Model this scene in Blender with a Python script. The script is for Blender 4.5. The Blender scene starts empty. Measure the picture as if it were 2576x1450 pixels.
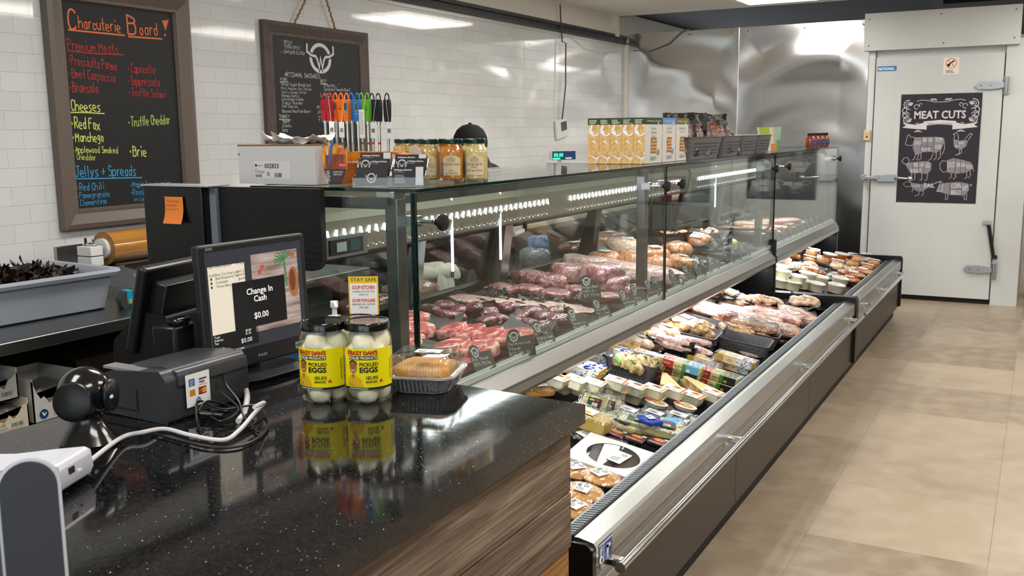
import bpy, bmesh, math, random
from mathutils import Vector, Matrix
D=bpy.data; SC=bpy.context.scene; COL=SC.collection
R=math.radians; PI=math.pi; RND=random.Random(7)
# ---------------------------------------------------------------- camera
CAMZ=1.4918; FPX=2429.9; YAW,PIT,ROL=.50223130,.16071370,-.011564548
def _cam():
    f=Vector((-math.sin(YAW)*math.cos(PIT),math.cos(YAW)*math.cos(PIT),-math.sin(PIT)))
    r=Vector((math.cos(YAW),math.sin(YAW),0)); u=r.cross(f)
    return r*math.cos(ROL)+u*math.sin(ROL), -r*math.sin(ROL)+u*math.cos(ROL), f
CR,CU,CF=_cam()
cam=D.cameras.new('camera'); cam.sensor_width=36; cam.lens=36*FPX/2576; cam.clip_start=.02; cam.clip_end=60
co=D.objects.new('camera',cam); COL.objects.link(co)
m=Matrix((CR,CU,-CF)).transposed().to_4x4(); m.translation=Vector((0,0,CAMZ)); co.matrix_world=m
SC.camera=co
cam.dof.use_dof=True; cam.dof.focus_distance=2.9; cam.dof.aperture_fstop=14
def at(px,py,ax,v):
    """the point of the plane ax = v that lies under a pixel of the photograph"""
    d=CF+CR*((px-1288)/FPX)-CU*((py-725)/FPX); i='xyz'.index(ax); o=Vector((0,0,CAMZ))
    return o+d*((v-o[i])/d[i])
# ---------------------------------------------------------------- world, exposure
w=D.worlds.new('world'); SC.world=w; w.use_nodes=True
w.node_tree.nodes['Background'].inputs[0].default_value=(.86,.93,1,1)
w.node_tree.nodes['Background'].inputs[1].default_value=2.6
SC.view_settings.view_transform='Standard'; SC.view_settings.look='None'; SC.view_settings.gamma=1
SC.view_settings.use_curve_mapping=False; SC.view_settings.exposure=-.09
cy=SC.cycles; cy.use_denoising=True; cy.use_adaptive_sampling=True; cy.adaptive_threshold=.018; cy.max_bounces=9; cy.diffuse_bounces=4; cy.glossy_bounces=5
cy.transparent_max_bounces=24; cy.transmission_bounces=6; cy.caustics_reflective=False; cy.caustics_refractive=False
cy.sample_clamp_indirect=6
def area(name,loc,sx,sy,e,col=(1,1,1),rot=(0,0,0)):
    l=D.lights.new(name,'AREA'); l.shape='RECTANGLE'; l.size=sx; l.size_y=sy; l.energy=e; l.color=col
    o=D.objects.new(name,l); COL.objects.link(o); o.location=loc; o.rotation_euler=rot
    return o
# ceiling troffers: (x, y) of each panel centre; light leaves just under each diffuser
CEIL=2.556
LIGHTS=[(-2.0,7.8),(-2.0,5.2),(-2.0,2.7),(.2,7.75),(.2,5.2),(.2,2.6),(.2,.2),(-2.0,.2),(2.4,5.2),(2.4,2.6),(2.4,7.8),(.8,10.6)]
for x,y in LIGHTS:
    area('ceiling_light_glow',(x,y,CEIL-.036),.56,1.14,16.5 if (x,y)!=(.2,7.75) else 10,(1,.985,.968))
# strips of light inside the refrigerated cases
for y0,y1 in ((2.2,3.98),(4.12,5.95),(6.08,8.0)):
    area('case_light_glow',(-1.62,(y0+y1)/2,1.292),.10,y1-y0,7.0*(y1-y0)/1.8,(.93,.97,1))
    area('bin_light_glow',(-1.507,(y0+y1)/2,.630),.02,y1-y0,4.0*(y1-y0)/1.8,(.97,.98,1),(0,R(-12),0))
# ---------------------------------------------------------------- materials
def C(h):
    r=[int(h[i:i+2],16)/255 for i in (0,2,4)]
    return tuple(((c+.055)/1.055)**2.4 if c>.04045 else c/12.92 for c in r)+(1,)
MATS={}
def pm(name,col,rough=.5,metal=0,spec=.5,coat=0,emit=0,noise=None,bump=None,alpha=1,sss=0,coatr=.05,trans=0,ior=1.45):
    """noise=(scale, second colour, low, high, stretch) bump=(scale, strength, distance)"""
    if name in MATS: return MATS[name]
    m=D.materials.new(name); m.use_nodes=True; nt=m.node_tree; b=nt.nodes['Principled BSDF']; I=b.inputs
    c=C(col) if isinstance(col,str) else tuple(col)+(1,)
    I['Base Color'].default_value=c; I['Roughness'].default_value=rough; I['Metallic'].default_value=metal
    I['Specular IOR Level'].default_value=spec; I['Coat Weight'].default_value=coat; I['Coat Roughness'].default_value=coatr
    I['Alpha'].default_value=alpha; I['Transmission Weight'].default_value=trans; I['IOR'].default_value=ior
    if sss: I['Subsurface Weight'].default_value=sss; I['Subsurface Radius'].default_value=(.01,.004,.003); I['Subsurface Scale'].default_value=.5
    if emit: I['Emission Color'].default_value=c; I['Emission Strength'].default_value=emit
    L=nt.links.new
    if noise or bump: tc=nt.nodes.new('ShaderNodeTexCoord')
    if noise:
        n=nt.nodes.new('ShaderNodeTexNoise'); n.inputs['Scale'].default_value=noise[0]; n.inputs['Detail'].default_value=6
        mp=nt.nodes.new('ShaderNodeMapping'); mp.inputs['Scale'].default_value=noise[4] if len(noise)>4 else (1,1,1)
        L(tc.outputs['Object'],mp.inputs[0]); L(mp.outputs[0],n.inputs[0])
        r=nt.nodes.new('ShaderNodeValToRGB'); r.color_ramp.elements[0].position=noise[2]; r.color_ramp.elements[1].position=noise[3]
        r.color_ramp.elements[0].color=c; r.color_ramp.elements[1].color=C(noise[1])
        L(n.outputs[0],r.inputs[0]); L(r.outputs[0],I['Base Color'])
        if emit: L(r.outputs[0],I['Emission Color'])
    if bump:
        n2=nt.nodes.new('ShaderNodeTexNoise'); n2.inputs['Scale'].default_value=bump[0]; n2.inputs['Detail'].default_value=3
        if len(bump)>3:
            mp2=nt.nodes.new('ShaderNodeMapping'); mp2.inputs['Scale'].default_value=bump[3]; L(tc.outputs['Object'],mp2.inputs[0]); L(mp2.outputs[0],n2.inputs[0])
        else: L(tc.outputs['Object'],n2.inputs[0])
        bp=nt.nodes.new('ShaderNodeBump'); bp.inputs['Strength'].default_value=bump[1]; bp.inputs['Distance'].default_value=bump[2]
        L(n2.outputs[0],bp.inputs['Height']); L(bp.outputs[0],I['Normal']); 
        if coat: L(bp.outputs[0],I['Coat Normal'])
    MATS[name]=m; return m
def glass(name,tint=(.93,.97,.95),bump=None,boost=1.0,base=.0,rough=.0):
    """clear sheet: what is behind shows through, the surface reflects by its angle"""
    if name in MATS: return MATS[name]
    m=D.materials.new(name); m.use_nodes=True; nt=m.node_tree; nt.nodes.clear(); N=nt.nodes.new; L=nt.links.new
    o=N('ShaderNodeOutputMaterial'); t=N('ShaderNodeBsdfTransparent'); g=N('ShaderNodeBsdfGlossy'); x=N('ShaderNodeMixShader'); f=N('ShaderNodeFresnel')
    t.inputs[0].default_value=tuple(tint)+(1,); g.inputs['Roughness'].default_value=rough; g.inputs[0].default_value=(1,1,1,1); f.inputs[0].default_value=1.5
    ge=N('ShaderNodeNewGeometry'); io=N('ShaderNodeMapRange'); io.inputs[3].default_value=1.5; io.inputs[4].default_value=1/1.5; L(ge.outputs['Backfacing'],io.inputs[0]); L(io.outputs[0],f.inputs[0])
    ma=N('ShaderNodeMath'); ma.operation='MULTIPLY_ADD'; ma.inputs[1].default_value=boost; ma.inputs[2].default_value=base; ma.use_clamp=True
    L(f.outputs[0],ma.inputs[0]); L(ma.outputs[0],x.inputs[0]); L(t.outputs[0],x.inputs[1]); L(g.outputs[0],x.inputs[2]); L(x.outputs[0],o.inputs[0])
    if bump:
        tc=N('ShaderNodeTexCoord'); n=N('ShaderNodeTexNoise'); n.inputs['Scale'].default_value=bump[0]; bp=N('ShaderNodeBump')
        bp.inputs['Strength'].default_value=bump[1]; bp.inputs['Distance'].default_value=bump[2]
        L(tc.outputs['Object'],n.inputs[0]); L(n.outputs[0],bp.inputs['Height']); L(bp.outputs[0],g.inputs['Normal']); L(bp.outputs[0],f.inputs['Normal'])
    MATS[name]=m; return m
WHITE=pm('white_paper','F2F2F0',.5); BLACK=pm('black_plastic','0B0B0D',.35); INK=pm('black_ink','1A1A1A',.6)
STEEL=pm('brushed_steel','B4B5B3',.3,1,bump=(60,.06,.002,(1,.04,1)))
STEELD=pm('dark_steel','77787A',.34,1,bump=(60,.06,.002,(1,.04,1)))
CHROME=pm('polished_steel','D8D8D8',.12,1)
GLASS=glass('clear_glass',boost=.8); GEDGE=pm('glass_edge','0C2420',.08,spec=.8)
ACRY=glass('clear_acrylic',(.95,.96,.96),boost=1.0,base=.01); FILM=glass('clear_film',(.98,.98,.98),(45,.55,.008),1.1,.01,.1)
FILMW=glass('milky_film',(.88,.88,.87),(36,.6,.01),1.2,.05,.18)
BFILM=pm('black_vacuum_film','070708',.3,coat=.25,bump=(45,.8,.01))
BPANEL=pm('black_panel','0A0A0B',.3,spec=.45)
GREYP=pm('grey_basket_plastic','656466',.45)
# ---------------------------------------------------------------- mesh builder
FONT={}
def glyphs(s,off=0):
    key=(s,off)
    if key not in FONT:
        c=D.curves.new('t','FONT'); c.body=s; c.offset=off; c.resolution_u=2; o=D.objects.new('t',c); me=o.to_mesh()
        FONT[key]=([v.co.xy.copy() for v in me.vertices],[tuple(p.vertices) for p in me.polygons]); o.to_mesh_clear(); D.objects.remove(o); D.curves.remove(c)
    return FONT[key]
HF={'A':'023962,1455','B':'0209,0948574606,4655534202','C':'5849291714224253','D':'0209395754320 2'.replace(' ',''),'E':'59090252,0646','F':'590902,0646','G':'58492917142242545535','H':'0209,5952,0656','I':'1959,3932,1252','J':'2969,4943321204','K':'0209,5905,1652','L':'090252','M':'0209346962','N':'02095259','O':'291714224254574929','P':'0209,0949575605','Q':'291714224254574929,3451','R':'0209,0949575605,2552','S':'5849291726465553422213','T':'0969,3932','U':'090422425459','V':'093259','W':'0912365259','X':'0952,5902','Y':'093559,3532','Z':'09590252',
'a':'562614224253,5652','b':'0902,05264654422203','c':'552614224253','d':'5952,552614224253','e':'145455361604132252','f':'493832,1646','g':'562614234354,56513010','h':'0902,0426465452','i':'3632,3839','j':'463120,4849','k':'0902,4604,2442','l':'2922','m':'0602,04263432,34566462','n':'0602,0426465452','o':'26142242544626','p':'0600,05264654422203','q':'5650,552614224253','r':'1612,142646','s':'562615534212','t':'29233242,1646','u':'0603223253,5652','v':'063256','w':'0612355256','x':'0652,5602','y':'0632,5610','z':'06560252',
'0':'291714224254574929','1':'173932,2242','2':'182949570252','3':'182949573655422203','4':'42490454','5':'59090646544212','6':'492704224254461605','7':'095932','8':'36574929173614224254'+'36','9':'56361729495742','$':'5849291726465553422213,3931','/':'0159','.':'2232','!':'3935,3332','*':'2858,3749,3947','+':'3733,1555',',':'3220',"'":'3937','-':'1545',':':'2232,2535','\u2022':'2535,3425'}
NARROW={'i':4.4,'l':4.2,'I':6.2,'t':5.6,'f':5.4,'j':5.2,'r':5.4,' ':3.6,'.':3.6,',':3.6,"'":3.4,'!':4.6,':':4,'m':7.6,'M':8,'W':7.2,'w':7,'1':5.6}
class MB:
    def __init__(s): s.v=[]; s.f=[]; s.mi=[]; s.sm=[]; s.mats=[]; s.M=Matrix.Identity(4)
    def mat(s,m):
        if m not in s.mats: s.mats.append(m)
        return s.mats.index(m)
    def add(s,vs,fs,m,smooth=False):
        o=len(s.v); s.v+=[s.M@Vector(v) for v in vs]; s.f+=[tuple(i+o for i in f) for f in fs]; k=s.mat(m)
        s.mi+=[k]*len(fs); s.sm+=[smooth]*len(fs); return s
    def box(s,c,d,m,rz=0,rot=None):
        x,y,z=[i/2 for i in d]; T=Matrix.Translation(c)@(rot.to_4x4() if rot else Matrix.Rotation(rz,4,'Z'))
        vs=[T@Vector((a*x,b*y,e*z)) for e in (-1,1) for a,b in ((-1,-1),(1,-1),(1,1),(-1,1))]
        return s.add(vs,[(3,2,1,0),(4,5,6,7),(0,1,5,4),(1,2,6,5),(2,3,7,6),(3,0,4,7)],m)
    def b2(s,x0,x1,y0,y1,z0,z1,m): return s.box(((x0+x1)/2,(y0+y1)/2,(z0+z1)/2),(x1-x0,y1-y0,z1-z0),m)
    def rbox(s,c,d,r,m,n=4,rot=None,taper=1):
        """box with rounded vertical corners and chamfered rims"""
        x,y,z=d[0]/2,d[1]/2,d[2]/2; h=min(r*.4,z*.9); ring=[]
        for zz,i,t in ((-z,h,taper),(-z+h,0,taper),(z-h,0,1),(z,h,1)):
            L=[]
            for k,(a,b) in enumerate(((1,1),(-1,1),(-1,-1),(1,-1))):
                for j in range(n+1):
                    an=PI/2*k+PI/2*j/n; rr=r-i if r>i else .0001
                    L.append(((a*(x-r)+rr*math.cos(an))*t,(b*(y-r)+rr*math.sin(an))*t,zz))
            ring.append(L)
        N=len(ring[0]); T=Matrix.Translation(c)@(rot.to_4x4() if rot else Matrix.Identity(4))
        vs=[T@Vector(p) for L in ring for p in L]; fs=[tuple(reversed(range(N))),tuple(range(3*N,4*N))]
        for q in range(3):
            for j in range(N): fs.append((q*N+j,q*N+(j+1)%N,(q+1)*N+(j+1)%N,(q+1)*N+j))
        return s.add(vs,fs,m,True)
    def cyl(s,p0,p1,r0,m,r1=None,n=20,caps=True):
        p0,p1=Vector(p0),Vector(p1); r1=r0 if r1 is None else r1; d=(p1-p0).normalized()
        a=d.orthogonal().normalized(); b=d.cross(a); vs=[]
        for p,r in ((p0,r0),(p1,r1)): vs+=[p+(a*math.cos(2*PI*i/n)+b*math.sin(2*PI*i/n))*r for i in range(n)]
        fs=[(i,(i+1)%n,n+(i+1)%n,n+i) for i in range(n)]
        if caps: fs+=[tuple(reversed(range(n))),tuple(range(n,2*n))]
        return s.add(vs,fs,m,True)
    def lathe(s,pr,m,c=(0,0,0),n=32,sy=1):
        vs=[(c[0]+r*math.cos(2*PI*i/n),c[1]+sy*r*math.sin(2*PI*i/n),c[2]+z) for r,z in pr for i in range(n)]
        fs=[(k*n+i,k*n+(i+1)%n,(k+1)*n+(i+1)%n,(k+1)*n+i) for k in range(len(pr)-1) for i in range(n)]
        return s.add(vs,fs,m,True)
    def tube(s,pts,r,m,n=10):
        P=[Vector(p) for p in pts]; vs=[]; a=None; rr=r if hasattr(r,'__len__') else [r]*len(P)
        for k,p in enumerate(P):
            d=(P[min(k+1,len(P)-1)]-P[max(k-1,0)]).normalized()
            a=(d.orthogonal() if a is None else a-d*a.dot(d)).normalized(); b=d.cross(a)
            vs+=[p+(a*math.cos(2*PI*i/n)+b*math.sin(2*PI*i/n))*rr[k] for i in range(n)]
        fs=[(k*n+i,k*n+(i+1)%n,(k+1)*n+(i+1)%n,(k+1)*n+i) for k in range(len(P)-1) for i in range(n)]
        fs+=[tuple(reversed(range(n))),tuple(range(len(vs)-n,len(vs)))]
        return s.add(vs,fs,m,True)
    def prism(s,poly,z0,z1,m,ax='z',smooth=False):
        """polygon extruded along an axis: 'z' (x,y), 'y' (x,z), 'x' (y,z)"""
        n=len(poly); f={'z':lambda a,b,c:(a,b,c),'y':lambda a,b,c:(a,c,b),'x':lambda a,b,c:(c,a,b)}[ax]
        vs=[f(a,b,z0) for a,b in poly]+[f(a,b,z1) for a,b in poly]
        s.add(vs,[tuple(range(n)),tuple(range(n,2*n))],m)
        return s.add(vs,[(i,(i+1)%n,n+(i+1)%n,n+i) for i in range(n)],m,smooth)
    def grid(s,fn,nu,nv,m,smooth=True):
        vs=[fn(i/nu,j/nv) for j in range(nv+1) for i in range(nu+1)]
        return s.add(vs,[(j*(nu+1)+i,j*(nu+1)+i+1,(j+1)*(nu+1)+i+1,(j+1)*(nu+1)+i) for j in range(nv) for i in range(nu)],m,smooth)
    def blob(s,d,m,e=.6,nz=.0,seed=0,n=22,q=12,flat=True,c=(0,0,0),fr=3.0):
        """rounded block (superellipsoid) standing on z=0 with lumpy skin"""
        rg=random.Random(seed); ph=[rg.uniform(0,6.3) for _ in range(9)]; vs=[]
        pw=lambda t,k:math.copysign(abs(t)**k,t)
        for j in range(q+1):
            v=-PI/2+PI*j/q
            for i in range(n):
                u=2*PI*i/n; x=pw(math.cos(v),e)*pw(math.cos(u),e); y=pw(math.cos(v),e)*pw(math.sin(u),e); z=pw(math.sin(v),e)
                k=1+nz*(math.sin(fr*x+ph[0]+fr*y*.7)+math.sin(fr*1.3*y+ph[1]-z*2)+.6*math.sin(fr*2.1*x+ph[2])*math.cos(fr*1.9*y+ph[3]))
                zz=z*k*.5+.5
                vs.append((c[0]+x*k*d[0]/2,c[1]+y*k*d[1]/2,c[2]+max(0,zz)*d[2]))
        return s.add(vs,[(j*n+i,j*n+(i+1)%n,(j+1)*n+(i+1)%n,(j+1)*n+i) for j in range(q) for i in range(n)],m,True)
    def sheet(s,w,h,m,nz=.004,seed=0,n=12,c=(0,0,0),corner=0,th=.0015):
        """crinkled sheet with a real thickness"""
        rg=random.Random(seed); ph=[rg.uniform(0,6.3) for _ in range(6)]
        cr=[rg.uniform(.2,1)*corner for _ in range(4)]
        def z(a,b):
            q=nz*(math.sin(9*a+ph[0])*math.cos(7*b+ph[1])+.6*math.sin(17*a+13*b+ph[2])+.4*math.sin(23*b-11*a+ph[3]))
            for k,(ca,cb) in enumerate(((0,0),(1,0),(1,1),(0,1))):
                q+=cr[k]*max(0,1-math.hypot(a-ca,b-cb)/.45)**2
            return q
        off=nz*2
        f=lambda a,b,t=0:(c[0]+(a-.5)*w,c[1]+(b-.5)*h,c[2]+off+z(a,b)+t)
        s.grid(lambda a,b:f(a,b,th),n,n,m); s.grid(lambda a,b:f(b,a),n,n,m)
        for e in ((0,0,1,0),(1,0,1,1),(1,1,0,1),(0,1,0,0)):
            pp=[(e[0]+(e[2]-e[0])*k/n,e[1]+(e[3]-e[1])*k/n) for k in range(n+1)]
            s.add([f(a,b) for a,b in pp]+[f(a,b,th) for a,b in pp],[(k,k+1,n+2+k,n+1+k) for k in range(n)],m)
        return s
    # --- print: everything below draws in the plane of frame F (x right, y up, z out)
    def rect(s,F,x,y,w,h,m,z=.0003):
        return s.add([F@Vector((x+a*w,y+b*h,z)) for a,b in ((0,0),(1,0),(1,1),(0,1))],[(0,1,2,3)],m)
    def poly(s,F,pts,m,z=.0003): return s.add([F@Vector((x,y,z)) for x,y in pts],[tuple(range(len(pts)))],m)
    def disc(s,F,x,y,r,m,z=.0003,n=20,ry=None,r0=None):
        ry=ry or r; P=lambda q:[F@Vector((x+q*r*math.cos(2*PI*i/n),y+q*ry*math.sin(2*PI*i/n),z)) for i in range(n)]
        if r0 is None: return s.add(P(1),[tuple(range(n))],m)
        return s.add(P(1)+P(r0),[(i,(i+1)%n,n+(i+1)%n,n+i) for i in range(n)],m)
    def text(s,F,t,x,y,h,m,w=None,al='l',z=.0006,bold=0):
        """h = capital height; w squeezes the line to that width"""
        k=h/.69; V,Fc=glyphs(t,round(min(.045,bold*.5/k),3))
        if not V: return s
        x0=min(a.x for a in V); x1=max(a.x for a in V); kx=k if w is None else w/(x1-x0)
        W=(x1-x0)*kx; sx=x-(0 if al=='l' else W/2 if al=='c' else W)
        return s.add([F@Vector((sx+(a.x-x0)*kx,y+a.y*k,z)) for a in V],Fc,m)
    def stroke(s,F,P,wd,m,z=.0006):
        Q=[Vector(P[0])]
        for p in P[1:]:
            p=Vector(p)
            if (p-Q[-1]).length>wd*.05: Q.append(p)
        n=len(Q)
        if n<2: return s
        Q[0]=Q[0]+(Q[0]-Q[1]).normalized()*wd*.3; Q[-1]=Q[-1]+(Q[-1]-Q[-2]).normalized()*wd*.3; vs=[]
        for i in range(n):
            a=(Q[i]-Q[i-1]).normalized() if i else (Q[1]-Q[0]).normalized(); b=(Q[i+1]-Q[i]).normalized() if i<n-1 else a
            na,nb=Vector((-a.y,a.x)),Vector((-b.y,b.x)); t=na+nb
            if t.length<.35: t=na
            t.normalize(); k=wd/2/max(.45,t.dot(na)); zz=z+i*4e-6
            vs+=[F@Vector((*(Q[i]-t*k),zz)),F@Vector((*(Q[i]+t*k),zz))]
        return s.add(vs,[(2*i,2*i+2,2*i+3,2*i+1) for i in range(n-1)],m)
    def hand(s,F,t,x,y,h,m,wd=None,z=.0006,jit=.04,wk=1.0,rg=RND,rise=0):
        """hand lettering from single strokes; returns the end x"""
        k=h/7; wd=wd or h*.11
        for ch in t:
            g=HF.get(ch); adv=NARROW.get(ch,6.6)
            if g:
                a=rg.uniform(-jit,jit); j=rg.uniform(-jit,jit)*h; ca,sa=math.cos(a),math.sin(a)
                off=.8 if adv<5 else 0
                for si,st in enumerate(g.split(',')):
                    P=[Vector((int(st[i])-off,int(st[i+1])-2)) for i in range(0,len(st)-1,2)]
                    if len(P)>2:
                        Q=[P[0]]
                        for u,v in zip(P,P[1:]): Q+=[u*.75+v*.25,u*.25+v*.75]
                        P=Q+[P[-1]]
                    P=[(x+(p.x*ca-p.y*sa)*k*wk,y+j+(p.x*sa+p.y*ca)*k) for p in P]
                    s.stroke(F,P,wd,m,z+si*1.2e-4)
            x+=adv*k*wk; y+=rise*adv*k*wk
        return x
    def lines(s,F,x,y,w,n,dy,h,m,rg=RND,z=.0005):
        for i in range(n): s.rect(F,x,y-i*dy,w*rg.uniform(.6,1),h,m,z)
        return s
    def bars(s,F,x,y,w,h,m,z=.0005,rg=RND):
        q=x
        while q<x+w:
            b=rg.choice((.4,.7,1.1))*w/30; s.rect(F,q,y,min(b,x+w-q),h,m,z); q+=b+rg.choice((.4,.7,1))*w/30
        return s
    def logo(s,F,x,y,r,m,bg=None,z=.0008,ry=None):
        """round horned W badge"""
        ry=ry or r*1.12; s.disc(F,x,y,r,m,z,36,ry,r0=.76)
        if bg: s.disc(F,x,y,r*.76,bg,z,30,ry*.76)
        t=r*.14
        hr=[(-1.18,.62),(-1.2,.2),(-.85,.02),(-.45,-.02),(-.3,-.2),(-.14,-.68),(0,-.1),(.14,-.68),(.3,-.2),(.45,-.02),(.85,.02),(1.2,.2),(1.18,.62)]
        P=[(x+a*r,y+b*r+r*.12) for a,b in hr]
        if bg: s.stroke(F,P,t*2.1,bg,z+.0003)
        s.stroke(F,P,t*(1.0 if bg else 1.3),m,z+.0006)
        return s
    def slice_x(s,xs):
        """cut faces at x = each value so a flat print can be bent round a jar"""
        bm=bmesh.new(); V=[bm.verts.new(v) for v in s.v]; ly=bm.faces.layers.int.new('m')
        for f,m in zip(s.f,s.mi):
            try: q=bm.faces.new([V[i] for i in f]); q[ly]=m
            except ValueError: pass
        for x in xs: bmesh.ops.bisect_plane(bm,geom=bm.verts[:]+bm.edges[:]+bm.faces[:],plane_co=(x,0,0),plane_no=(1,0,0),dist=1e-7)
        bm.verts.index_update(); s.v=[v.co.copy() for v in bm.verts]; s.f=[tuple(v.index for v in f.verts) for f in bm.faces]; s.mi=[f[ly] for f in bm.faces]; s.sm=[False]*len(s.f); bm.free(); return s
    def obj(s,name,parent=None,bevel=0,loc=None,seg=2,angle=38,kind=None,label=None):
        me=D.meshes.new(name); me.from_pydata(s.v,[],s.f)
        for m in s.mats: me.materials.append(m)
        me.polygons.foreach_set('material_index',s.mi); me.polygons.foreach_set('use_smooth',[bool(a) or bool(bevel) for a in s.sm]); me.update()
        if any(s.sm) or bevel:
            bm=bmesh.new(); bm.from_mesh(me)
            for e in bm.edges:
                if len(e.link_faces)==2:
                    try:
                        if e.calc_face_angle(0)>R(angle): e.smooth=False
                    except ValueError: pass
            bm.to_mesh(me); bm.free()
        o=D.objects.new(name,me); COL.objects.link(o)
        if bevel:
            b=o.modifiers.new('b','BEVEL'); b.width=bevel; b.segments=seg; b.limit_method='ANGLE'; b.angle_limit=R(40)
            b.use_clamp_overlap=True
        if parent is not None: o.parent=parent
        if loc is not None: o.location=loc
        if kind: o['kind']=kind
        if label: o['label']=label
        return o
def tag(o,label,cat,group=None,kind=None):
    if label: o['label']=label
    if cat: o['category']=cat
    if group: o['group']=group
    if kind: o['kind']=kind
    return o
def thing(name,label,cat,loc=(0,0,0),rz=0,group=None,rx=0,ry=0):
    o=D.objects.new(name,None); o.empty_display_size=.05; COL.objects.link(o); o.location=loc; o.rotation_euler=(rx,ry,rz)
    return tag(o,label,cat,group)
def copytree(o,parent=None):
    c=o.copy(); COL.objects.link(c); c.parent=parent
    if parent is not None: c.matrix_parent_inverse=o.matrix_parent_inverse.copy()
    for ch in list(o.children): copytree(ch,c)
    return c
def place(proto,loc,rz=0,label=None,group=None,rx=0,ry=0,sc=None):
    """first call uses the prototype itself, later calls its copies"""
    if proto.get('_used'): o=copytree(proto)
    else: o=proto
    proto['_used']=1; o['_used']=1
    o.location=loc; o.rotation_euler=(rx,ry,rz)
    if sc: o.scale=(sc,sc,sc) if not hasattr(sc,'__len__') else sc
    if label: o['label']=label
    if group: o['group']=group
    return o
def FR(o,x=(1,0,0),y=(0,0,1)):
    """frame with origin o, x axis x, y axis y"""
    x=Vector(x).normalized(); y=Vector(y).normalized(); z=x.cross(y)
    M=Matrix((x,y,z)).transposed().to_4x4(); M.translation=Vector(o); return M
TOPF=Matrix.Identity(4)
# ================================================================ room materials
def brickmat(name,bw,bh,mort,c1,c2,cm,axes,org,offset=.5,rough=.1,bumpd=.0015,mix=None,coat=0):
    m=D.materials.new(name); m.use_nodes=True; nt=m.node_tree; b=nt.nodes['Principled BSDF']; N=nt.nodes.new; L=nt.links.new
    tc=N('ShaderNodeTexCoord'); sp=N('ShaderNodeSeparateXYZ'); cb=N('ShaderNodeCombineXYZ'); L(tc.outputs['Object'],sp.inputs[0])
    L(sp.outputs[axes[0]],cb.inputs[0]); L(sp.outputs[axes[1]],cb.inputs[1])
    mp=N('ShaderNodeMapping'); mp.inputs['Location'].default_value=(-org[0],-org[1],0); L(cb.outputs[0],mp.inputs[0])
    k=N('ShaderNodeTexBrick'); k.offset=offset; k.squash=1; k.inputs['Scale'].default_value=1
    k.inputs['Brick Width'].default_value=bw; k.inputs['Row Height'].default_value=bh; k.inputs['Mortar Size'].default_value=mort
    k.inputs['Mortar Smooth'].default_value=.3; k.inputs['Bias'].default_value=0
    k.inputs['Color1'].default_value=C(c1); k.inputs['Color2'].default_value=C(c2); k.inputs['Mortar'].default_value=C(cm)
    L(mp.outputs[0],k.inputs[0]); out=k.outputs['Color']
    if mix:
        for sc,col,fac in mix:
            n=N('ShaderNodeTexNoise'); n.inputs['Scale'].default_value=sc; n.inputs['Detail'].default_value=7; L(tc.outputs['Object'],n.inputs[0])
            r=N('ShaderNodeMapRange'); r.inputs[1].default_value=.42; r.inputs[2].default_value=.68; r.inputs[4].default_value=fac; L(n.outputs[0],r.inputs[0])
            x=N('ShaderNodeMix'); x.data_type='RGBA'; x.inputs[7].default_value=C(col); L(r.outputs[0],x.inputs[0]); L(out,x.inputs[6]); out=x.outputs[2]
    L(out,b.inputs['Base Color']); b.inputs['Roughness'].default_value=rough; b.inputs['Coat Weight'].default_value=coat
    bp=N('ShaderNodeBump'); bp.invert=True; bp.inputs['Strength'].default_value=.7; bp.inputs['Distance'].default_value=bumpd; L(k.outputs['Fac'],bp.inputs['Height'])
    n=N('ShaderNodeTexNoise'); n.inputs['Scale'].default_value=7; L(tc.outputs['Object'],n.inputs[0])
    b2=N('ShaderNodeBump'); b2.inputs['Strength'].default_value=.05; b2.inputs['Distance'].default_value=.004; L(n.outputs[0],b2.inputs['Height']); L(bp.outputs[0],b2.inputs['Normal'])
    L(b2.outputs[0],b.inputs['Normal']); return m
WX=-3.65; FY=9.0
zr=at(545,247,'x',WX); yr=at(545,270,'x',WX).y
TILE=brickmat('white_subway_tile',.1524,.0762,.0013,'E0E2E2','D9DBDB','CBCAC6',(1,2),(yr,zr.z),.5,.045)
FLOORM=brickmat('vinyl_floor_tile',.61,.61,.0016,'AB9B84','83735E','7D705F',(0,1),(-.6886,4.114),0,.33,.0006,[(2.2,'8C7D69',.55),(9,'BBAE9B',.35)])
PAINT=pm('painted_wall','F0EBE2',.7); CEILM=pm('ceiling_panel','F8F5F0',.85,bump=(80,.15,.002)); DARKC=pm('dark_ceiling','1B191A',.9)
WHITEP=pm('white_panel','D0D4D4',.42,noise=(1.3,'C6C9C8',.45,.7)); WHITEM=pm('white_metal','DCDEDE',.35)
def struct(name,mb,**k): return mb.obj(name,kind='structure',**k)
b=MB(); b.b2(-3.8,6,-4,14,-.1,0,FLOORM); struct('floor',b)
b=MB(); b.b2(WX-.12,WX,-3.2,FY,0,2.31,TILE); struct('wall_left',b)
b=MB(); b.b2(WX-.12,WX-.005,-3.2,FY+2.4,2.31,CEIL+.05,PAINT); b.b2(WX-.005,WX+.05,FY-.35,FY-.28,2.36,CEIL,PAINT); struct('wall_left_upper',b)
b=MB()
yf=-3.2
b.b2(WX,WX+.035,yf,FY-.02,2.36,2.385,pm('black_rail','17171A',.45,noise=(30,'2A2A2C',.4,.7))); b.b2(WX,WX+.012,yf,FY-.02,2.31,2.385,MATS['black_rail']); b.b2(WX,WX+.045,yf,FY-.02,2.31,2.322,MATS['black_rail'])
struct('trim_1',b)
b=MB(); b.b2(WX,WX+.008,yf,FY-.02,2.285,2.31,pm('tile_cap','DAD9D5',.15)); struct('trim_2',b)
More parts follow.
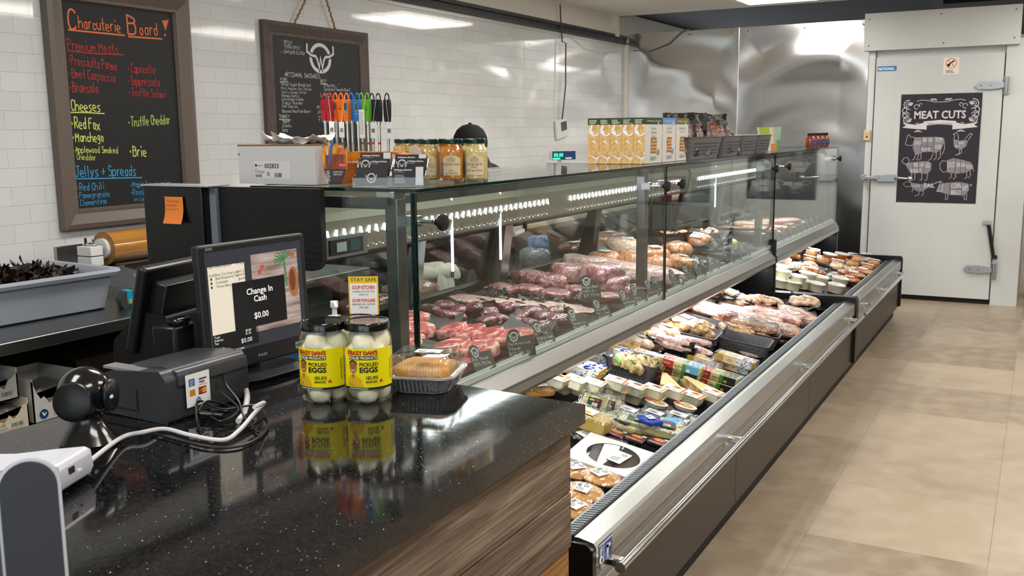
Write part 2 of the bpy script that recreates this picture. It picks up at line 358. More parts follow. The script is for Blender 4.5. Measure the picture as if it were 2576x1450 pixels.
# ceiling: light panels over the shop, an unlit void over the cold room, its darkness painted in
b=MB(); b.b2(-3.8,6,-4,8.78,CEIL,CEIL+.04,CEILM)
for y in [i*1.22-3.1 for i in range(10)]: b.b2(-3.65,6,y,y+.006,CEIL-.0015,CEIL,PAINT)
for x in (-2.36,-1.7,-.45,.55,1.8,2.8): b.b2(x,x+.006,-4,8.78,CEIL-.0015,CEIL,PAINT)
struct('ceiling',b)
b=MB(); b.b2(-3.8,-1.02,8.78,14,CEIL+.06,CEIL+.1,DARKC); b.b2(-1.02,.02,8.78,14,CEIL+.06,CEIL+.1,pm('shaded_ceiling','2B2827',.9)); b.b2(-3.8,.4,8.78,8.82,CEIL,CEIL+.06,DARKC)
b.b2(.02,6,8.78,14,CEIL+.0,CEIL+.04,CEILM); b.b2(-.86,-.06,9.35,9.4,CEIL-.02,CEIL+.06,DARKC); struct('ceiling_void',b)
# far stainless cladding: two buckled sheets with a seam
SHEET=pm('stainless_cladding','DCDCDE',.19,1)
def sheet(x0,x1,sd):
    def f(a,c):
        x=x0+(x1-x0)*a; z=2.408*c; e=min(1,a*5,(1-a)*5,(1-c)*9)
        u=max(.25,min(1,(z-1.0)/.9)); d=.010*math.sin(2.4*x+sd+1.2*z)+u*(.013*math.sin(7.5*z+2.2*math.sin(2.1*x+sd))+.0045*math.sin(17*z+3.0*math.sin(2.7*x+sd*2)))+.003*math.sin(4*x+7*z)
        return (x,FY-.012-d*e,z)
    b.grid(f,70,160,SHEET)
b=MB(); sheet(-3.62,-2.537,0); sheet(-2.533,-1.395,1.7)
b.b2(-3.66,-1.395,FY+.01,FY+.06,0,2.40,STEELD); b.b2(-3.65,-3.615,FY-.02,FY+.01,0,2.40,PAINT); b.b2(-2.538,-2.532,FY-.022,FY-.008,0,2.408,CHROME)
for x in (-3.5,-3.0,-2.6,-2.45,-1.95,-1.45): b.cyl((x,FY-.03,2.37),(x,FY-.015,2.37),.008,STEELD,n=10)
struct('wall_far',b)
b=MB(); b.tube([(-3.56,FY-.035,2.25),(-3.4,FY-.035,2.235),(-3.2,FY-.035,2.3),(-3.08,FY-.035,2.4),(-3.0,FY-.03,2.42)],.005,pm('grey_cable','8A8680',.6))
tag(b.obj('cable'),'thin loose grey cable looping over the top left corner of the stainless wall','cable')
# cold room front with its door
b=MB(); b.b2(-1.395,-.335,FY+.05,FY+.12,0,2.44,WHITEM); b.b2(-1.395,-1.34,FY-.005,FY+.05,0,2.16,WHITEM)
b.b2(-.33,-.135,FY-.03,FY+.12,0,2.19,WHITEP); b.b2(-.135,-.13,FY-.03,FY+2,0,2.44,WHITEP)
b.b2(-1.33,-.335,FY+.03,FY+.05,2.085,2.16,WHITEM); b.b2(-1.395,-.335,FY-.002,FY+.1,.0,.035,pm('door_seal','1C1A18',.7)); struct('wall_far_right',b)
b=MB(); b.b2(-1.43,-.235,FY-.075,FY-.04,2.14,2.45,WHITEP)
for x,z in ((-1.39,2.4),(-.83,2.41),(-.28,2.41),(-1.39,2.18),(-.8,2.175),(-.28,2.19)): b.cyl((x,FY-.078,z),(x,FY-.07,z),.006,STEELD,n=8)
b.b2(-1.40,-.26,FY-.04,FY+.05,2.16,2.44,WHITEP); struct('trim_3',b)
door=MB(); door.b2(-1.325,-.34,FY-.04,FY+.03,.045,2.08,WHITEP)
for x in (-1.17,-1.0,-.82,-.65,-.48): door.b2(x,x+.002,FY-.0407,FY-.04,.05,2.075,pm('panel_groove','CFCDC6',.5))
do=struct('door_1',door)
HW=pm('cast_steel','A9ADB2',.33,.85)
for z in (1.82,.30):
    b=MB(); b.prism([(-.545,z),(-.52,z+.028),(-.42,z+.03),(-.35,z+.022),(-.33,z+.02),(-.33,z-.02),(-.42,z-.032),(-.52,z-.028)],FY-.062,FY-.04,HW,'y')
    b.cyl((-.315,FY-.06,z-.065),(-.315,FY-.06,z+.06),.016,HW); b.b2(-.335,-.29,FY-.05,FY-.03,z-.075,z+.07,HW)
    for x in (-.5,-.43): b.cyl((x,FY-.068,z),(x,FY-.06,z),.006,STEELD,n=8)
    b.obj('door_hinge',do,bevel=.003)
b=MB(); b.box((-1.2,FY-.055,1.055),(.15,.03,.062),HW); b.cyl((-1.385,FY-.02,1.06),(-1.385,FY-.09,1.06),.025,HW); b.b2(-1.38,-1.25,FY-.075,FY-.05,1.045,1.07,HW)
b.tube([(-1.13,FY-.06,1.057),(-1.08,FY-.09,1.057),(-1.02,FY-.1,1.055)],[.014,.011,.01],CHROME); b.blob((.05,.05,.05),CHROME,1,c=(-1.0,FY-.1,1.03)); b.obj('door_latch',do,bevel=.003)
b=MB(); P=[]
for i in range(220):
    t=i/219; P.append((-.375+.05*t+.012*math.cos(i*.9),FY-.055+.012*math.sin(i*.9),.68-.26*t))
b.tube(P,.0045,INK,6); b.box((-.39,FY-.05,.695),(.06,.02,.03),HW); b.box((-.315,FY-.05,.41),(.04,.02,.03),INK); b.obj('closer_spring',do)
F=FR((-1.325,FY-.0412,0)); b=MB(); b.rect(F,.01,1.965,.155,.042,pm('blue_sticker','2E7FB5',.4)); b.text(F,'NATIONAL',.018,1.975,.02,WHITE,w=.13,bold=.002); b.obj('maker_badge',do)
b=MB(); b.rect(F,.53,1.92,.12,.14,pm('ivory_sticker','EFE6D8',.5)); RED=pm('print_red','C8202A',.5); b.disc(F,.59,2.01,.042,pm('orange_print','D9825A',.5),.0008,28,r0=.84)
b.stroke(F,[(.563,2.04),(.617,1.98)],.007,MATS['orange_print'],.0009); b.stroke(F,[(.57,2.0),(.61,2.03)],.012,INK,.0007); b.disc(F,.57,1.995,.012,INK,.0007)
b.lines(F,.55,1.95,.08,3,.009,.004,INK); b.obj('warning_sticker',do)
b=MB(); b.b2(-1.405,-1.35,FY-.025,FY-.002,1.38,1.47,pm('ivory_switch','D8C79A',.45)); b.cyl((-1.378,FY-.03,1.41),(-1.378,FY-.02,1.41),.008,INK,n=10); b.b2(-1.385,-1.37,FY-.032,FY-.02,1.435,1.45,MATS['ivory_switch'])
tag(b.obj('light_switch',bevel=.002),'ivory light switch plate on the jamb left of the cold room door','switch')
# poster on the door
PB=pm('poster_black','231D28',.42); CH=pm('chalk_white','D8D6DA',.7); CHG=pm('chalk_grey','8C8890',.7)
pF=FR((-1.11,FY-.0425,.85)); p=MB(); p.rect(pF,0,0,.625,.915,PB,0); p.rect(pF,0,0,.625,.915,PB,-.0006)
def P(*a): return [(x*.625,(1-y)*.915) for x,y in a]   # poster fractions, y down
p.text(pF,'MEAT CUTS',.31,.71,.062,CH,w=.40,al='c',bold=.004)
def scroll(pts,wd,m=CH): p.stroke(pF,P(*pts),wd,m)
def arc(x,y,r,a0,a1,wd,n=14,ry=None,m=CH):
    ry=ry or r*.68; scroll([(x+r*math.cos(R(a0+(a1-a0)*i/n)),y-ry*math.sin(R(a0+(a1-a0)*i/n))) for i in range(n+1)],wd,m)
for s in (-1,1):
    X=lambda u:.5+s*u
    scroll([(X(0),.075),(X(.08),.075),(X(.16),.06),(X(.24),.055),(X(.30),.065)],.004)
    for yy,rr in ((.095,.06),(.15,.045),(.19,.04),(.235,.055)):
        arc(X(.40 if rr>.05 else .43),yy,rr,-100 if s>0 else 280,100 if s>0 else 80,.006); arc(X(.40),yy,rr*.55,-90 if s>0 else 270,160 if s>0 else 20,.004)
    arc(X(.30),.115,.03,0,300,.004); arc(X(.25),.10,.02,20,260,.004)
    for k in range(5): scroll([(X(.37),.105),(X(.37+.045*math.cos(R(20+k*25))),.105-.03*math.sin(R(20+k*25)))],.006)
    for k in range(5): scroll([(X(.37),.25),(X(.37+.045*math.cos(R(-10+k*30))),.25-.03*math.sin(R(-10+k*30)))],.006)
    for k in range(4): scroll([(X(.05+.02*k),.06),(X(.07+.02*k),.045)],.006)
    scroll([(X(.14),.285),(X(.2),.265),(X(.17),.255)],.004); scroll([(X(.24),.29),(X(.3),.27),(X(.26),.262)],.004)
    p.poly(pF,P((X(.16),.255),(X(.3),.28),(X(.47),.262),(X(.42),.285),(X(.47),.305),(X(.3),.318),(X(.16),.325)),CH,.0005)
    for k in range(4): scroll([(X(.27),.33),(X(.22+.03*k),.345)],.006)
p.poly(pF,P((.3,.25),(.5,.238),(.7,.25),(.7,.29),(.5,.278),(.3,.29)),CH,.0009); p.text(pF,'Wellington Butchery',.315,.655,.018,INK,w=.19,al='c',z=.0014)
def animal(ox,oy,sx,sy,body,head,legs,words,cuts=()):
    q=lambda P_: [(ox+x*sx,oy+y*sy) for x,y in P_]
    p.poly(pF,P(*q(body)),CHG,.0005); scroll(q(head+[head[0]]),.003,CH)
    for l in legs: scroll(q(l),.003,CH)
    for t,x,y,h,wd in words: a=P((ox+x*sx,oy+y*sy))[0]; p.text(pF,t,a[0],a[1],h,CH,w=wd,z=.001,bold=.0012)
    for c in cuts: scroll(q(c),.0025,PB) if False else p.stroke(pF,P(*q(c)),.0028,PB,.0014)
cow=[(.25,.12),(.5,.1),(.8,.1),(.96,.14),(.97,.35),(.92,.6),(.8,.78),(.66,.72),(.45,.74),(.33,.85),(.26,.8),(.2,.55)]
animal(.08,.37,.5,.22,cow,[(.25,.12),(.12,.1),(.1,.0),(.04,.05),(.03,.25),(0,.4),(.06,.45),(.2,.45)],
 [[(.28,.8),(.26,1),(.2,1.08)],[(.36,.8),(.34,1),(.3,1.08)],[(.42,.74),(.42,1.0),(.36,1.08)],[(.72,.78),(.68,1.0),(.62,1.08)],[(.8,.78),(.8,.98),(.74,1.06)],[(.9,.6),(.9,.95),(.84,1.05)],[(.97,.2),(1.0,.6),(.94,.85)]],
 [('CHUCK',.24,.42,.03,.055),('RIB',.44,.3,.03,.03),('LOIN',.57,.3,.03,.035),('RUMP',.77,.3,.035,.05),('PLATE',.42,.68,.026,.07),('ROUND',.76,.6,.035,.05)],[[(.42,.1),(.4,.74)],[(.56,.1),(.57,.72)],[(.7,.1),(.74,.72)],[(.42,.48),(.72,.5)]])
animal(.66,.36,.26,.2,[(.1,.3),(.3,.36),(.6,.3),(.75,.35),(.7,.6),(.45,.75),(.25,.7),(.1,.5)],[(.1,.3),(.14,.1),(.05,.05),(.2,-.02),(.3,.1),(.32,.34)],[[(.4,.75),(.4,.95),(.2,1.0)],[(.5,.73),(.5,.9),(.3,.96)],[(.75,.35),(.95,.05),(.85,.0),(.62,.28)]],[('WING',.3,.5,.022,.045),('BREAST',.16,.64,.018,.04)],[[(.3,.36),(.34,.7)]])
animal(.05,.585,.4,.2,[(.1,.28),(.3,.2),(.6,.16),(.85,.15),(.95,.28),(.93,.6),(.8,.75),(.6,.7),(.3,.72),(.2,.5)],[(.1,.28),(.0,.2),(.05,.02),(.16,-.03),(.24,.1),(.2,.3)],[[(.34,.7),(.34,1),(.28,1.05)],[(.44,.7),(.44,1),(.38,1.05)],[(.66,.7),(.66,1),(.6,1.05)],[(.85,.72),(.82,1),(.76,1.05)]],[('BREAST',.3,.68,.03,.085),('RIB',.38,.4,.03,.035),('LOIN',.56,.4,.03,.04),('LEG',.76,.45,.04,.035)],[[(.36,.2),(.36,.7)],[(.54,.2),(.56,.7)],[(.72,.18),(.72,.72)]])
animal(.53,.585,.42,.2,[(.22,.1),(.4,.0),(.7,.1),(.92,.2),(.95,.5),(.8,.66),(.5,.72),(.24,.66)],[(.22,.14),(.06,.14),(.0,.3),(.02,.5),(.12,.66),(.24,.6)],[[(.35,.7),(.38,.85),(.3,.95)],[(.48,.72),(.5,.86),(.42,.96)],[(.8,.66),(.82,.85),(.76,.95)],[(.9,.55),(.92,.8),(.86,.9)],[(.95,.3),(1,.6)]],[('CHUCK',.24,.42,.045,.055),('RIB',.5,.4,.035,.03),('LOIN',.62,.4,.03,.04),('ROUND',.78,.48,.032,.05)],[[(.46,.02),(.46,.7)],[(.6,.06),(.62,.7)],[(.76,.12),(.76,.66)]])
animal(.07,.8,.5,.14,[(.22,.1),(.5,.2),(.8,.18),(.62,.5),(.5,.7),(.36,.66),(.24,.4)],[(.22,.1),(.1,.05),(.02,.2),(.1,.4),(.24,.36)],[[(.44,.68),(.44,.9),(.34,1.0)],[(.55,.6),(.55,.88),(.5,.98)],[(.8,.18),(1,-.02),(.82,.1)],[(.28,.5),(.26,.75)]],[('TAIL',.54,.42,.035,.09),('CHUCK',.26,.4,.02,.06)],[[(.5,.2),(.5,.66)]])
animal(.5,.8,.42,.15,[(.1,.2),(.3,.08),(.7,.02),(.95,.12),(.98,.5),(.85,.85),(.4,.82),(.2,.7),(.03,.62)],[(.1,.2),(.12,.05),(.2,.12),(.2,.6),(.03,.62)],[[(.3,.8),(.3,1.1),(.36,1.1),(.38,.82)],[(.84,.85),(.86,1.1),(.92,1.1),(.92,.7)],[(.98,.2),(1.04,.15),(1.02,.3)]],[('LOIN',.46,.4,.04,.075),('BELLY',.46,.78,.035,.08),('HAM',.78,.55,.045,.04)],[[(.42,.06),(.4,.82)],[(.74,.04),(.76,.82)],[(.42,.45),(.75,.45)]])
tag(p.obj('poster'),'dark chart poster of meat cuts with six animal outlines taped to the cold room door','poster')
# unseen sides of the shop that light and glass pick up
b=MB(); b.b2(4.6,4.7,-4,14,0,2.0,pm('shelved_wall','6E675E',.8)); b.b2(4.6,4.7,-4,14,2.0,2.7,PAINT); struct('wall_right',b)
b=MB(); b.b2(-3.8,6,13.9,14,0,2.7,PAINT); struct('wall_far_back',b)
b=MB(); b.b2(-3.8,-1.6,-3.3,-3.2,0,2.6,PAINT); b.b2(-1.6,4.6,-3.3,-3.2,0,.15,PAINT); b.b2(-1.6,4.6,-3.3,-3.2,2.45,2.6,PAINT)
for x in (-1.6,.4,2.4,4.5): b.b2(x,x+.1,-3.3,-3.2,.15,2.45,PAINT)
struct('wall_near',b)
for k,x in enumerate((-1.5,.5,2.5)):  # unseen windows, added and enlarged so daylight brightens the room
    b=MB(); b.b2(x,x+1.9 if k<2 else x+2.0,-3.26,-3.25,.15,2.45,GLASS); struct('added_window_%d'%(k+1),b)
# ceiling lights
LG=[]
for i,(x,y) in enumerate(LIGHTS):
    t=thing('ceiling_light','white ceiling light panel with its near edge just showing above the stainless wall' if i==0 else 'rectangular ceiling light panel above the shop, beyond the top of the picture','light',(x,y,CEIL),0,None if i==0 else 'ceiling light panels out of the picture')
    b=MB(); b.b2(-.31,.31,-.61,-.59,-.012,-.002,WHITEM); b.b2(-.31,.31,.59,.61,-.012,-.002,WHITEM); b.b2(-.31,-.29,-.6,.6,-.012,-.002,WHITEM); b.b2(.29,.31,-.6,.6,-.012,-.002,WHITEM); b.obj('light_frame',t)
    b=MB(); b.b2(-.285,.285,-.585,.585,-.03,-.003,pm('light_diffuser','FFF6EA',.5,emit=7.0)); b.obj('diffuser',t)
# hanging wire and thermometer on the tiled wall
t=thing('wall_thermometer','small white digital thermometer hanging on the tiled wall by a long brown wire','thermometer',(WX,7.51,1.53))
b=MB(); b.M=Matrix.Rotation(R(8),4,'X'); b.b2(.003,.03,-.1,.11,-.1,.06,WHITEM); b.obj('case',t,bevel=.008)
b=MB(); b.M=Matrix.Rotation(R(8),4,'X'); b.b2(.03,.032,-.02,.09,-.04,.035,pm('lcd','4A5048',.2)); b.obj('display',t)
b=MB(); b.tube([(.03,-.03,1.0),(.028,-.02,.9),(.028,.01,.7),(.05,.035,.69),(.05,.03,.5),(.05,.03,.35),(.05,.0,.22),(.045,-.01,.14),(.03,0,.06)],.006,pm('brown_wire','5B4A40',.6),8); b.obj('wire',t)
# a strip of the aisle beyond the cold room
t=thing('shelving_rack','chrome wire shelving rack just visible past the right edge of the cold room','shelf',(.35,9.6,0))
b=MB()
for x in (-.42,.42):
    for y in (-.2,.2): b.cyl((x,y,0),(x,y,1.9),.013,CHROME,n=10)
b.obj('frame',t)
for z in (.35,.75,1.2,1.6):
    b=MB(); b.b2(-.42,.42,-.21,.21,z,z+.012,CHROME); b.b2(-.42,.42,-.22,-.21,z-.02,z+.02,CHROME); b.obj('wire_shelf',t)
for i,(x,z,w_,h,c,n) in enumerate(((-.3,1.213,.2,.16,'2F7FC0','blue'),(-.08,1.213,.2,.2,'2E8A44','green'),(.2,1.213,.2,.13,'B7302C','red'),(-.25,.763,.25,.25,'7B7C86','grey'),(.1,.763,.2,.25,'9A3A5E','purple'),(-.2,.363,.3,.2,'8A6A45','brown'),(-.28,1.613,.24,.2,'D8D4C8','pale'),(.1,1.613,.24,.2,'C79A3A','yellow'))):
    b=MB(); b.b2(-w_/2,w_/2,-.12,.12,0,h,pm('carton_'+n,c,.6)); tag(b.obj('carton',loc=(.35+x,9.6,z),bevel=.006),n+' carton on the wire shelving past the cold room','box')
# ================================================================ chalkboards on the tiled wall
CB=pm('chalkboard','121315',.55,noise=(6,'17191B',.4,.7)); FR1=pm('taupe_frame','6E6259',.4,noise=(220,'62574F',.35,.65)); FR2=pm('grey_barnwood','5F524C',.6,noise=(60,'443A36',.35,.7,(6,1,.3)))
def chk(n,c): return pm('chalk_'+n,c,.75)
O,RDc,Y,G,BL,W=chk('orange','E0794A'),chk('red','A83A38'),chk('yellow','D4DC6A'),chk('green','A9C870'),chk('blue','3A9BD0'),chk('plain','D6D6D6')
def framed(name,label,y0,y1,z0,z1,fw,fm,dep,x=WX):
    t=thing(name,label,'chalkboard',(x,(y0+y1)/2,z0)); h=z1-z0; w=(y1-y0)/2
    b=MB(); b.b2(.004,.018,-w+.01,w-.01,.01,h-.01,CB); b.obj('board',t)
    b=MB()
    # mitred moulding: outer high lip, inner step
    pr=[(0,.004),(0,dep),(fw*.25,dep+.006),(fw*.75,dep*.75),(fw*.9,dep*.8),(fw,.02),(fw,.004)]
    cs=[(-w,0),(w,0),(w,h),(-w,h)]
    for k in range(4):
        a,c=cs[k],cs[(k+1)%4]; sy=lambda q:(1 if q[0]<0 else -1,1 if q[1]<=0 else -1)
        A=[(d,a[0]+sy(a)[0]*u,a[1]+sy(a)[1]*u) for u,d in pr]; B=[(d,c[0]+sy(c)[0]*u,c[1]+sy(c)[1]*u) for u,d in pr]; n=len(pr)
        b.add(A+B,[(i,i+1,n+i+1,n+i) for i in range(n-1)],fm)
    b.obj('frame',t); return t,w,h
t1,w,h=framed('menu_chalkboard','tall chalkboard in a taupe frame listing charcuterie board meats and cheeses',2.66,3.42,1.10,2.135,.085,FR1,.045)
F=FR((.0185,0,0),(0,1,0),(0,0,1))
# lettering placed from the photograph: pixel -> board plane
def bp(px,py,base,x=WX+.0185): q=at(px,py,'x',x); return q.y-base[0],q.z-base[1]
rg=random.Random(3)
def line(b,base,txt,x0,y0,x1,y1,cap,m,wk=None,wd=None):
    """cap height in pixels; the line runs from (x0,y0) to (x1,y1) on its baseline"""
    a=bp(x0,y0,base); c=bp(x1,y1,base); u=bp(x0,y0-cap,base); h=u[1]-a[1]
    L=sum(NARROW.get(ch,6.6) for ch in txt)*h/7; k=(c[0]-a[0])/L
    return b.hand(F,txt,a[0],a[1],h,m,wd=min(wd or 1,h*.1),wk=k*.93,rg=rg,rise=(c[1]-a[1])/(c[0]-a[0]))
B0=(3.04,1.10); b=MB()
def ul(b,base,pts,wd,m):
    b.stroke(F,[bp(x,y,base) for x,y in pts],wd,m,.0007)
line(b,B0,'C',168,72,200,72,50,O,wd=.008); line(b,B0,'harcuterie',198,70,313,82,30,O,wd=.008); line(b,B0,'B',322,86,350,88,48,O,wd=.008); line(b,B0,'oard',350,86,402,90,30,O,wd=.008)
ul(b,B0,[(172,75),(313,89)],.007,O); ul(b,B0,[(323,92),(407,98)],.007,O); b.poly(F,[bp(407,52,B0),bp(424,50,B0),bp(416,78,B0)],O,.0008); b.disc(F,*bp(415,88,B0),.006,O,.0008)
line(b,B0,'Premium Meats',170,124,309,137,26,RDc,wd=.006); ul(b,B0,[(169,127),(200,131),(240,135),(311,138)],.005,RDc)
line(b,B0,'\u2022Prosciutto Parma',171,162,303,178,24,RDc,wd=.006); line(b,B0,'\u2022Beef Carpaccio',172,194,301,208,24,RDc,wd=.006); line(b,B0,'\u2022Braesolo',174,230,254,235,26,RDc,wd=.006)
line(b,B0,'\u2022Capocollo',321,182,396,185,23,RDc,wd=.006); line(b,B0,'\u2022Soppressata',322,213,408,217,22,RDc,wd=.006); line(b,B0,'\u2022Truffle Salami',323,241,425,247,20,RDc,wd=.006)
line(b,B0,'Cheeses',179,279,260,281,27,Y,wd=.0065); ul(b,B0,[(178,283),(210,283),(262,286)],.005,Y)
line(b,B0,'\u2022Red Fox',178,322,259,328,28,Y,wd=.0065); line(b,B0,'\u2022Manchego',181,356,268,356,24,Y,wd=.0065); line(b,B0,'\u2022Applewood Smoked',183,384,306,386,17,Y,wd=.0055); line(b,B0,'Cheddar',193,402,246,404,15,Y,wd=.005)
line(b,B0,'\u2022Truffle Cheddar',322,318,436,311,24,G,wd=.006); line(b,B0,'\u2022Brie',325,392,373,394,26,Y,wd=.0065)
line(b,B0,'Jellys + Spreads',190,445,355,441,27,BL,wd=.0065); ul(b,B0,[(193,450),(260,449),(357,447)],.005,BL)
line(b,B0,'\u2022Red Chili',192,480,269,476,18,BL,wd=.0055); line(b,B0,'\u2022Pomegranate',193,500,283,494,15,BL,wd=.0055); line(b,B0,'\u2022Clementine',194,519,275,511,15,BL,wd=.0055)
line(b,B0,'\u2022Maple bacon onion',327,472,438,467,15,BL,wd=.0055); line(b,B0,'\u2022Roasted garlic',328,491,425,486,15,BL,wd=.0055); line(b,B0,'onion',336,506,370,506,11,BL,wd=.005)
b.obj('lettering',t1)
t2,w,h=framed('menu_chalkboard','grey wood framed chalkboard with a round bull logo listing artisanal sausages',3.93,4.83,1.17,2.085,.078,FR2,.03)
B0=(4.38,1.17); b=MB()
line(b,B0,'SPICY',713,110,738,114,9,W,wd=.005); line(b,B0,'EXTRA SPICY',716,121,759,126,8,W,wd=.005); line(b,B0,'CONTAINS GLUTEN',713,134,771,139,8,W,wd=.005)
line(b,B0,'*',704,111,711,111,9,RDc,wd=.004); line(b,B0,'**',702,122,713,122,9,RDc,wd=.004); line(b,B0,'+',705,135,711,135,8,G,wd=.005)
lx,lz=bp(806,147,B0); b.logo(F,lx,lz,.095,W,CB,.0006,ry=.084)
line(b,B0,'ARTISANAL SAUSAGES:',716,192,814,198,11,W,wd=.006)
for tx,x0,y0,x1,y1,c in (('PORK',705,203,725,204,8),('Brown Sugar Breakfast',708,215,788,218,8),('Mild, Medium, Hot Italian',707,225,790,228,7),('Garlic Green Onion',708,235,776,236,7),('Honey Garlic',709,244,757,245,8),('Louisiana Creole',709,252,768,254,8),('Tropic Thunder',709,262,766,263,8),('Hot Chorizo',710,271,753,272,8),('Beyond the Pale Beer+',710,283,788,284,8),('TURKEY',702,298,731,298,9),('Apple',711,309,730,309,8),('Cilantro',710,320,735,320,8),('Curry',710,331,726,331,9),
 ('BEEF',806,208,824,208,8),('Chipotle',814,218,845,219,8),('Sundried Tomato Basil',815,228,886,230,8),('LAMB',806,243,834,243,9),('All sausages are',797,273,850,273,8),('stored frozen',799,285,850,285,8),('with no',800,296,850,296,8),('fillers',800,306,850,306,8)):
    line(b,B0,tx,x0,y0,x1,y1,c,W,wd=.0042)
for x0,x1,y in ((704,725,206),(702,731,301),(806,824,211)): ul(b,B0,[(x0,y),(x1,y+1)],.004,W)
for x,y in ((769,249),(768,258),(773,258),(755,266),(847,214),(851,214),(750,219),(764,219)): line(b,B0,'*',x,y+3,x+5,y+3,6,RDc,wd=.003)
b.obj('lettering',t2)
b=MB(); JUTE=pm('jute_rope','A8875A',.9,noise=(200,'7A5F3B',.4,.6))
def rope(p,q): return [Vector(p).lerp(Vector(q),i/40)+Vector((.002*math.cos(i*1.6),.003*math.sin(i*1.6),0)) for i in range(41)]
b.tube(rope((.025,-.2,h),(.04,-.005,h+.28)),.0055,JUTE,8); b.tube(rope((.025,.15,h-.005),(.04,.005,h+.28)),.0055,JUTE,8); b.cyl((-.002,0,h+.28),(.05,0,h+.28),.006,STEELD); b.obj('rope',t2)
# ================================================================ refrigerated display cases
GLINT=pm('led_reflection','F4F2FF',.3,emit=4.5); GLOW=pm('glow_streak','EAF4FF',.3,emit=2.5); DECK=pm('deck_steel','121314',.4); CANO=pm('canopy_steel','A5A598',.4,.9); BARM=pm('bar_grey','4C4F50',.5); DARKSTEEL=pm('brown_reflection_steel','57514A',.4,.85,bump=(70,.04,.002,(.04,1,1)))
GRILL=pm('grille_grey','8F979B',.4,.5); RUB=pm('black_rubber','060606',.6)
def ramp(px,py,x0,z0,k,h=0):
    """point of a sloping bed z = z0 + k*(x0-x) + h under a pixel"""
    d=CF+CR*((px-1288)/FPX)-CU*((py-725)/FPX); t=(z0+h+k*x0-CAMZ)/(d.z+k*d.x); return Vector((0,0,CAMZ))+d*t
def binp(px,py,h=.03): return ramp(px,py,-1.07,.36,.2,h)
def deckp(px,py,h=.015): return ramp(px,py,-1.5,.737,.08,h)
def case(label,Y0,Y1,panes,glints,streaks,doors,knobs,near):
    t=thing('display_case',label,'display case',(0,Y0,0)); t0=Y0
    def o(b,n,**k): b.M=Matrix.Identity(4); b.v=[v-Vector((0,Y0,0)) for v in b.v]; return b.obj(n,t,**k)
    ya,yb=Y0+.02,Y1-.02
    b=MB(); b.b2(-2.25,-.98,ya,yb,.0,.085,RUB); o(b,'plinth')
    b=MB(); b.b2(-2.3,-.96,ya,yb,.085,.3,BPANEL); b.b2(-2.3,-1.68,ya,yb,.3,.68,BPANEL)
    b.prism([(-1.68,.30),(-1.68,.475),(-1.06,.352),(-1.06,.30)],ya,yb,DECK,'y'); b.b2(-1.06,-1.0,ya,yb,.3,.352,BPANEL); o(b,'body')
    seams=[s for s in (3.47,4.77,7.17) if Y0<s<Y1]; ys=[ya]+seams+[yb]
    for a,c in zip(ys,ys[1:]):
        b=MB(); b.b2(-.965,-.948,a+.002,c-.002,.082,.30,DARKSTEEL); o(b,'kick_panel')  # stainless panel, its dark brown reflection put into the colour
    # bumper: bevelled stainless nose with a shadow groove
    b=MB(); b.prism([(-1.0,.30),(-.955,.30),(-.938,.303),(-.937,.335),(-.95,.35),(-.946,.372),(-.936,.39),(-.936,.446),(-.942,.454),(-.982,.462),(-1.0,.462)],ya,yb,STEEL,'y'); o(b,'bumper')
    b=MB(); b.prism([(-1.002,.40),(-.998,.40),(-.998,.466),(-1.004,.466)],ya,yb,RUB,'y'); o(b,'gasket')
    b=MB(); b.prism([(-1.002,.455),(-1.058,.447),(-1.062,.36),(-1.056,.36),(-1.052,.440),(-1.002,.446)],ya,yb,GRILL,'y')
    n=int((yb-ya)/.0165)
    for i in range(n):
        y=ya+.01+i*.0165; b.add([(-1.01,y,.4545),(-1.05,y+.002,.4488),(-1.05,y+.009,.4488),(-1.01,y+.007,.4545)],[(0,1,2,3)],RUB)
        b.add([(-1.0585,y,.44),(-1.061,y,.375),(-1.061,y+.006,.375),(-1.0585,y+.006,.44)],[(3,2,1,0)],RUB)
    o(b,'air_grille')
    b=MB(); b.cyl((-.885,ya+.04 if near else ya-.06,.385),(-.885,yb-(.07 if near else 0),.385),.0125,CHROME,n=20); b.cyl((-.885,(ya-.062 if not near else ya+.038),.385),(-.885,(ya-.058 if not near else ya+.042),.385),.015,CHROME); o(b,'handrail')
    for y in (2.2,3.32,4.55,5.8,6.35,7.0,7.85):
        if ya<y<yb:
            b=MB(); b.b2(-.945,-.886,y-.014,y+.014,.374,.396,CHROME); b.b2(-.95,-.94,y-.02,y+.02,.36,.41,CHROME); o(b,'rail_bracket',bevel=.004)
    # black end walls
    for y,e in ((Y0,0),(Y1-.03,1)):
        b=MB()
        if e==0 and near: b.prism([(-1.3,.0),(-1.3,.42),(-1.06,.455),(-.955,.455),(-.935,.44),(-.935,.08),(-.98,.08),(-.98,0)],y,y+.022,BPANEL,'y')
        else: b.prism([(-2.3,.0),(-2.3,.72),(-1.46,.72),(-1.43,.70),(-1.43,.488),(-.94,.488),(-.928,.47),(-.928,.09),(-.98,.08),(-.98,0)],y,y+.028,BPANEL,'y')
        o(b,'end_wall',bevel=.003)
    b=MB(); b.prism([(-1.475,.745),(-1.447,.742),(-1.424,.70),(-1.421,.668),(-1.455,.640),(-1.50,.636),(-1.50,.745)],ya,yb,STEEL,'y'); b.prism([(-1.4235,.703),(-1.4195,.700),(-1.4195,.696),(-1.4225,.697)],ya,yb,STEELD,'y'); o(b,'front_rail')
    b=MB(); b.b2(-1.49,-1.462,ya,yb,.745,.752,pm('rail_white','C9CCCB',.3)); b.b2(-1.468,-1.464,ya,yb,.752,.762,MATS['rail_white']); b.b2(-1.482,-1.479,ya,yb,.752,.766,MATS['rail_white']); o(b,'tag_rail')
    b=MB(); b.b2(-1.525,-1.492,ya+.05,yb-.05,.632,.636,GLOW); o(b,'bin_light')
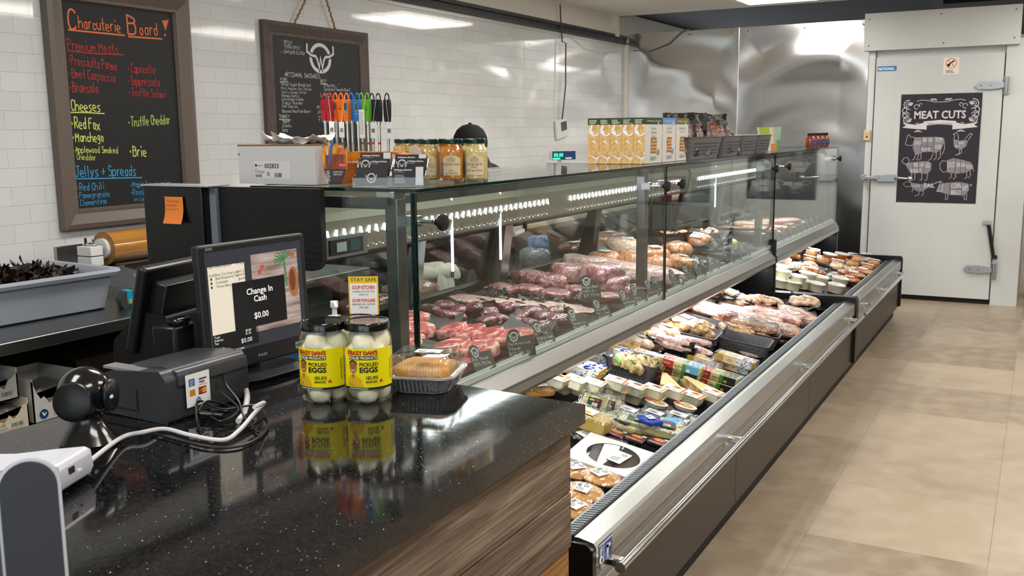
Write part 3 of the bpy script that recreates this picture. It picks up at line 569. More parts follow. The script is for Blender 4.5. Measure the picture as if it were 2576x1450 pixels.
    # service deck
    b=MB(); b.prism([(-2.2,.68),(-1.5,.68),(-1.5,.733),(-2.2,.789)],ya,yb,DECK,'y'); b.b2(-2.25,-2.2,ya,yb,.68,.80,BPANEL)
    for i in range(5): b.prism([(-2.2+.02*i,.793-.0016*i),(-2.192+.02*i,.796-.0016*i),(-2.188+.02*i,.792-.0016*i)],ya,yb,STEELD,'y')
    o(b,'deck')
    for a,c in panes:
        b=MB(); b.b2(-1.455,-1.447,a,c,.742,1.332,GLASS)
        b.b2(-1.4555,-1.4465,a,a+.0022,.742,1.332,GEDGE); b.b2(-1.4555,-1.4465,c-.0022,c,.742,1.332,GEDGE); b.b2(-1.4555,-1.4465,a,c,1.331,1.3335,GEDGE); o(b,'front_glass')
        b=MB(); b.b2(-2.03,-1.443,a,c,1.336,1.344,GLASS); b.b2(-1.4445,-1.4425,a,c,1.3355,1.3445,GEDGE); b.b2(-2.03,-1.443,a,a+.002,1.3355,1.3445,GEDGE); b.b2(-2.03,-1.443,c-.002,c,1.3355,1.3445,GEDGE); o(b,'top_glass')
    if near:
        b=MB(); b.b2(-2.0,-1.458,Y0-.002,Y0+.006,.76,1.334,GLASS); b.b2(-1.460,-1.4565,Y0-.003,Y0+.007,.76,1.334,GEDGE); o(b,'end_glass')
    posts=[y for y in (2.15,4.02,6.04,8.02) if Y0<y<Y1+.01]
    for y in posts:
        b=MB(); b.b2(-1.575,-1.535,y,y+.045,.755,1.315,STEELD); o(b,'post',bevel=.003)
        b=MB(); b.b2(-2.15,-1.575,y,y+.035,1.285,1.318,STEELD); b.b2(-1.60,-1.54,y-.005,y+.05,1.315,1.335,CHROME); o(b,'cross_bar',bevel=.002)
    b=MB(); b.b2(-1.68,-1.56,ya,yb,1.296,1.318,BARM); b.b2(-1.672,-1.568,ya+.05,yb-.05,1.2945,1.296,WHITE); o(b,'light_bar')
    # rear canopy, reflected lamp dashes built as glowing capsules
    b=MB(); b.prism([(-2.09,1.315),(-2.03,1.335),(-2.0,1.335),(-2.0,1.24),(-1.985,1.215),(-2.005,1.10),(-2.02,1.09),(-2.06,1.09),(-2.06,1.2)],ya,yb,CANO,'y'); o(b,'rear_canopy')
    for a,c in glints:
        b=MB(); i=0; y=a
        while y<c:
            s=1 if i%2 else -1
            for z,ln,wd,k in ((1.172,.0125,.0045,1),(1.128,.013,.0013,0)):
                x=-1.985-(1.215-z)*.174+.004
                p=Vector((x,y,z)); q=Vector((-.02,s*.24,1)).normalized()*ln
                b.cyl(p-q,p+q,wd/1.3,GLINT if k else CHROME,n=8)
                if not k: b.cyl(p-q*1.1,p-q*.9,.0022,GLINT,n=6)
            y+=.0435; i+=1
        o(b,'led_reflection_row')
    for y in streaks:  # bright vertical reflections built as glowing tubes
        b=MB(); b.cyl((-2.0,y,.955),(-2.0,y,1.262),.0055,GLOW,n=10); b.cyl((-2.002,y,.93),(-2.002,y,.955),.007,STEELD,n=10); o(b,'glow_streak')
    # rear sliding doors leaning inwards, in dark frames
    for k,(a,c) in enumerate(doors):
        tp,bt=(-2.10,1.085),(-2.17,.82)
        fr=lambda y,u:Vector((bt[0]+(tp[0]-bt[0])*u,y,bt[1]+(tp[1]-bt[1])*u))
        b=MB()
        for (y0,u0),(y1,u1) in (((a,0),(c,0)),((a,1),(c,1)),((a,0),(a,1)),((c,0),(c,1))):
            p,q=fr(y0,u0),fr(y1,u1); d=(q-p).normalized(); n_=Vector((.9,0,-.44)); s=d.cross(n_).normalized()
            vs=[r+s*i*.018+n_*j*.012 for r in (p,q) for i,j in ((-1,-1),(1,-1),(1,1),(-1,1))]
            b.add(vs,[(3,2,1,0),(4,5,6,7),(0,1,5,4),(1,2,6,5),(2,3,7,6),(3,0,4,7)],BPANEL)
        o(b,'rear_door_frame')
        b=MB(); b.add([fr(a,0),fr(c,0),fr(c,1),fr(a,1)]+[v+Vector((.005,0,0)) for v in (fr(a,0),fr(c,0),fr(c,1),fr(a,1))],[(0,1,2,3),(7,6,5,4)],GLASS); o(b,'rear_door_glass')
    for i,(a,c) in enumerate(zip(doors,doors[1:])):
        y=(a[1]+c[0])/2; b=MB(); b.prism([(-2.1,1.1),(-2.06,1.1),(-2.10,.80),(-2.16,.80)],y-.035,y+.035,STEEL if i!=2 else BPANEL,'y'); o(b,'mullion')
    for y,s in knobs:
        b=MB(); b.M=Matrix.Translation((-1.446,y,1.25))@Matrix.Rotation(R(90),4,'Y'); b.lathe([(0,0),(.009,.0),(.009,.01),(.02,.014),(.024,.022),(.021,.03),(0,.033)],RUB,n=20); o(b,'knob')
        b=MB(); b.cyl((-1.535,y,1.25),(-1.456,y,1.25),.007,CHROME); b.b2(-1.54,-1.50,y-.012,y+.012,1.235,1.265,CHROME); o(b,'clamp')
    return t
K1=case('long refrigerated display case nearest the counter, glass meat deck over an open self service bin',2.11,6.0,[(2.115,4.046),(4.054,5.985)],[(2.32,3.98),(4.22,5.85)],[3.163,3.545],[(2.3,3.02),(3.06,3.68),(3.80,4.72),(4.75,5.6)],[(2.206,1),(4.0,1),(4.2,1),(5.95,1)],True)
K2=case('shorter refrigerated display case at the far end, beside the cold room door',6.01,8.1,[(6.02,8.07)],[(6.2,7.9)],[6.6],[(6.2,7.0),(7.05,7.9)],[(6.28,1),(8.02,1)],False)
def casepart(t,b,n,**k): b.v=[v-t.location for v in b.v]; return b.obj(n,t,**k)
# black hinge post between the cases, thermometer read-out, maker badge
b=MB(); b.b2(-1.452,-1.425,5.985,6.012,.47,.80,RUB); b.cyl((-1.438,5.985,.80),(-1.438,6.012,.80),.0135,RUB); casepart(K1,b,'joint_cover',bevel=.002)
b=MB(); b.b2(-1.995,-1.98,2.36,2.60,1.095,1.165,STEEL); b.b2(-1.982,-1.975,2.40,2.57,1.105,1.155,RUB); b.b2(-1.976,-1.973,2.43,2.48,1.115,1.145,pm('lcd_pale','9AA5A0',.2)); b.b2(-1.976,-1.973,2.50,2.55,1.112,1.148,pm('lcd_dark','38504E',.1)); casepart(K1,b,'temperature_display')
F=FR((-.9355,2.15,.385),(0,1,0)); b=MB(); b.rect(F,0,.0,.085,.058,pm('badge_blue','2B3F8F',.35)); b.rect(F,0,.052,.085,.004,WHITE,.0005); b.rect(F,.03,.0,.003,.052,WHITE,.0005); b.rect(F,.05,.012,.012,.03,WHITE,.0005); b.rect(F,.05,.03,.026,.009,WHITE,.0005); b.disc(F,.013,.013,.011,WHITE,.0005,16); b.disc(F,.022,.008,.008,WHITE,.0005,12); b.text(F,'IF',.006,.026,.02,WHITE,bold=.001)
casepart(K1,b,'maker_badge')
# dark cabinet standing against the near end of the case (behind the till screens)
t=thing('till_cabinet','black cabinet with a rounded lower corner behind the till screens, against the case end','cabinet',(-2.1,2.08,.0))
b=MB(); pr=[(.0,1.343),(.375,1.343)]+[(.335+.04*math.sin(R(90+a)),1.155+.04*math.cos(R(90+a))) for a in range(0,91,15)]+[(.0,1.115)]
b.prism(pr,-.02,.0,pm('black_woodgrain','08080A',.42,bump=(90,.25,.003,(.1,1,1))),'y'); b.obj('side_panel',t)
b=MB(); b.b2(-.27,-.03,-.06,.02,.55,1.343,BPANEL); b.obj('body',t,bevel=.003)
b=MB(); b.b2(-.028,-.003,-.03,.02,.6,1.34,pm('grey_edging','7B8290',.4)); b.b2(-.045,-.028,-.05,.02,.6,1.343,BPANEL); b.obj('edge_strip',t)
b=MB(); b.b2(-.28,-.0,-.06,.025,1.3435,1.3475,pm('pale_edge','B8B8B8',.3,.5)); b.obj('top_edge',t)
t=thing('sticky_note','orange sticky note with faint handwriting stuck on the black till cabinet','note',(-2.235,2.016,1.275))
b=MB(); b.grid(lambda u,v:((u-.5)*.075+(.5-v)*-.004*-1,-.001-.016*(1-v)**3,(v-.5)*.078),8,10,pm('orange_note','F08A3C',.7)); b.obj('paper',t)
b=MB(); F=FR((-.037,-.0025,-.03))
for i,tx in enumerate(('Turn off scale','cash end at','leave open til','close by sun')): b.hand(F,tx,.006,.054-.012*i,.006,pm('pencil','B0622C',.8),wd=.0007,wk=.75)
b.obj('handwriting',t)
# ================================================================ service counter in front
def quartz():
    m=D.materials.new('black_sparkle_quartz'); m.use_nodes=True; nt=m.node_tree; b=nt.nodes['Principled BSDF']; N=nt.nodes.new; L=nt.links.new
    tc=N('ShaderNodeTexCoord'); prev=None
    for sc,th,seed in ((48,.05,0),(150,.10,3),(22,.028,7)):
        mp=N('ShaderNodeMapping'); mp.inputs['Location'].default_value=(seed,seed*.7,0); L(tc.outputs['Object'],mp.inputs[0])
        v=N('ShaderNodeTexVoronoi'); v.inputs['Scale'].default_value=sc; L(mp.outputs[0],v.inputs[0])
        s=N('ShaderNodeMath'); s.operation='LESS_THAN'; s.inputs[1].default_value=th; L(v.outputs['Distance'],s.inputs[0])
        g=N('ShaderNodeSeparateColor'); L(v.outputs['Color'],g.inputs[0]); s2=N('ShaderNodeMath'); s2.operation='GREATER_THAN'; s2.inputs[1].default_value=.72 if sc!=150 else .8; L(g.outputs[0],s2.inputs[0])
        mu=N('ShaderNodeMath'); mu.operation='MULTIPLY'; L(s.outputs[0],mu.inputs[0]); L(s2.outputs[0],mu.inputs[1])
        if prev: a=N('ShaderNodeMath'); a.operation='MAXIMUM'; L(prev,a.inputs[0]); L(mu.outputs[0],a.inputs[1]); prev=a.outputs[0]
        else: prev=mu.outputs[0]
    n=N('ShaderNodeTexNoise'); n.inputs['Scale'].default_value=260; L(tc.outputs['Object'],n.inputs[0]); r=N('ShaderNodeValToRGB'); r.color_ramp.elements[0].color=C('0B0B0C'); r.color_ramp.elements[1].color=C('2C2C2D'); r.color_ramp.elements[0].position=.45; r.color_ramp.elements[1].position=.75; L(n.outputs[0],r.inputs[0])
    x=N('ShaderNodeMix'); x.data_type='RGBA'; x.inputs[7].default_value=(.9,.88,.85,1); L(prev,x.inputs[0]); L(r.outputs[0],x.inputs[6]); L(x.outputs[2],b.inputs['Base Color'])
    b.inputs['Roughness'].default_value=.07; b.inputs['Specular IOR Level'].default_value=.5
    n3=N('ShaderNodeTexNoise'); n3.inputs['Scale'].default_value=14; bp=N('ShaderNodeBump'); bp.inputs['Strength'].default_value=.04; bp.inputs['Distance'].default_value=.004; L(tc.outputs['Object'],n3.inputs[0]); L(n3.outputs[0],bp.inputs['Height']); L(bp.outputs[0],b.inputs['Normal'])
    return m
Q=quartz(); CT=.94
def wood(name,c1,c2,c3,sc=1.0,off=0):
    m=D.materials.new(name); m.use_nodes=True; nt=m.node_tree; b=nt.nodes['Principled BSDF']; N=nt.nodes.new; L=nt.links.new
    tc=N('ShaderNodeTexCoord'); mp=N('ShaderNodeMapping'); mp.inputs['Location'].default_value=(off,off*2,off); mp.inputs['Scale'].default_value=(1,.9,10*sc); L(tc.outputs['Object'],mp.inputs[0])
    n=N('ShaderNodeTexNoise'); n.inputs['Scale'].default_value=3.2; n.inputs['Detail'].default_value=9; n.inputs['Roughness'].default_value=.62; n.inputs['Distortion'].default_value=.9; L(mp.outputs[0],n.inputs[0])
    mp2=N('ShaderNodeMapping'); mp2.inputs['Scale'].default_value=(1,1.6,75*sc); L(tc.outputs['Object'],mp2.inputs[0])
    n2=N('ShaderNodeTexNoise'); n2.inputs['Scale'].default_value=2.5; n2.inputs['Detail'].default_value=5; n2.inputs['Distortion'].default_value=.6; L(mp2.outputs[0],n2.inputs[0])
    r=N('ShaderNodeValToRGB'); e=r.color_ramp.elements; e[0].position=.34; e[0].color=C(c1); e[1].position=.66; e[1].color=C(c3); q=e.new(.5); q.color=C(c2); L(n.outputs[0],r.inputs[0])
    r2=N('ShaderNodeMapRange'); r2.inputs[1].default_value=.44; r2.inputs[2].default_value=.6; r2.inputs[3].default_value=.45; r2.inputs[4].default_value=1; L(n2.outputs[0],r2.inputs[0])
    x=N('ShaderNodeMix'); x.data_type='RGBA'; x.blend_type='MULTIPLY'; x.inputs[0].default_value=.75; L(r.outputs[0],x.inputs[6]); L(r2.outputs[0],x.inputs[7]); L(x.outputs[2],b.inputs['Base Color'])
    b.inputs['Roughness'].default_value=.75
    bp=N('ShaderNodeBump'); bp.inputs['Strength'].default_value=.7; bp.inputs['Distance'].default_value=.004; L(n2.outputs[0],bp.inputs['Height']); L(bp.outputs[0],b.inputs['Normal']); return m
W1=wood('weathered_board','5E4B3C','7A6654','93826F'); W2=wood('brown_board','553D2B','7A5B40','8E7052',.8,3.1); W3=wood('orange_board','7E522F','A6733F','B88650',.7,6.3); W4=wood('dark_board','40332A','574638','6D5B4A',1.1,9)
t=thing('service_counter','till counter with a black sparkling stone top and reclaimed wood plank front','counter',(-1.24,.4,0))
def cp(b,n,**k): b.v=[v-t.location for v in b.v]; return b.obj(n,t,**k)
b=MB(); pts=[(-1.69,-1.2),(-.775,-1.2),(-.788,1.742),(-1.69,1.80)]; b.prism(pts,CT-.032,CT,Q,'z'); b.prism([(-.79,-1.2),(-.775,-1.2),(-.788,1.742),(-.803,1.7415)],CT-.038,CT-.032,Q); cp(b,'stone_top',bevel=.0025)
b=MB(); b.b2(-1.66,-.83,-1.15,1.70,.0,.905,pm('carcass_black','141414',.6)); cp(b,'carcass')
z=.906; rg=random.Random(5)
for k,(hh,mats,cuts) in enumerate(((.145,(W1,W1),(.2,)),(.12,(W2,W1),(.55,)),(.11,(W3,W2,W3),(1.23,.1)),(.12,(W1,W4),(.9,)),(.12,(W2,W3),(.3,)),(.13,(W4,W1),(1.0,)),(.13,(W1,W2),(.6,)))):
    ys=[-1.15]+sorted(cuts)+[1.712]
    for i,(a,c) in enumerate(zip(ys,ys[1:])):
        b=MB(); d=rg.uniform(0,.006); mt=mats[i%len(mats)]
        if k==2: mt=W3 if i==len(ys)-2 else (W2 if i==1 else W1)
        b.b2(-.83,-.812+d,a+.001,c-.001,max(.0,z-hh)+.001,z-.001,mt); cp(b,'front_board',bevel=.0025)
    b=MB(); b.b2(-1.66,-.83,1.70,1.712,max(0,z-hh)+.001,z-.001,W1); cp(b,'end_board')
    z-=hh
# ---- customer screen
t=thing('customer_display','black flat till monitor on a stand showing change in cash','monitor',(-1.555,1.627,CT),R(86))
DG=pm('charcoal_plastic','1C1D21',.4); w,h=.318,.285
T=Matrix.Translation((0,0,.175))@Matrix.Rotation(R(-2),4,'X')
b=MB(); b.M=T; b.rbox((0,.012,0),(w,.024,h),.008,DG); b.box((0,.035,0),(w*.7,.03,h*.7),DG); b.obj('housing',t,bevel=.002)
F=T@FR((-w/2,-.0005,-h/2)); sx0,sz0,sw,sh=.016,.042,w-.032,h-.058
b=MB()
def ss(n,c,e=1): return pm('screen_'+n,c,.25,emit=e)
b.M=Matrix.Identity(4); b.rect(F,sx0,sz0,sw,sh,ss('ground','2D2F36',.8),.0004); SX=lambda u:sx0+u*sw; SZ=lambda v:sz0+(1-v)*sh
S1=ss('cream','BDB5A6',1.0); S2=ss('dark','17181B',.6); S3=ss('text','C9C9C4',1.0); S4=pm('screen_ink','2A2826',.4)
b.rect(F,SX(.02),SZ(.80),sw*.36,sh*.66,S1,.0008); b.rect(F,SX(.02),SZ(.97),sw*.45,sh*.17,S2,.0007)
b.rect(F,SX(.45),SZ(.86),sw*.5,sh*.78,pm('screen_photo','A49A93',.3,emit=.8,noise=(9,'6B5650',.35,.65,(1,1,9))),.0007)
b.disc(F,SX(.89),SZ(.42),.017,ss('copper','8A5636',.9),.0010,20,.036); b.disc(F,SX(.88),SZ(.40),.010,ss('bowl','5E3422',.9),.0012,20,.026)
GRN=ss('green','3F6B45',.9)
for i in range(9): a=R(30+i*24); b.stroke(F,[(SX(.8),SZ(.17)),(SX(.8)+.03*math.cos(a),SZ(.17)+.02*math.sin(a))],.004,GRN,.0013)
b.stroke(F,[(SX(.8),SZ(.15)),(SX(.8)+.004,SZ(.45))],.006,GRN,.0013)
for u,v in ((.56,.22),(.53,.26),(.86,.12),(.9,.14)): b.disc(F,SX(u),SZ(v),.006,ss('pepper','9A4438',.9),.0012,10)
b.rect(F,SX(.24),SZ(.80),sw*.55,sh*.47,S2,.0016)
b.text(F,'Change In',SX(.515),SZ(.47),.0135,S3,al='c',z=.002,bold=.0007); b.text(F,'Cash',SX(.515),SZ(.55),.0135,S3,al='c',z=.002,bold=.0007); b.text(F,'$0.00',SX(.515),SZ(.72),.0135,S3,al='c',z=.002,bold=.0006)
for tx,u,v,hh in (('Qty',.03,.155,.006),('Description',.09,.155,.006),('Price',.3,.155,.006),('0.65',.03,.235,.0055),('New York Strip Loin',.09,.235,.0058),('$47.27',.3,.235,.0055),('1',.04,.27,.0055),('Beef Shepherds Pie',.09,.27,.0058),('$24.99',.3,.27,.0055),('1',.04,.31,.0055),('Coleslaw',.09,.31,.0058),('$4.99',.31,.31,.0055),('1',.04,.35,.0055),('Three Bean Salad',.09,.35,.0058)):
    b.text(F,tx,SX(u),SZ(v),hh,S4,z=.0012,w=min(.062,.0042*len(tx)))
for tx,u,v,hh in (('Total',.03,.835,.005),('Delivery',.03,.865,.005),('Tax',.03,.895,.005),('Change',.03,.95,.006),('$0.00',.34,.83,.005),('$1.56',.34,.86,.005),('$0.00',.29,.935,.010),('wellingtonbutchery.com',.02,1.03,.006)): b.text(F,tx,SX(u),SZ(v)+(0 if v<1 else .008),hh,S3,z=.0012)
b.obj('screen',t)
b=MB(); b.text(F,'PHILIPS',w/2,.016,.006,pm('silver_print','B9BCC2',.4),al='c'); b.obj('brand_print',t)
b=MB(); b.rect(F,w-.028,h-.035,.012,.018,pm('blue_energy_label','2D8BC8',.4)); b.obj('energy_label',t)
b=MB(); b.rect(F,w-.055,.012,.04,.016,pm('asset_label','9A9A94',.5)); b.bars(F,w-.052,.016,.034,.007,INK); b.obj('asset_label',t)
b=MB(); b.rect(F,.02,h-.012,.02,.006,pm('grey_logo','6A7078',.4)); b.obj('corner_badge',t)
for i in range(7): b=MB(); b.rect(F,w*.45+i*.014,.005,.007,.002,INK); b.obj('button',t)
b=MB(); b.cyl((0,.05,.012),(0,.045,.08),.035,DG,.022); b.cyl((0,.06,.05),(0,.045,.16),.02,DG); b.rbox((0,.03,.012),(.2,.17,.024),.05,DG,taper=1.04); b.obj('stand',t)
# ---- till terminal seen from behind
t=thing('till_terminal','black angular till terminal seen from behind, left of the customer monitor','till',(-1.75,1.55,CT),R(100))
b=MB(); b.M=Matrix.Translation((0,0,.172))@Matrix.Rotation(R(14),4,'X'); b.rbox((0,0,0),(.25,.03,.20),.012,BLACK); b.b2(-.10,.10,-.055,-.014,-.08,.07,BLACK); b.obj('screen_back',t,bevel=.004)
b=MB(); b.prism([(-.10,0),(.09,0),(.075,.10),(-.0,.17),(-.07,.16)],-.11,.11,BLACK,'x'); b.obj('base',t,bevel=.008)
b=MB(); b.b2(-.16,-.09,-.13,-.07,.015,.15,BLACK); b.b2(-.15,-.1,-.132,-.10,.15,.165,pm('black_gloss','101114',.15)); b.obj('card_reader',t,bevel=.006)
# ---- receipt printer
t=thing('receipt_printer','dark grey receipt printer with a card logo sticker, in front of the monitor','printer',(-1.55,1.36,CT))
PG=pm('graphite_plastic','34363B',.42); 
b=MB(); b.prism([(-.1,.004),(.10,.0),(.10,.088),(.085,.103),(-.05,.092),(-.1,.075)],-.105,.115,PG,'y'); b.obj('body',t,bevel=.006)
b=MB(); b.prism([(-.097,.078),(-.05,.095),(.06,.105),(.1,.098),(.104,.088),(.104,.065),(-.101,.055)],-.075,.108,pm('graphite_cover','3C3E43',.32),'y'); b.obj('cover',t,bevel=.006)
b=MB(); b.b2(-.09,.02,-.108,-.104,.02,.06,PG); b.b2(-.08,.03,-.1,-.07,.093,.098,pm('clear_grey','8A8C90',.1)); b.obj('paper_slot',t)
b=MB(); F=FR((.1055,-.06,.022),(0,1,0)); b.rect(F,0,0,.062,.066,WHITE,0); b.rect(F,.008,.041,.015,.015,pm('print_navy','2A62B0',.5)); b.rect(F,.034,.05,.02,.003,pm('print_deepblue','1B2A6B',.5)); b.text(F,'VISA',.034,.043,.005,MATS['print_deepblue'],z=.0007,bold=.0004); b.rect(F,.034,.0385,.02,.0015,pm('print_orange','E8872B',.5))
b.rect(F,.009,.021,.014,.013,pm('print_gold','C78A23',.5)); b.rect(F,.032,.02,.02,.015,INK); b.disc(F,.038,.0275,.0058,pm('print_red2','D3261F',.5),.0007,16); b.disc(F,.046,.0275,.0058,pm('print_amber','EFA02B',.5),.0009,16); b.disc(F,.030,.0095,.0068,MATS['print_navy'],.0005,20); b.lines(F,.0255,.0125,.009,3,.003,.001,WHITE,z=.0008); b.lines(F,.011,.052,.009,4,.003,.001,WHITE,z=.0008); b.obj('card_sticker',t)
# ---- desk scanner
t=thing('barcode_scanner','round black desktop barcode scanner in front of the receipt printer','scanner',(-1.49,1.11,CT),R(28))
GL=pm('gloss_black','0D0E11',.16,coat=.5)
b=MB(); b.lathe([(.0,0),(.052,0),(.055,.006),(.045,.02),(.03,.04),(.026,.055),(.03,.07)],GL,n=32,sy=.8); b.obj('base',t)
b=MB(); b.blob((.098,.088,.098),GL,1.0,n=32,q=18,c=(0,0,.045)); b.obj('head',t)
b=MB(); b.M=Matrix.Translation((-.004,-.030,.088))@Matrix.Rotation(R(82),4,'X'); b.lathe([(0,.019),(.028,.0185),(.034,.016),(.036,.008),(.038,-.004)],pm('lens_black','0A0B10',.3),n=32); b.obj('lens_window',t)
b=MB(); b.blob((.02,.055,.06),BLACK,.9,c=(.048,-.004,.062)); b.obj('side_wing',t); b=MB(); b.blob((.005,.012,.007),pm('blue_led','9CC8E8',.2,emit=.4),1,c=(.056,-.02,.09)); b.obj('indicator_light',t)
# ---- payment terminals
t=thing('payment_terminal','white handheld payment terminal lying on the counter with a white cable','payment terminal',(-1.41,.905,CT),R(22))
WP=pm('white_gloss_plastic','C9CCD6',.3,coat=.2)
b=MB(); b.prism([(-.16,.012),(-.15,.004),(.07,.002),(.105,.008),(.113,.025),(.11,.052),(.1,.056),(.05,.050),(-.02,.040),(-.16,.034)],-.045,.045,WP,'y'); b.obj('body',t,bevel=.007,seg=3)
b=MB(); b.M=Matrix.Rotation(R(-4),4,'Y'); b.b2(-.15,.045,-.036,.036,.0375,.0395,pm('grey_screen','6B6B6C',.15)); b.obj('screen',t)
b=MB(); b.b2(.1115,.1135,-.022,-.008,.033,.043,INK); b.obj('charging_port',t)
b=MB(); b.b2(-.02,.002,-.0462,-.0445,.026,.030,INK); b.obj('side_button',t)
b=MB(); b.b2(.045,.085,-.025,.025,.0525,.0545,WP); b.obj('printer_hatch',t)
b=MB(); b.b2(.072,.108,-.047,-.040,.003,.010,pm('silver_trim','AEB4BE',.3)); b.obj('edge_trim',t)
t=thing('card_tap_reader','upright charcoal tap reader with a rounded top and white rim at the near corner','card reader',(-.868,.572,.94),R(52))
a_=pm('slate_plastic','30323A',.45)
def pill(hw,h,n=14): return [(-hw,0),(hw,0)]+[(hw*math.cos(PI*i/n),h-hw+hw*math.sin(PI*i/n)) for i in range(n+1)]
b=MB(); b.M=Matrix.Rotation(R(-6),4,'X'); b.prism(pill(.0265,.2285),-.008,.002,a_,'y',True); b.obj('face',t,bevel=.002)
b=MB(); b.M=Matrix.Rotation(R(-6),4,'X'); b.prism(pill(.0295,.2315),-.004,.004,WP,'y',True); b.obj('rim',t,bevel=.002)
b=MB(); b.rbox((0,.035,.006),(.075,.11,.012),.02,a_); b.obj('foot',t)
# ---- cables
def sm(P,n=8):
    P=[Vector(p) for p in P]; P=[P[0]]+P+[P[-1]]; o=[]
    for i in range(1,len(P)-2):
        for k in range(n):
            t_=k/n; a,b_,c,d=P[i-1:i+3]; o.append(.5*((2*b_)+(c-a)*t_+(2*a-5*b_+4*c-d)*t_*t_+(3*b_-a-3*c+d)*t_**3))
    return o+[P[-2]]
def cpt(px,py,z=.0): return at(px,py,'z',CT+z)
b=MB(); b.tube(sm([Vector((-1.305,.945,CT+.03)),cpt(300,1105,.012),cpt(360,1088,.012),cpt(415,1080,.006),cpt(480,1096,.006),cpt(560,1108,.006),cpt(600,1085,.01),cpt(640,1040,.02),cpt(664,1014,.03),cpt(640,1025,.045)]),.0042,pm('white_cable','D4D2D6',.4)); tag(b.obj('charging_cable'),'white charging cable winding across the counter to the payment terminal','cable')
b=MB(); b.tube(sm([Vector((-1.60,1.50,CT+.12)),Vector((-1.56,1.49,CT+.07)),cpt(615,975,.02),cpt(617,1030,.01),cpt(600,1060,.006)]),.006,MATS['white_cable']); tag(b.obj('charging_cable'),'white cable hanging down behind the printer below the monitor','cable')
for k,(pts,lb) in enumerate((([(380,1090,.004),(460,1112,.004),(540,1128,.004),(620,1118,.004),(672,1080,.004),(665,1040,.006),(640,1020,.02),(560,1030,.02),(500,1010,.03),(495,1060,.01),(510,1088,.005)],'thin black cable looping widest on the counter in front of the monitor'),
    ([(500,1035,.03),(520,1010,.04),(570,1020,.02),(610,1040,.01),(640,1065,.005),(600,1085,.005)],'short black cable loop beside the printer sticker'),
    ([(560,940,.07),(570,970,.05),(600,1010,.03),(615,1050,.01),(650,1090,.005)],'black cable falling from the monitor stand'),
    ([(545,960,.06),(560,990,.04),(600,1030,.02),(560,1060,.01),(530,1050,.012)],'black cable bundled next to the plug'))):
    b=MB(); b.tube(sm([cpt(*p) for p in pts]),.0023,BLACK,8); tag(b.obj('data_cable'),lb,'cable')
t=thing('cable_plug','black plug connectors lying among the cables beside the printer','plug',cpt(525,1060))
b=MB(); b.cyl((-.02,0,.01),(.03,.01,.012),.009,BLACK,.005); b.cyl((-.02,.03,.01),(.02,.035,.012),.008,BLACK,.004); b.obj('connector',t,bevel=.001)
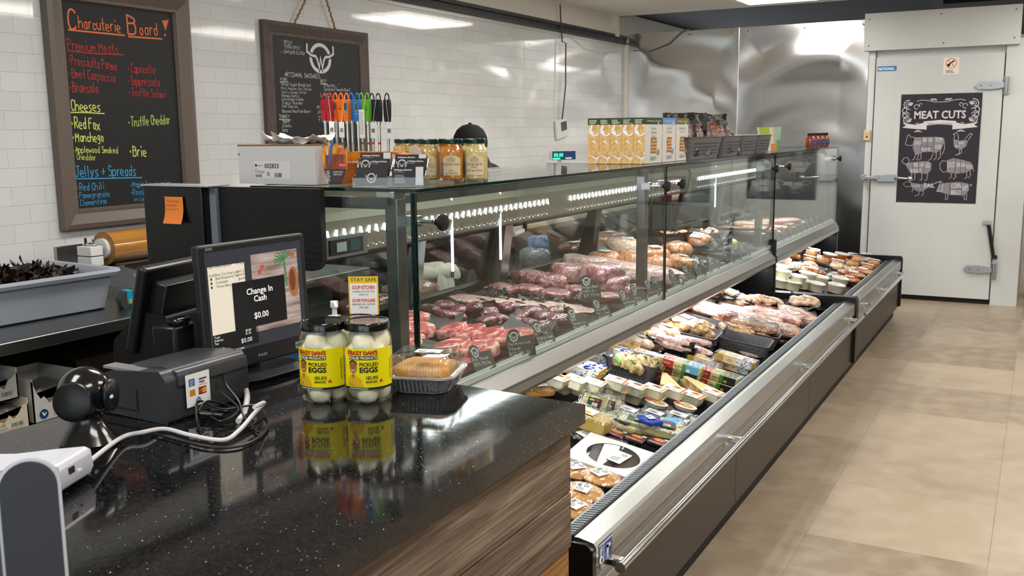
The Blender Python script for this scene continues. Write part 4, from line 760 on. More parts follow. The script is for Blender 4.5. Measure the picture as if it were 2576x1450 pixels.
# ---- jars of pickled eggs
EGG=pm('egg_white','FBF7E8',.3,sss=.05); BR=glass('brine',(.985,.98,.91),base=.0,boost=.15); LID=pm('black_lid','0C0C0D',.12,coat=.6); JG=glass('jar_glass',(.985,.99,.98),boost=1.0,base=.01)
YL=pm('yellow_label','F2E300',.4); SK=pm('label_skin','A8694A',.5); SH=pm('label_shirt','DDB21C',.5); HR=pm('label_hair','3A261C',.6); LRD=pm('label_red','D8321F',.5)
def eggjar(face,label,loc,rz):
    t=thing('pickled_egg_jar',label,'jar',loc,rz,'jars of pickled eggs on the counter'); r=.049
    b=MB(); b.lathe([(.0,.003),(.040,.003),(.046,.006),(r,.014),(r,.118),(.0475,.132),(.043,.141),(.0425,.150),(.0415,.150)],JG,n=40); b.lathe([(.0,.0008),(.040,.0008),(.0452,.006)],JG,n=40); b.obj('glass',t)
    b=MB(); b.lathe([(0,.005),(.044,.006),(.0472,.014),(.0472,.117),(.045,.130),(.0405,.138),(0,.138)],BR,n=32); b.obj('brine',t)
    b=MB(); b.lathe([(.0445,.146),(.0455,.147),(.0455,.159),(.0438,.1625),(.0405,.1625),(.039,.161),(0,.161)],LID,n=40); b.obj('lid',t)
    rg=random.Random(int(loc[0]*1e4)); 
    for lv in range(5):
        for k in range(3):
            a=R(120*k+lv*57+20); q=.0245; b=MB(); e=Matrix.Translation((q*math.cos(a),q*math.sin(a),.021+lv*.0255))@Matrix.Rotation(rg.uniform(0,6),4,'Z')@Matrix.Rotation(rg.uniform(-.9,.9),4,'X'); b.M=e
            b.lathe([(.0215*math.sin(PI*i/12)*(1+.10*math.cos(PI*i/12)),-.0255*math.cos(PI*i/12)) for i in range(13)],EGG,n=20); b.obj('egg',t)
    # label wraps round the glass: print is drawn flat, then bent
    b=MB(); F=TOPF; lw,lh=.112,.082
    for i in range(28):
        b.rect(F,-lw/2+lw*i/28,0,lw/28,lh,YL,0)
        b.rect(F,-lw/2+lw*i/28,0,lw/28,.0045,INK,.0002)
    x0=-.043
    b.text(F,"KRAZY DAN'S",x0-.002,.0705,.0075,LRD,w=.062,z=.0006,bold=.0011); b.text(F,"KRAZY DAN'S",x0-.0014,.0701,.0075,INK,w=.062,z=.0004,bold=.0014)
    for i in range(10): b.rect(F,x0+.006*i,.0600,.006,.0078,INK,.0004)
    b.text(F,'PICKLED PRODUCTS',x0+.001,.0616,.0046,WHITE,w=.058,z=.0008,bold=.0004)
    b.text(F,'PICKLED',x0+.024,.0475,.0070,INK,w=.037,z=.0005,bold=.0005); b.text(F,'EGGS',x0+.024,.0350,.0100,INK,w=.036,z=.0005,bold=.0012); b.text(F,'\u0152UFS',x0+.036,.0205,.0064,INK,w=.024,z=.0005,bold=.0004); b.text(F,'MARIN\u00c9S',x0+.036,.0135,.0044,INK,w=.022,z=.0005,bold=.0003)
    b.poly(F,[(x0+.061,.0135),(x0+.064,.0165),(x0+.062,.0175),(x0+.0645,.0185),(x0+.066,.0215),(x0+.0675,.0185),(x0+.070,.0175),(x0+.068,.0165),(x0+.071,.0135),(x0+.066,.0140)],LRD,.0006)
    b.disc(F,x0+.010,.0445,.0085,SK,.0005,24,.0118); b.disc(F,x0+.010,.0515,.0090,HR,.0004,24,.0080); b.poly(F,[(x0-.004,.005),(x0-.004,.022),(x0+.004,.030),(x0+.010,.026),(x0+.016,.030),(x0+.026,.022),(x0+.031,.0052),(x0+.012,.005)],SH,.0004)
    b.poly(F,[(x0+.006,.031),(x0+.010,.020),(x0+.014,.031)],SK,.0006); b.stroke(F,[(x0+.006,.040),(x0+.010,.0385),(x0+.014,.040)],.0013,WHITE,.0008)
    for s in (-1,1): b.disc(F,x0+.010+s*.0035,.0475,.0009,HR,.0009,8); b.stroke(F,[(x0+.010+s*.0055,.050),(x0+.010+s*.002,.0503)],.0009,HR,.0009)
    b.stroke(F,[(x0+.010,.0465),(x0+.0115,.0428),(x0+.009,.0426)],.0006,HR,.0009); b.text(F,'1 L',x0,.008,.0060,INK,z=.0007); b.lines(F,.046,.058,.006,14,.003,.0012,INK); b.lines(F,x0,.0015,.06,1,.003,.0012,WHITE,z=.0006)
    b.slice_x([-.056+.004*i for i in range(29)]); b.v=[Vector(((r+.0006+v.z)*math.sin(v.x/r),-(r+.0006+v.z)*math.cos(v.x/r),v.y+.032)) for v in b.v]; b.obj('paper_label',t); return t
eggjar(1,'pickled egg jar left of the pair in front, black lid and yellow label',tuple(at(820,1004,'z',CT)),R(24)).scale=(1.04,1.04,1.04)
eggjar(1,'pickled egg jar right of the pair in front, nearest the foil tray',tuple(at(929,1004,'z',CT)),R(40)).scale=(1.04,1.04,1.04)
eggjar(1,'pickled egg jar standing behind the front pair, only its lid and shoulder showing',tuple(at(900,966,'z',CT)),R(30)).scale=(1.04,1.04,.93)
# ---- hand sanitiser pump and donation sign
t=thing('sanitizer_bottle','clear bottle with a white pump behind the egg jars','bottle',(-1.395,1.70,CT))
b=MB(); b.lathe([(0,0),(.033,0),(.035,.004),(.035,.09),(.030,.108),(.014,.12),(.013,.126)],JG,n=28); b.obj('bottle',t)
b=MB(); b.lathe([(.016,.118),(.016,.142),(.006,.144),(.005,.160),(.009,.162),(.009,.176),(0,.177)],WHITEM,n=20); b.tube([(0,0,.170),(.018,-.018,.172),(.026,-.026,.166)],[.0055,.005,.003],WHITEM); b.obj('pump',t)
t=thing('counter_sign','small stay safe soup kitchen sign in a clear holder behind the egg jars','sign',(-1.345,1.745,CT+.045),R(29))
b=MB(); b.b2(-.034,.034,.0,.002,.095,.183,ACRY); b.b2(-.03,.03,-.01,.03,-.045,-.041,ACRY); b.b2(-.003,.003,.0,.004,-.041,.1,STEELD); b.obj('holder',t)
b=MB(); F=FR((-.034,-.0015,.097)); b.rect(F,0,.0,.068,.088,pm('sign_yellow','F0C419',.5)); b.rect(F,.003,-.001,.062,.073,WHITE,.001); b.text(F,'STAY SAFE',.006,.0765,.008,INK,w=.058)
b.text(F,'SOUP KITCHEN',.034,.0585,.0085,LRD,w=.052,al='c',z=.0014,bold=.0006); b.text(F,'SHEPHERDS OF GOOD HOPE',.034,.051,.004,MATS['print_deepblue'],w=.05,al='c',z=.0014); b.text(F,'THANK YOU',.034,.044,.004,MATS['print_deepblue'],w=.021,al='c',z=.0014)
b.text(F,'SOUPE POPULAIRE',.034,.029,.0070,LRD,w=.052,al='c',z=.0014,bold=.0005); b.text(F,"BERGERS DE L'ESPOIR",.034,.0215,.004,MATS['print_deepblue'],w=.052,al='c',z=.0014); b.text(F,'MERCI BIEN',.034,.014,.004,MATS['print_deepblue'],w=.021,al='c',z=.0014); b.obj('card',t)
# ---- foil tray with a domed clear lid
t=thing('foil_tray','square foil tray of food under a domed clear lid beside the egg jars','food tray',tuple(at(1074,975,'z',CT)),R(17))
FOIL=pm('foil','C8C8CA',.22,1,bump=(110,.5,.003)); FOILD=pm('foil_dark','B4B5B8',.45,.55,bump=(110,.5,.003)); FOOD=pm('golden_food','C4852F',.6,noise=(40,'DDA555',.35,.65),bump=(60,.6,.006))
def ringbox(b,secs,m,r=.03,n=6,close=True):
    L=[]
    for w_,d_,z in secs:
        for k,(a,c) in enumerate(((1,1),(-1,1),(-1,-1),(1,-1))):
            for j in range(n+1):
                an=PI/2*k+PI/2*j/n; rr=r
                fl=1+.006*((-1)**j); L.append((a*(w_/2-rr)+rr*math.cos(an),c*(d_/2-rr)+rr*math.sin(an),z))
    N=4*(n+1); fs=[(q*N+j,q*N+(j+1)%N,(q+1)*N+(j+1)%N,(q+1)*N+j) for q in range(len(secs)-1) for j in range(N)]
    if close: fs.append(tuple(reversed(range(N))))
    return b.add(L,fs,m,True)
b=MB(); ringbox(b,[(.115,.115,.001),(.12,.12,.004),(.142,.142,.036),(.158,.158,.037),(.158,.158,.041),(.148,.148,.041),(.14,.14,.036)],FOILD)
for k in range(4):
    b.M=Matrix.Rotation(PI/2*k,4,'Z')
    for i in range(11): x=-.045+.009*i; b.prism([(x,0),(x+.003,.0025),(x+.006,0)],0,.001,FOIL) if False else b.add([(x,-.0605,.006),(x+.004,-.0605,.006),(x+.004,-.0715,.034),(x,-.0715,.034),(x+.002,-.0625,.006),(x+.002,-.0735,.034)],[(0,4,5,3),(4,1,2,5)],FOIL)
b.M=Matrix.Identity(4); b.obj('tray',t)
b=MB(); b.blob((.132,.132,.04),FOOD,.45,.03,3,c=(0,0,.018)); b.obj('food',t)
b=MB(); ringbox(b,[(.15,.15,.0425),(.136,.136,.043),(.130,.130,.076),(.120,.120,.083),(.0,.0,.0845)],ACRY,r=.02,close=False)
for k in range(4):
    b.M=Matrix.Rotation(PI/2*k,4,'Z')
    for i in range(17): x=-.055+.0068*i; b.tube([(x,-.069,.044),(x,-.0655,.072)],.0016,ACRY,5)
b.M=Matrix.Identity(4); b.obj('lid',t)
b=MB(); F=Matrix.Translation((-.018,-.03,.0855)); b.rect(F,0,0,.058,.032,WHITE,0); b.logo(F,.016,.012,.007,INK,WHITE,.0005); b.lines(F,.03,.008,.024,3,.004,.0012,INK) ; b.text(F,'Tourtiere',.018,.024,.004,INK); b.obj('label',t)
# divider with a rounded window between the two cases
b=MB(); fr=pm('divider_frame','3E4144',.3,.6)
def rr(x0,x1,z0,z1,r,n=6):
    P=[]
    for cx,cz,a0 in ((x1-r,z1-r,0),(x0+r,z1-r,90),(x0+r,z0+r,180),(x1-r,z0+r,270)): P+=[(cx+r*math.cos(R(a0+90*i/n)),cz+r*math.sin(R(a0+90*i/n))) for i in range(n+1)]
    return P
o_,i_=rr(-2.12,-1.46,.86,1.32,.05),rr(-2.105,-1.47,.875,1.305,.04); n=len(o_)
b.add([(x,y,z) for y in (5.99,6.0) for P_ in (o_,i_) for x,z in P_],[(k,(k+1)%n,n+(k+1)%n,n+k) for k in range(n)]+[(3*n+k,3*n+(k+1)%n,2*n+(k+1)%n,2*n+k) for k in range(n)]+[(n+k,n+(k+1)%n,3*n+(k+1)%n,3*n+k) for k in range(n)],fr)
casepart(K1,b,'divider_frame'); b=MB(); b.prism(i_,5.993,5.998,GLASS,'y'); casepart(K1,b,'divider_glass')
b=MB(); b.b2(-2.28,-2.11,5.985,6.0,.72,1.32,BPANEL); casepart(K1,b,'divider_panel')
b=MB(); q=at(1305,585,'x',-2.07); b.cyl((q.x,q.y-.05,q.z-.004),(q.x,q.y+.04,q.z+.004),.011,WHITE,n=14); b.cyl((q.x,q.y+.04,q.z+.004),(q.x,q.y+.065,q.z+.006),.009,RUB,n=12); b.cyl((q.x,q.y+.06,q.z),(q.x,q.y+.065,q.z+.07),.010,RUB,n=12); casepart(K1,b,'probe_tube')
# ================================================================ things on top of the glass
GT=1.3455
def P3(t,x,y,z=GT): return (x,y,z)
# carton
t=thing('carton','white cardboard carton with a 002833 shipping label on the case top','box',(-1.994,2.19,GT))
CWH=pm('white_carton','D9D8D8',.6); CBR=pm('corrugated_brown','8A6A4E',.8)
b=MB(); b.b2(-.149,.149,0,.13,0,.112,CWH); b.b2(-.15,.15,-.001,.132,.112,.1165,CBR); b.b2(-.149,-.141,-.0008,.0,.085,.09,CBR); b.obj('body',t,bevel=.0015)
b=MB(); F=FR((-.149,-.0006,0)); b.rect(F,.065,.016,.14,.052,pm('shipping_label','E6E5E6',.45)); b.text(F,'002833',.105,.047,.0135,INK,w=.055,z=.0008,bold=.0006); b.disc(F,.071,.055,.004,INK,.0008); b.text(F,'SNELLING',.077,.053,.0035,INK,w=.02,z=.0008)
b.text(F,'BLACK STEAK PAPER',.067,.036,.0035,INK,w=.036,z=.0008); b.text(F,'8 X 11  1000 SH/CASE',.067,.031,.0035,INK,w=.036,z=.0008); b.bars(F,.067,.02,.026,.008,INK); b.bars(F,.142,.02,.028,.013,INK,.0006); b.lines(F,.113,.034,.014,4,.003,.0014,INK); b.text(F,'QTY',.067,.041,.003,INK,z=.0008); b.obj('label',t)
b=MB(); b.sheet(.2,.1,pm('tissue_white','E8E7E5',.7),.006,4,14,c=(.03,.07,.117),corner=.02); b.M=Matrix.Translation((.05,.06,.112))@Matrix.Rotation(.4,4,'Z'); b.sheet(.16,.08,MATS['tissue_white'],.007,9,12,corner=.03); tag(b.obj('tissue_paper',loc=(-1.994,2.19,GT)),'crumpled white tissue paper heaped on the white carton','paper')
# thermometer display stand
t=thing('thermometer_display','orange cardboard counter display holding upright cooking thermometers','display stand',(-1.745,2.345,GT),R(12))
OR=pm('roast_print','C4701E',.35,noise=(14,'7E2A08',.38,.66,(1,1,1)),coat=.3); OR2=pm('roast_print_light','E39A2C',.35,noise=(22,'C05A14',.35,.7)); RB=pm('rib_print','7C2F18',.4,noise=(10,'B4552A',.4,.6,(6,1,1))); FLM=pm('flame_print','F4B414',.4,noise=(26,'E4670E',.35,.6,(3,1,1))); CHR=pm('char_print','2A2A2C',.4)
b=MB(); pr=[(-.10,0),(-.105,.05),(-.1,.075),(-.085,.09),(.07,.09),(.095,.082),(.11,.05),(.105,0)]
b.prism(pr,-.02,.05,OR,'y'); b.prism([(-.085,.0905),(.07,.0905),(.07,.092),(-.085,.092)],-.018,.048,OR2,'y'); b.prism([(-.10,.066),(-.1,.075),(-.085,.09),(.07,.09),(.095,.082),(.103,.066)],-.0212,-.0202,OR2,'y')
b.obj('holder',t,bevel=.002)
b=MB(); F=FR((-.10,-.0215,0)); b.text(F,'Escali',.075,.072,.010,pm('dark_maroon','3A1008',.5),bold=.0009); b.text(F,'GOURMET DIGITAL THERMOMETER',.012,.059,.0065,WHITE,w=.17,bold=.0006); b.text(F,'Juicy',.05,.048,.007,pm('lime_yellow','E8DC1C',.5)); b.rect(F,.15,.074,.022,.009,WHITE,.0008); b.text(F,'$19.99',.152,.076,.004,INK,z=.0012); b.obj('print',t)
b=MB(); b.prism([(.08,.08),(.09,.105),(.105,.112),(.122,.085),(.125,.05),(.115,.0)],.06,.062,pm('white_card','CFC9C6',.6),'y'); b.obj('backing_card',t)
t=thing('rib_card','oval die cut card printed with flames over ribs, leaning on the thermometer display','card',(-1.795,2.215,GT),R(22))
b=MB(); F=FR((0,-.0005,0)); b.M=Matrix.Rotation(R(-6),4,'X')
out=[(-.018,0),(-.034,.05),(-.038,.075),(-.037,.105),(-.03,.112),(-.026,.104),(-.018,.128),(-.012,.106),(-.004,.112),(.006,.122),(.012,.104),(.02,.11),(.027,.098),(.033,.108),(.036,.085),(.036,.06),(.034,.04),(.018,0)]
b.prism(out,0,.0015,FLM,'y'); b.rect(F,-.03,.045,.062,.042,RB,.0004)
for i in range(7): b.poly(F,[(-.032+.009*i,.045),(-.028+.009*i,.087),(-.023+.009*i,.09),(-.022+.009*i,.045)],RB,.0009)
b.poly(F,[(-.018,0),(-.033,.045),(.0345,.045),(.018,0)],CHR,.0012); b.text(F,'GOURMET DIGITAL',-.006,.034,.0048,WHITE,w=.03,z=.0018); b.text(F,'THERMOMETER',-.006,.027,.0045,WHITE,w=.026,z=.0018); b.lines(F,-.026,.038,.014,7,.0046,.0018,WHITE,z=.0018); b.lines(F,-.006,.02,.026,3,.0045,.0018,pm('deep_red','7A1A14',.5),z=.0018); b.rect(F,.012,.05,.022,.013,pm('brand_red','CF2030',.4),.0018); b.text(F,'Escali',.0145,.054,.0058,WHITE,z=.0024); b.obj('card',t)
t=thing('pen','blue pen standing against the rib card','pen',(-1.80,2.195,GT+.055)); b=MB(); b.tube([(0,0,0),(.004,.003,.03),(.007,.006,.055),(.012,.009,.072)],[.0015,.004,.0042,.003],pm('pen_blue','2B77C8',.3)); b.rect(FR((-.002,-.0045,.03)),0,0,.004,.02,WHITE); b.obj('barrel',t)
t=thing('pen','short navy pen cap showing left of the flame tips','pen',(-1.845,2.23,GT+.08)); b=MB(); b.tube([(0,0,-.03),(.002,.0,.0),(.003,0,.03)],.0045,pm('pen_navy','2A3A70',.3)); b.obj('barrel',t)
# thermometers
TC={'red':pm('thermo_red','A81E2C',.35),'orange':pm('thermo_orange','F5790F',.35),'blue':pm('thermo_blue','1E78C8',.35),'green':pm('thermo_green','62B52A',.35),'black':pm('thermo_black','15161A',.35)}
BAND=pm('red_band','C0281E',.4)
def thermo(px,y,col,face,label,tagc,zt=235):
    p=at(px,zt,'y',y); t=thing('cooking_thermometer',label,'thermometer',(p.x,y,GT+.085),0,'cooking thermometers in the orange display'); H=p.z-(GT+.085)
    b=MB(); b.cyl((0,0,-.005),(0,0,H-.085),.0042,CHROME,n=12); b.cyl((0,0,H-.09),(0,0,H-.082),.0065,CHROME,n=12); b.obj('probe_sheath',t)
    if px%3!=1: b=MB(); b.cyl((0,0,.028),(0,0,.034),.0046,BAND,n=12); b.obj('band',t)
    b=MB(); z0=H-.082
    b.prism([(-.0075,z0),(-.0095,z0+.02),(-.0105,z0+.045),(-.0095,z0+.062),(-.0075,z0+.064),(.0075,z0+.064),(.0095,z0+.062),(.0105,z0+.045),(.0095,z0+.02),(.0075,z0)],-.006,.006,TC[col],'y')
    b.tube([(.0075*math.cos(PI*i/12),0,z0+.064+.018*math.sin(PI*i/12)) for i in range(13)],.0022,TC[col],8); b.obj('handle',t,bevel=.0018)
    b=MB(); F=FR((0,-.0063,z0))
    if face: b.rect(F,-.0065,.02,.013,.036,pm('silver_bezel','9DA3A8',.3,.6),.0003); b.rect(F,-.0048,.033,.0096,.020,pm('lcd_green','49524C',.2),.0008); b.rect(F,-.0045,.024,.009,.006,TC[col],.0008); b.text(F,'Escali',-.0035,.008,.003,INK,z=.0006)
    else: b.rect(F,-.005,.034,.01,.0016,INK); b.lines(F,-.004,.045,.008,3,.004,.001,INK)
    b.obj('handle_print',t)
    if tagc:
        b=MB(); q=-.012 if tagc>0 else .014; b.b2(q-.010,q+.010,-.0135,-.0128,z0-.048,z0-.002 if tagc!=2 else z0+.035,WHITE); F=FR((q-.010,-.0137,z0-.048)); b.bars(F,.004,.016,.012,.012,INK,.0002) if tagc!=2 else b.lines(F,.002,.075,.016,16,.0042,.0012,pm('tag_grey','8C8C94',.6),z=.0002); b.obj('price_tag',t)
        b=MB(); b.tube([(0,-.007,z0+.075),(q*.6,-.012,z0+.03),(q,-.0135,z0-.004 if tagc!=2 else z0+.033)],.0005,WHITE,5); b.obj('tag_loop',t)
for a in ((815,2.36,'red',0,'dark red cooking thermometer leftmost in the display',0),(829,2.34,'red',0,'dark red cooking thermometer carrying a bar code tag, second from the left',-1),(843,2.37,'orange',1,'orange cooking thermometer with a read-out, leftmost orange one',0),(857,2.36,'orange',0,'plain orange cooking thermometer in the middle of three orange ones',0),(871,2.34,'orange',1,'orange cooking thermometer beside the blue ones',1),(883,2.40,'blue',0,'blue cooking thermometer standing behind the front blue one',0),
 (898,2.34,'blue',1,'blue cooking thermometer with a grey read-out facing front',0),(908,2.39,'green',0,'green cooking thermometer just behind the front blue one',0),(923,2.34,'green',0,'bright green cooking thermometer behind a long white paper tag',2),(935,2.39,'black',0,'black cooking thermometer half hidden by the green one',0),(951,2.35,'black',0,'black cooking thermometer second from the right end',1),(973,2.35,'black',0,'black cooking thermometer at the right end of the display',-1)): thermo(*a)
# business card holder
t=thing('card_holder','clear acrylic two pocket holder for business cards at the front of the case top','card holder',(-1.585,2.20,GT),R(25))
CK=pm('card_black','1C1A1F',.45); CPR=pm('card_print','CFCFD4',.5)
b=MB(); 
for x in (-.1,-.004,.0,.095): b.prism([(-.045,0),(.055,0),(.055,.075),(-.01,.03),(-.045,.03)],x,x+.0025,ACRY,'x')
b.b2(-.1,.0975,-.045,-.0425,0,.026,ACRY); b.b2(-.1,.0975,-.045,.055,0,.003,ACRY); b.b2(-.1,.0975,.052,.055,0,.075,ACRY); b.b2(-.1,.0975,.003,.0055,0,.05,ACRY); b.obj('pockets',t)
def card(x,y,z,lg,txt,label,white=False,tiny=False):
    c=thing('business_card',label,'card',Matrix.LocRotScale(t.location,t.rotation_euler,None)@Vector((x,y,z)),R(25),'business cards in the clear holder',rx=R(-14))
    b=MB(); b.b2(-.0445,.0445,-.0005,.004,0,.051,CK); b.obj('stock',c)
    b=MB(); F=FR((-.0445,-.0008,0))
    if lg=='c': b.logo(F,.0445,.021,.0125,CPR,CK,.0004)
    if lg=='l': b.logo(F,.020,.034,.013,CPR,CK,.0004)
    if txt: b.text(F,'Wellington Butchery',.006 if lg!='l' else .038,.041,.0042,WHITE,w=.050 if lg!='l' else .042,z=.0008,bold=.0003); b.text(F,'Fine Craft Butchers',.006 if lg!='l' else .038,.036,.0024,CPR,w=.03 if lg!='l' else .018,z=.0006)
    if tiny: b.lines(F,.008,.028,.04,6,.0042,.0011,CPR)
    if white: b.rect(F,.066,0,.021,.051,pm('card_white','D6D6DE',.5),.0006)
    b.obj('print',c)
card(-.052,.040,.042,None,1,'business card showing bold shop name, back left pocket of the clear holder',True)
card(.048,.042,.036,None,1,'business card showing bold shop name, back right pocket of the clear holder',True)
card(-.050,.006,.026,'l',1,'business card with half a logo, middle left pocket of the clear holder')
card(.052,.008,.026,'l',1,'business card with half a logo, middle right pocket of the clear holder')
card(-.050,-.036,.004,'c',0,'black business card with a central horned logo, front left pocket')
card(.051,-.036,.004,None,1,'business card with shop address and white stripe, front right pocket',True,True)
# aioli jars
def aioli(x,y,col,name,l1,l2,label,rz=R(24)):
    t=thing('aioli_jar',label,'jar',(x,y,GT),rz,'jars of aioli on the case top')
    S={'garlic':pm('aioli_garlic','D5B878',.35,noise=(120,'C2A161',.45,.6)),'chipotle':pm('aioli_chipotle','D08A28',.35,noise=(90,'B06A18',.45,.6)),'horse':pm('aioli_horseradish','D8C98C',.35,noise=(120,'C9B777',.45,.6))}[name]
    pr=[(0,.004),(.030,.004),(.034,.009),(.0345,.085),(.032,.098),(.027,.106),(.026,.112)]
    b=MB(); b.lathe(pr,S,n=28); b.obj('sauce',t)
    b=MB(); b.lathe([(r_+.0015,z) for r_,z in pr[1:]]+[(.0275,.118)],JG,n=28); b.lathe([(0,.0005),(.03,.0005),(.0355,.008)],JG,n=28); b.obj('glass',t)
    b=MB(); b.lathe([(.029,.112),(.0305,.113),(.0305,.124),(.0285,.126),(0,.126)],pm('green_lid','14332A',.25,.3),n=30); b.obj('lid',t)
    b=MB(); CRM=pm('cream_label','DCCBA6',.6); F=TOPF
    for i in range(16):
        u=-.029+.058*i/16; w_=.058/16; h=.045+.0145*math.sqrt(max(0,1-((abs(u+w_/2))/.0295)**2)); b.rect(F,u,0,w_,h,CRM,0)
    MR=pm('maroon_print','8A4048',.6); b.text(F,'STONEWALL',0,.0475,.0036,MR,w=.028,al='c'); b.text(F,'KITCHEN',0,.0425,.0036,MR,w=.022,al='c'); b.rect(F,-.013,.0395,.026,.0007,MR); b.stroke(F,[(-.004,.0525),(-.001,.056),(.002,.0525),(.004,.055)],.001,INK)
    IK=pm('script_ink','3C3A2E',.6)
    for k,(s_,yy) in enumerate(zip(l1,(.030,.022))): L=sum(NARROW.get(c,6.6) for c in s_)*.008/7*.62; b.hand(F,s_,-L/2,yy,.008,IK,wd=.0007,wk=.62)
    for k,(s_,yy) in enumerate(zip(l2,(.012,.004))): L=sum(NARROW.get(c,6.6) for c in s_)*.0068/7*.62; b.hand(F,s_,-L/2,yy,.0068,IK,wd=.0006,wk=.62)
    b.rect(F,-.046,.0,.014,.042,pm('nutrition_grey','8E8E98',.6),.0); b.lines(F,-.045,.038,.011,11,.0035,.0011,INK,z=.0004)
    b.slice_x([-.046+.005*i for i in range(16)]); r=.0362; b.v=[Vector(((r+v.z)*math.sin(v.x/r),-(r+v.z)*math.cos(v.x/r),v.y+.018)) for v in b.v]; b.obj('paper_label',t); return t
for x,y,n_,l1,l2,lb in ((-1.885,2.69,'garlic',['Roasted'],['Aioli'],'pale aioli jar furthest left, half hidden behind the business cards'),(-1.80,2.65,'garlic',['Roasted'],['Aioli'],'pale aioli jar second from the left, partly hidden behind the business cards'),
 (-1.648,2.485,'garlic',['Roasted','Garlic Aioli'],["a l'ail roti"],'pale roasted garlic aioli jar at the front, behind the white striped card'),(-1.572,2.50,'chipotle',['Chipotle Aioli'],['Aioli','au chipotle'],'orange chipotle aioli jar between the two pale front jars'),(-1.512,2.535,'horse',['Horseradish','Aioli'],['Aioli au raifort'],'pale yellow horseradish aioli jar at the right end of the row'),
 (-1.71,2.62,'garlic',['Roasted'],['Aioli'],'pale aioli jar behind the roasted garlic one'),(-1.665,2.63,'chipotle',['Chipotle'],['Aioli'],'orange aioli jar in the back row behind the front chipotle jar'),(-1.60,2.66,'horse',['Horseradish'],['Aioli'],'pale yellow aioli jar in the back row behind the horseradish jar')): aioli(x,y,0,n_,l1,l2,lb)
# cracker boxes
CRK=pm('cracker','DDBB80',.6,noise=(55,'CDA262',.45,.62)); CRE=pm('cracker_edge','AE7440',.6); CG=pm('deep_green','2F4418',.5)
def crackerbox(x,y,hue,words,label,wy,sx=.054,h=.2):
    t=thing('cracker_box',label,'box',(x,y,GT),0,'upright cracker boxes on the case top'); TOPC={'g':CG,'b':pm('sky_blue','6C9BDC',.5),'o':pm('olive_green','75721A',.5)}[hue]
    b=MB(); b.b2(-sx/2+.001,sx/2-.001,0,wy,0,h,pm('box_white','E4E3E1',.5)); b.obj('carton',t,bevel=.001)
    b=MB(); F=FR((-sx/2,-.0004,0)); k=sx/.054
    b.rect(F,.0006,.0,sx-.001,h-.028,CRK,.0002)
    for P_ in ([(.0,.140),(.018,.150),(.024,.172),(.016,.172),(.012,.16)],[(.0,.138),(.02,.152),(.034,.127),(.041,.128),(.053,.137),(.053,.131),(.04,.121),(.032,.119)],[(.02,.100),(.03,.106),(.039,.088),(.034,.088)],[(.0,.036),(.012,.038),(.040,.024),(.052,.033),(.052,.026),(.044,.018),(.038,.0),(.032,.0),(.038,.018),(.012,.034)],[(.05,.055),(.053,.06),(.053,.04),(.045,.042)],[(.044,.172),(.05,.16),(.053,.172)]): b.poly(F,[(u*k,v) for u,v in P_],WHITE,.0005)
    for P_ in ([(0,.137),(.02,.151),(.035,.118),(.04,.119)],[(.04,.118),(.053,.124)],[(.0,.100),(.026,.108),(.039,.090)],[(.005,.035),(.012,.033),(.038,.017),(.037,.0)],[(.019,.093),(.015,.045)],[(.025,.17),(.032,.13),(.042,.13)],[(.03,.036),(.043,.03),(.052,.058)]): b.stroke(F,[(u*k,v) for u,v in P_],.0014,CRE,.0008)
    b.rect(F,0,h-.029,sx,.029,TOPC,.001); b.lines(F,.007,h-.010,.044*k,4,.005,.0017,WHITE,z=.0014); b.obj('side_print',t)
    b=MB(); F=FR((sx/2+.0004,0,0),(0,1,0)); b.rect(F,0,h-.029,wy,.029,TOPC,0); b.text(F,'STONEWALL KITCHEN',wy*.5,h-.018,.0062,WHITE,w=wy*.8,al='c')
    b.rect(F,wy*.7,h-.034,.016,.014,WHITE,.001); b.lines(F,wy*.72,h-.024,.012,3,.003,.001,INK,z=.0014)
    for i,s_ in enumerate(words): L=sum(NARROW.get(c,6.6) for c in s_)*.012/7*.75; b.hand(F,s_,(wy-L)/2,h-.052-.017*i,.012,INK,wd=.0009,wk=.75)
    rg=random.Random(int(y*100))
    for i in range(9):
        z=.045+.0075*i; o_=rg.uniform(-.006,.006); b.poly(F,[(wy*.32+o_,z),(wy*.62+o_,z-.002),(wy*.66+o_,z+.006),(wy*.36+o_,z+.009)],CRK if i%2 else CRE,.0005+.0002*i)
    b.disc(F,wy*.74,.048,.011,{'g':pm('cheese_gold','C3A24A',.5),'b':pm('salt_lilac','BDB4D4',.6),'o':CRK}[hue],.004,16,.014)
    b.lines(F,wy*.28,.026,wy*.45,3,.006,.0016,INK); b.obj('front_print',t)
xs=[-1.773,-1.719,-1.665,-1.611,-1.557]
for i,(x,lb) in enumerate(zip(xs,('first from the left','second from the left','middle one','fourth from the left','with its white front showing'))): crackerbox(x,4.0,'g',['Rosemary','Parmesan','Flavour'],'green topped cracker box '+lb+' in the row on the case top',.22)
crackerbox(-1.557,4.225,'b',['Sea Salt','Sel de Mer'],'blue topped sea salt cracker box between the green and the olive ones',.178)
crackerbox(-1.557,4.408,'o',['Roasted Garlic','Ail roti'],'olive topped roasted garlic cracker box beside the grey baskets',.178)
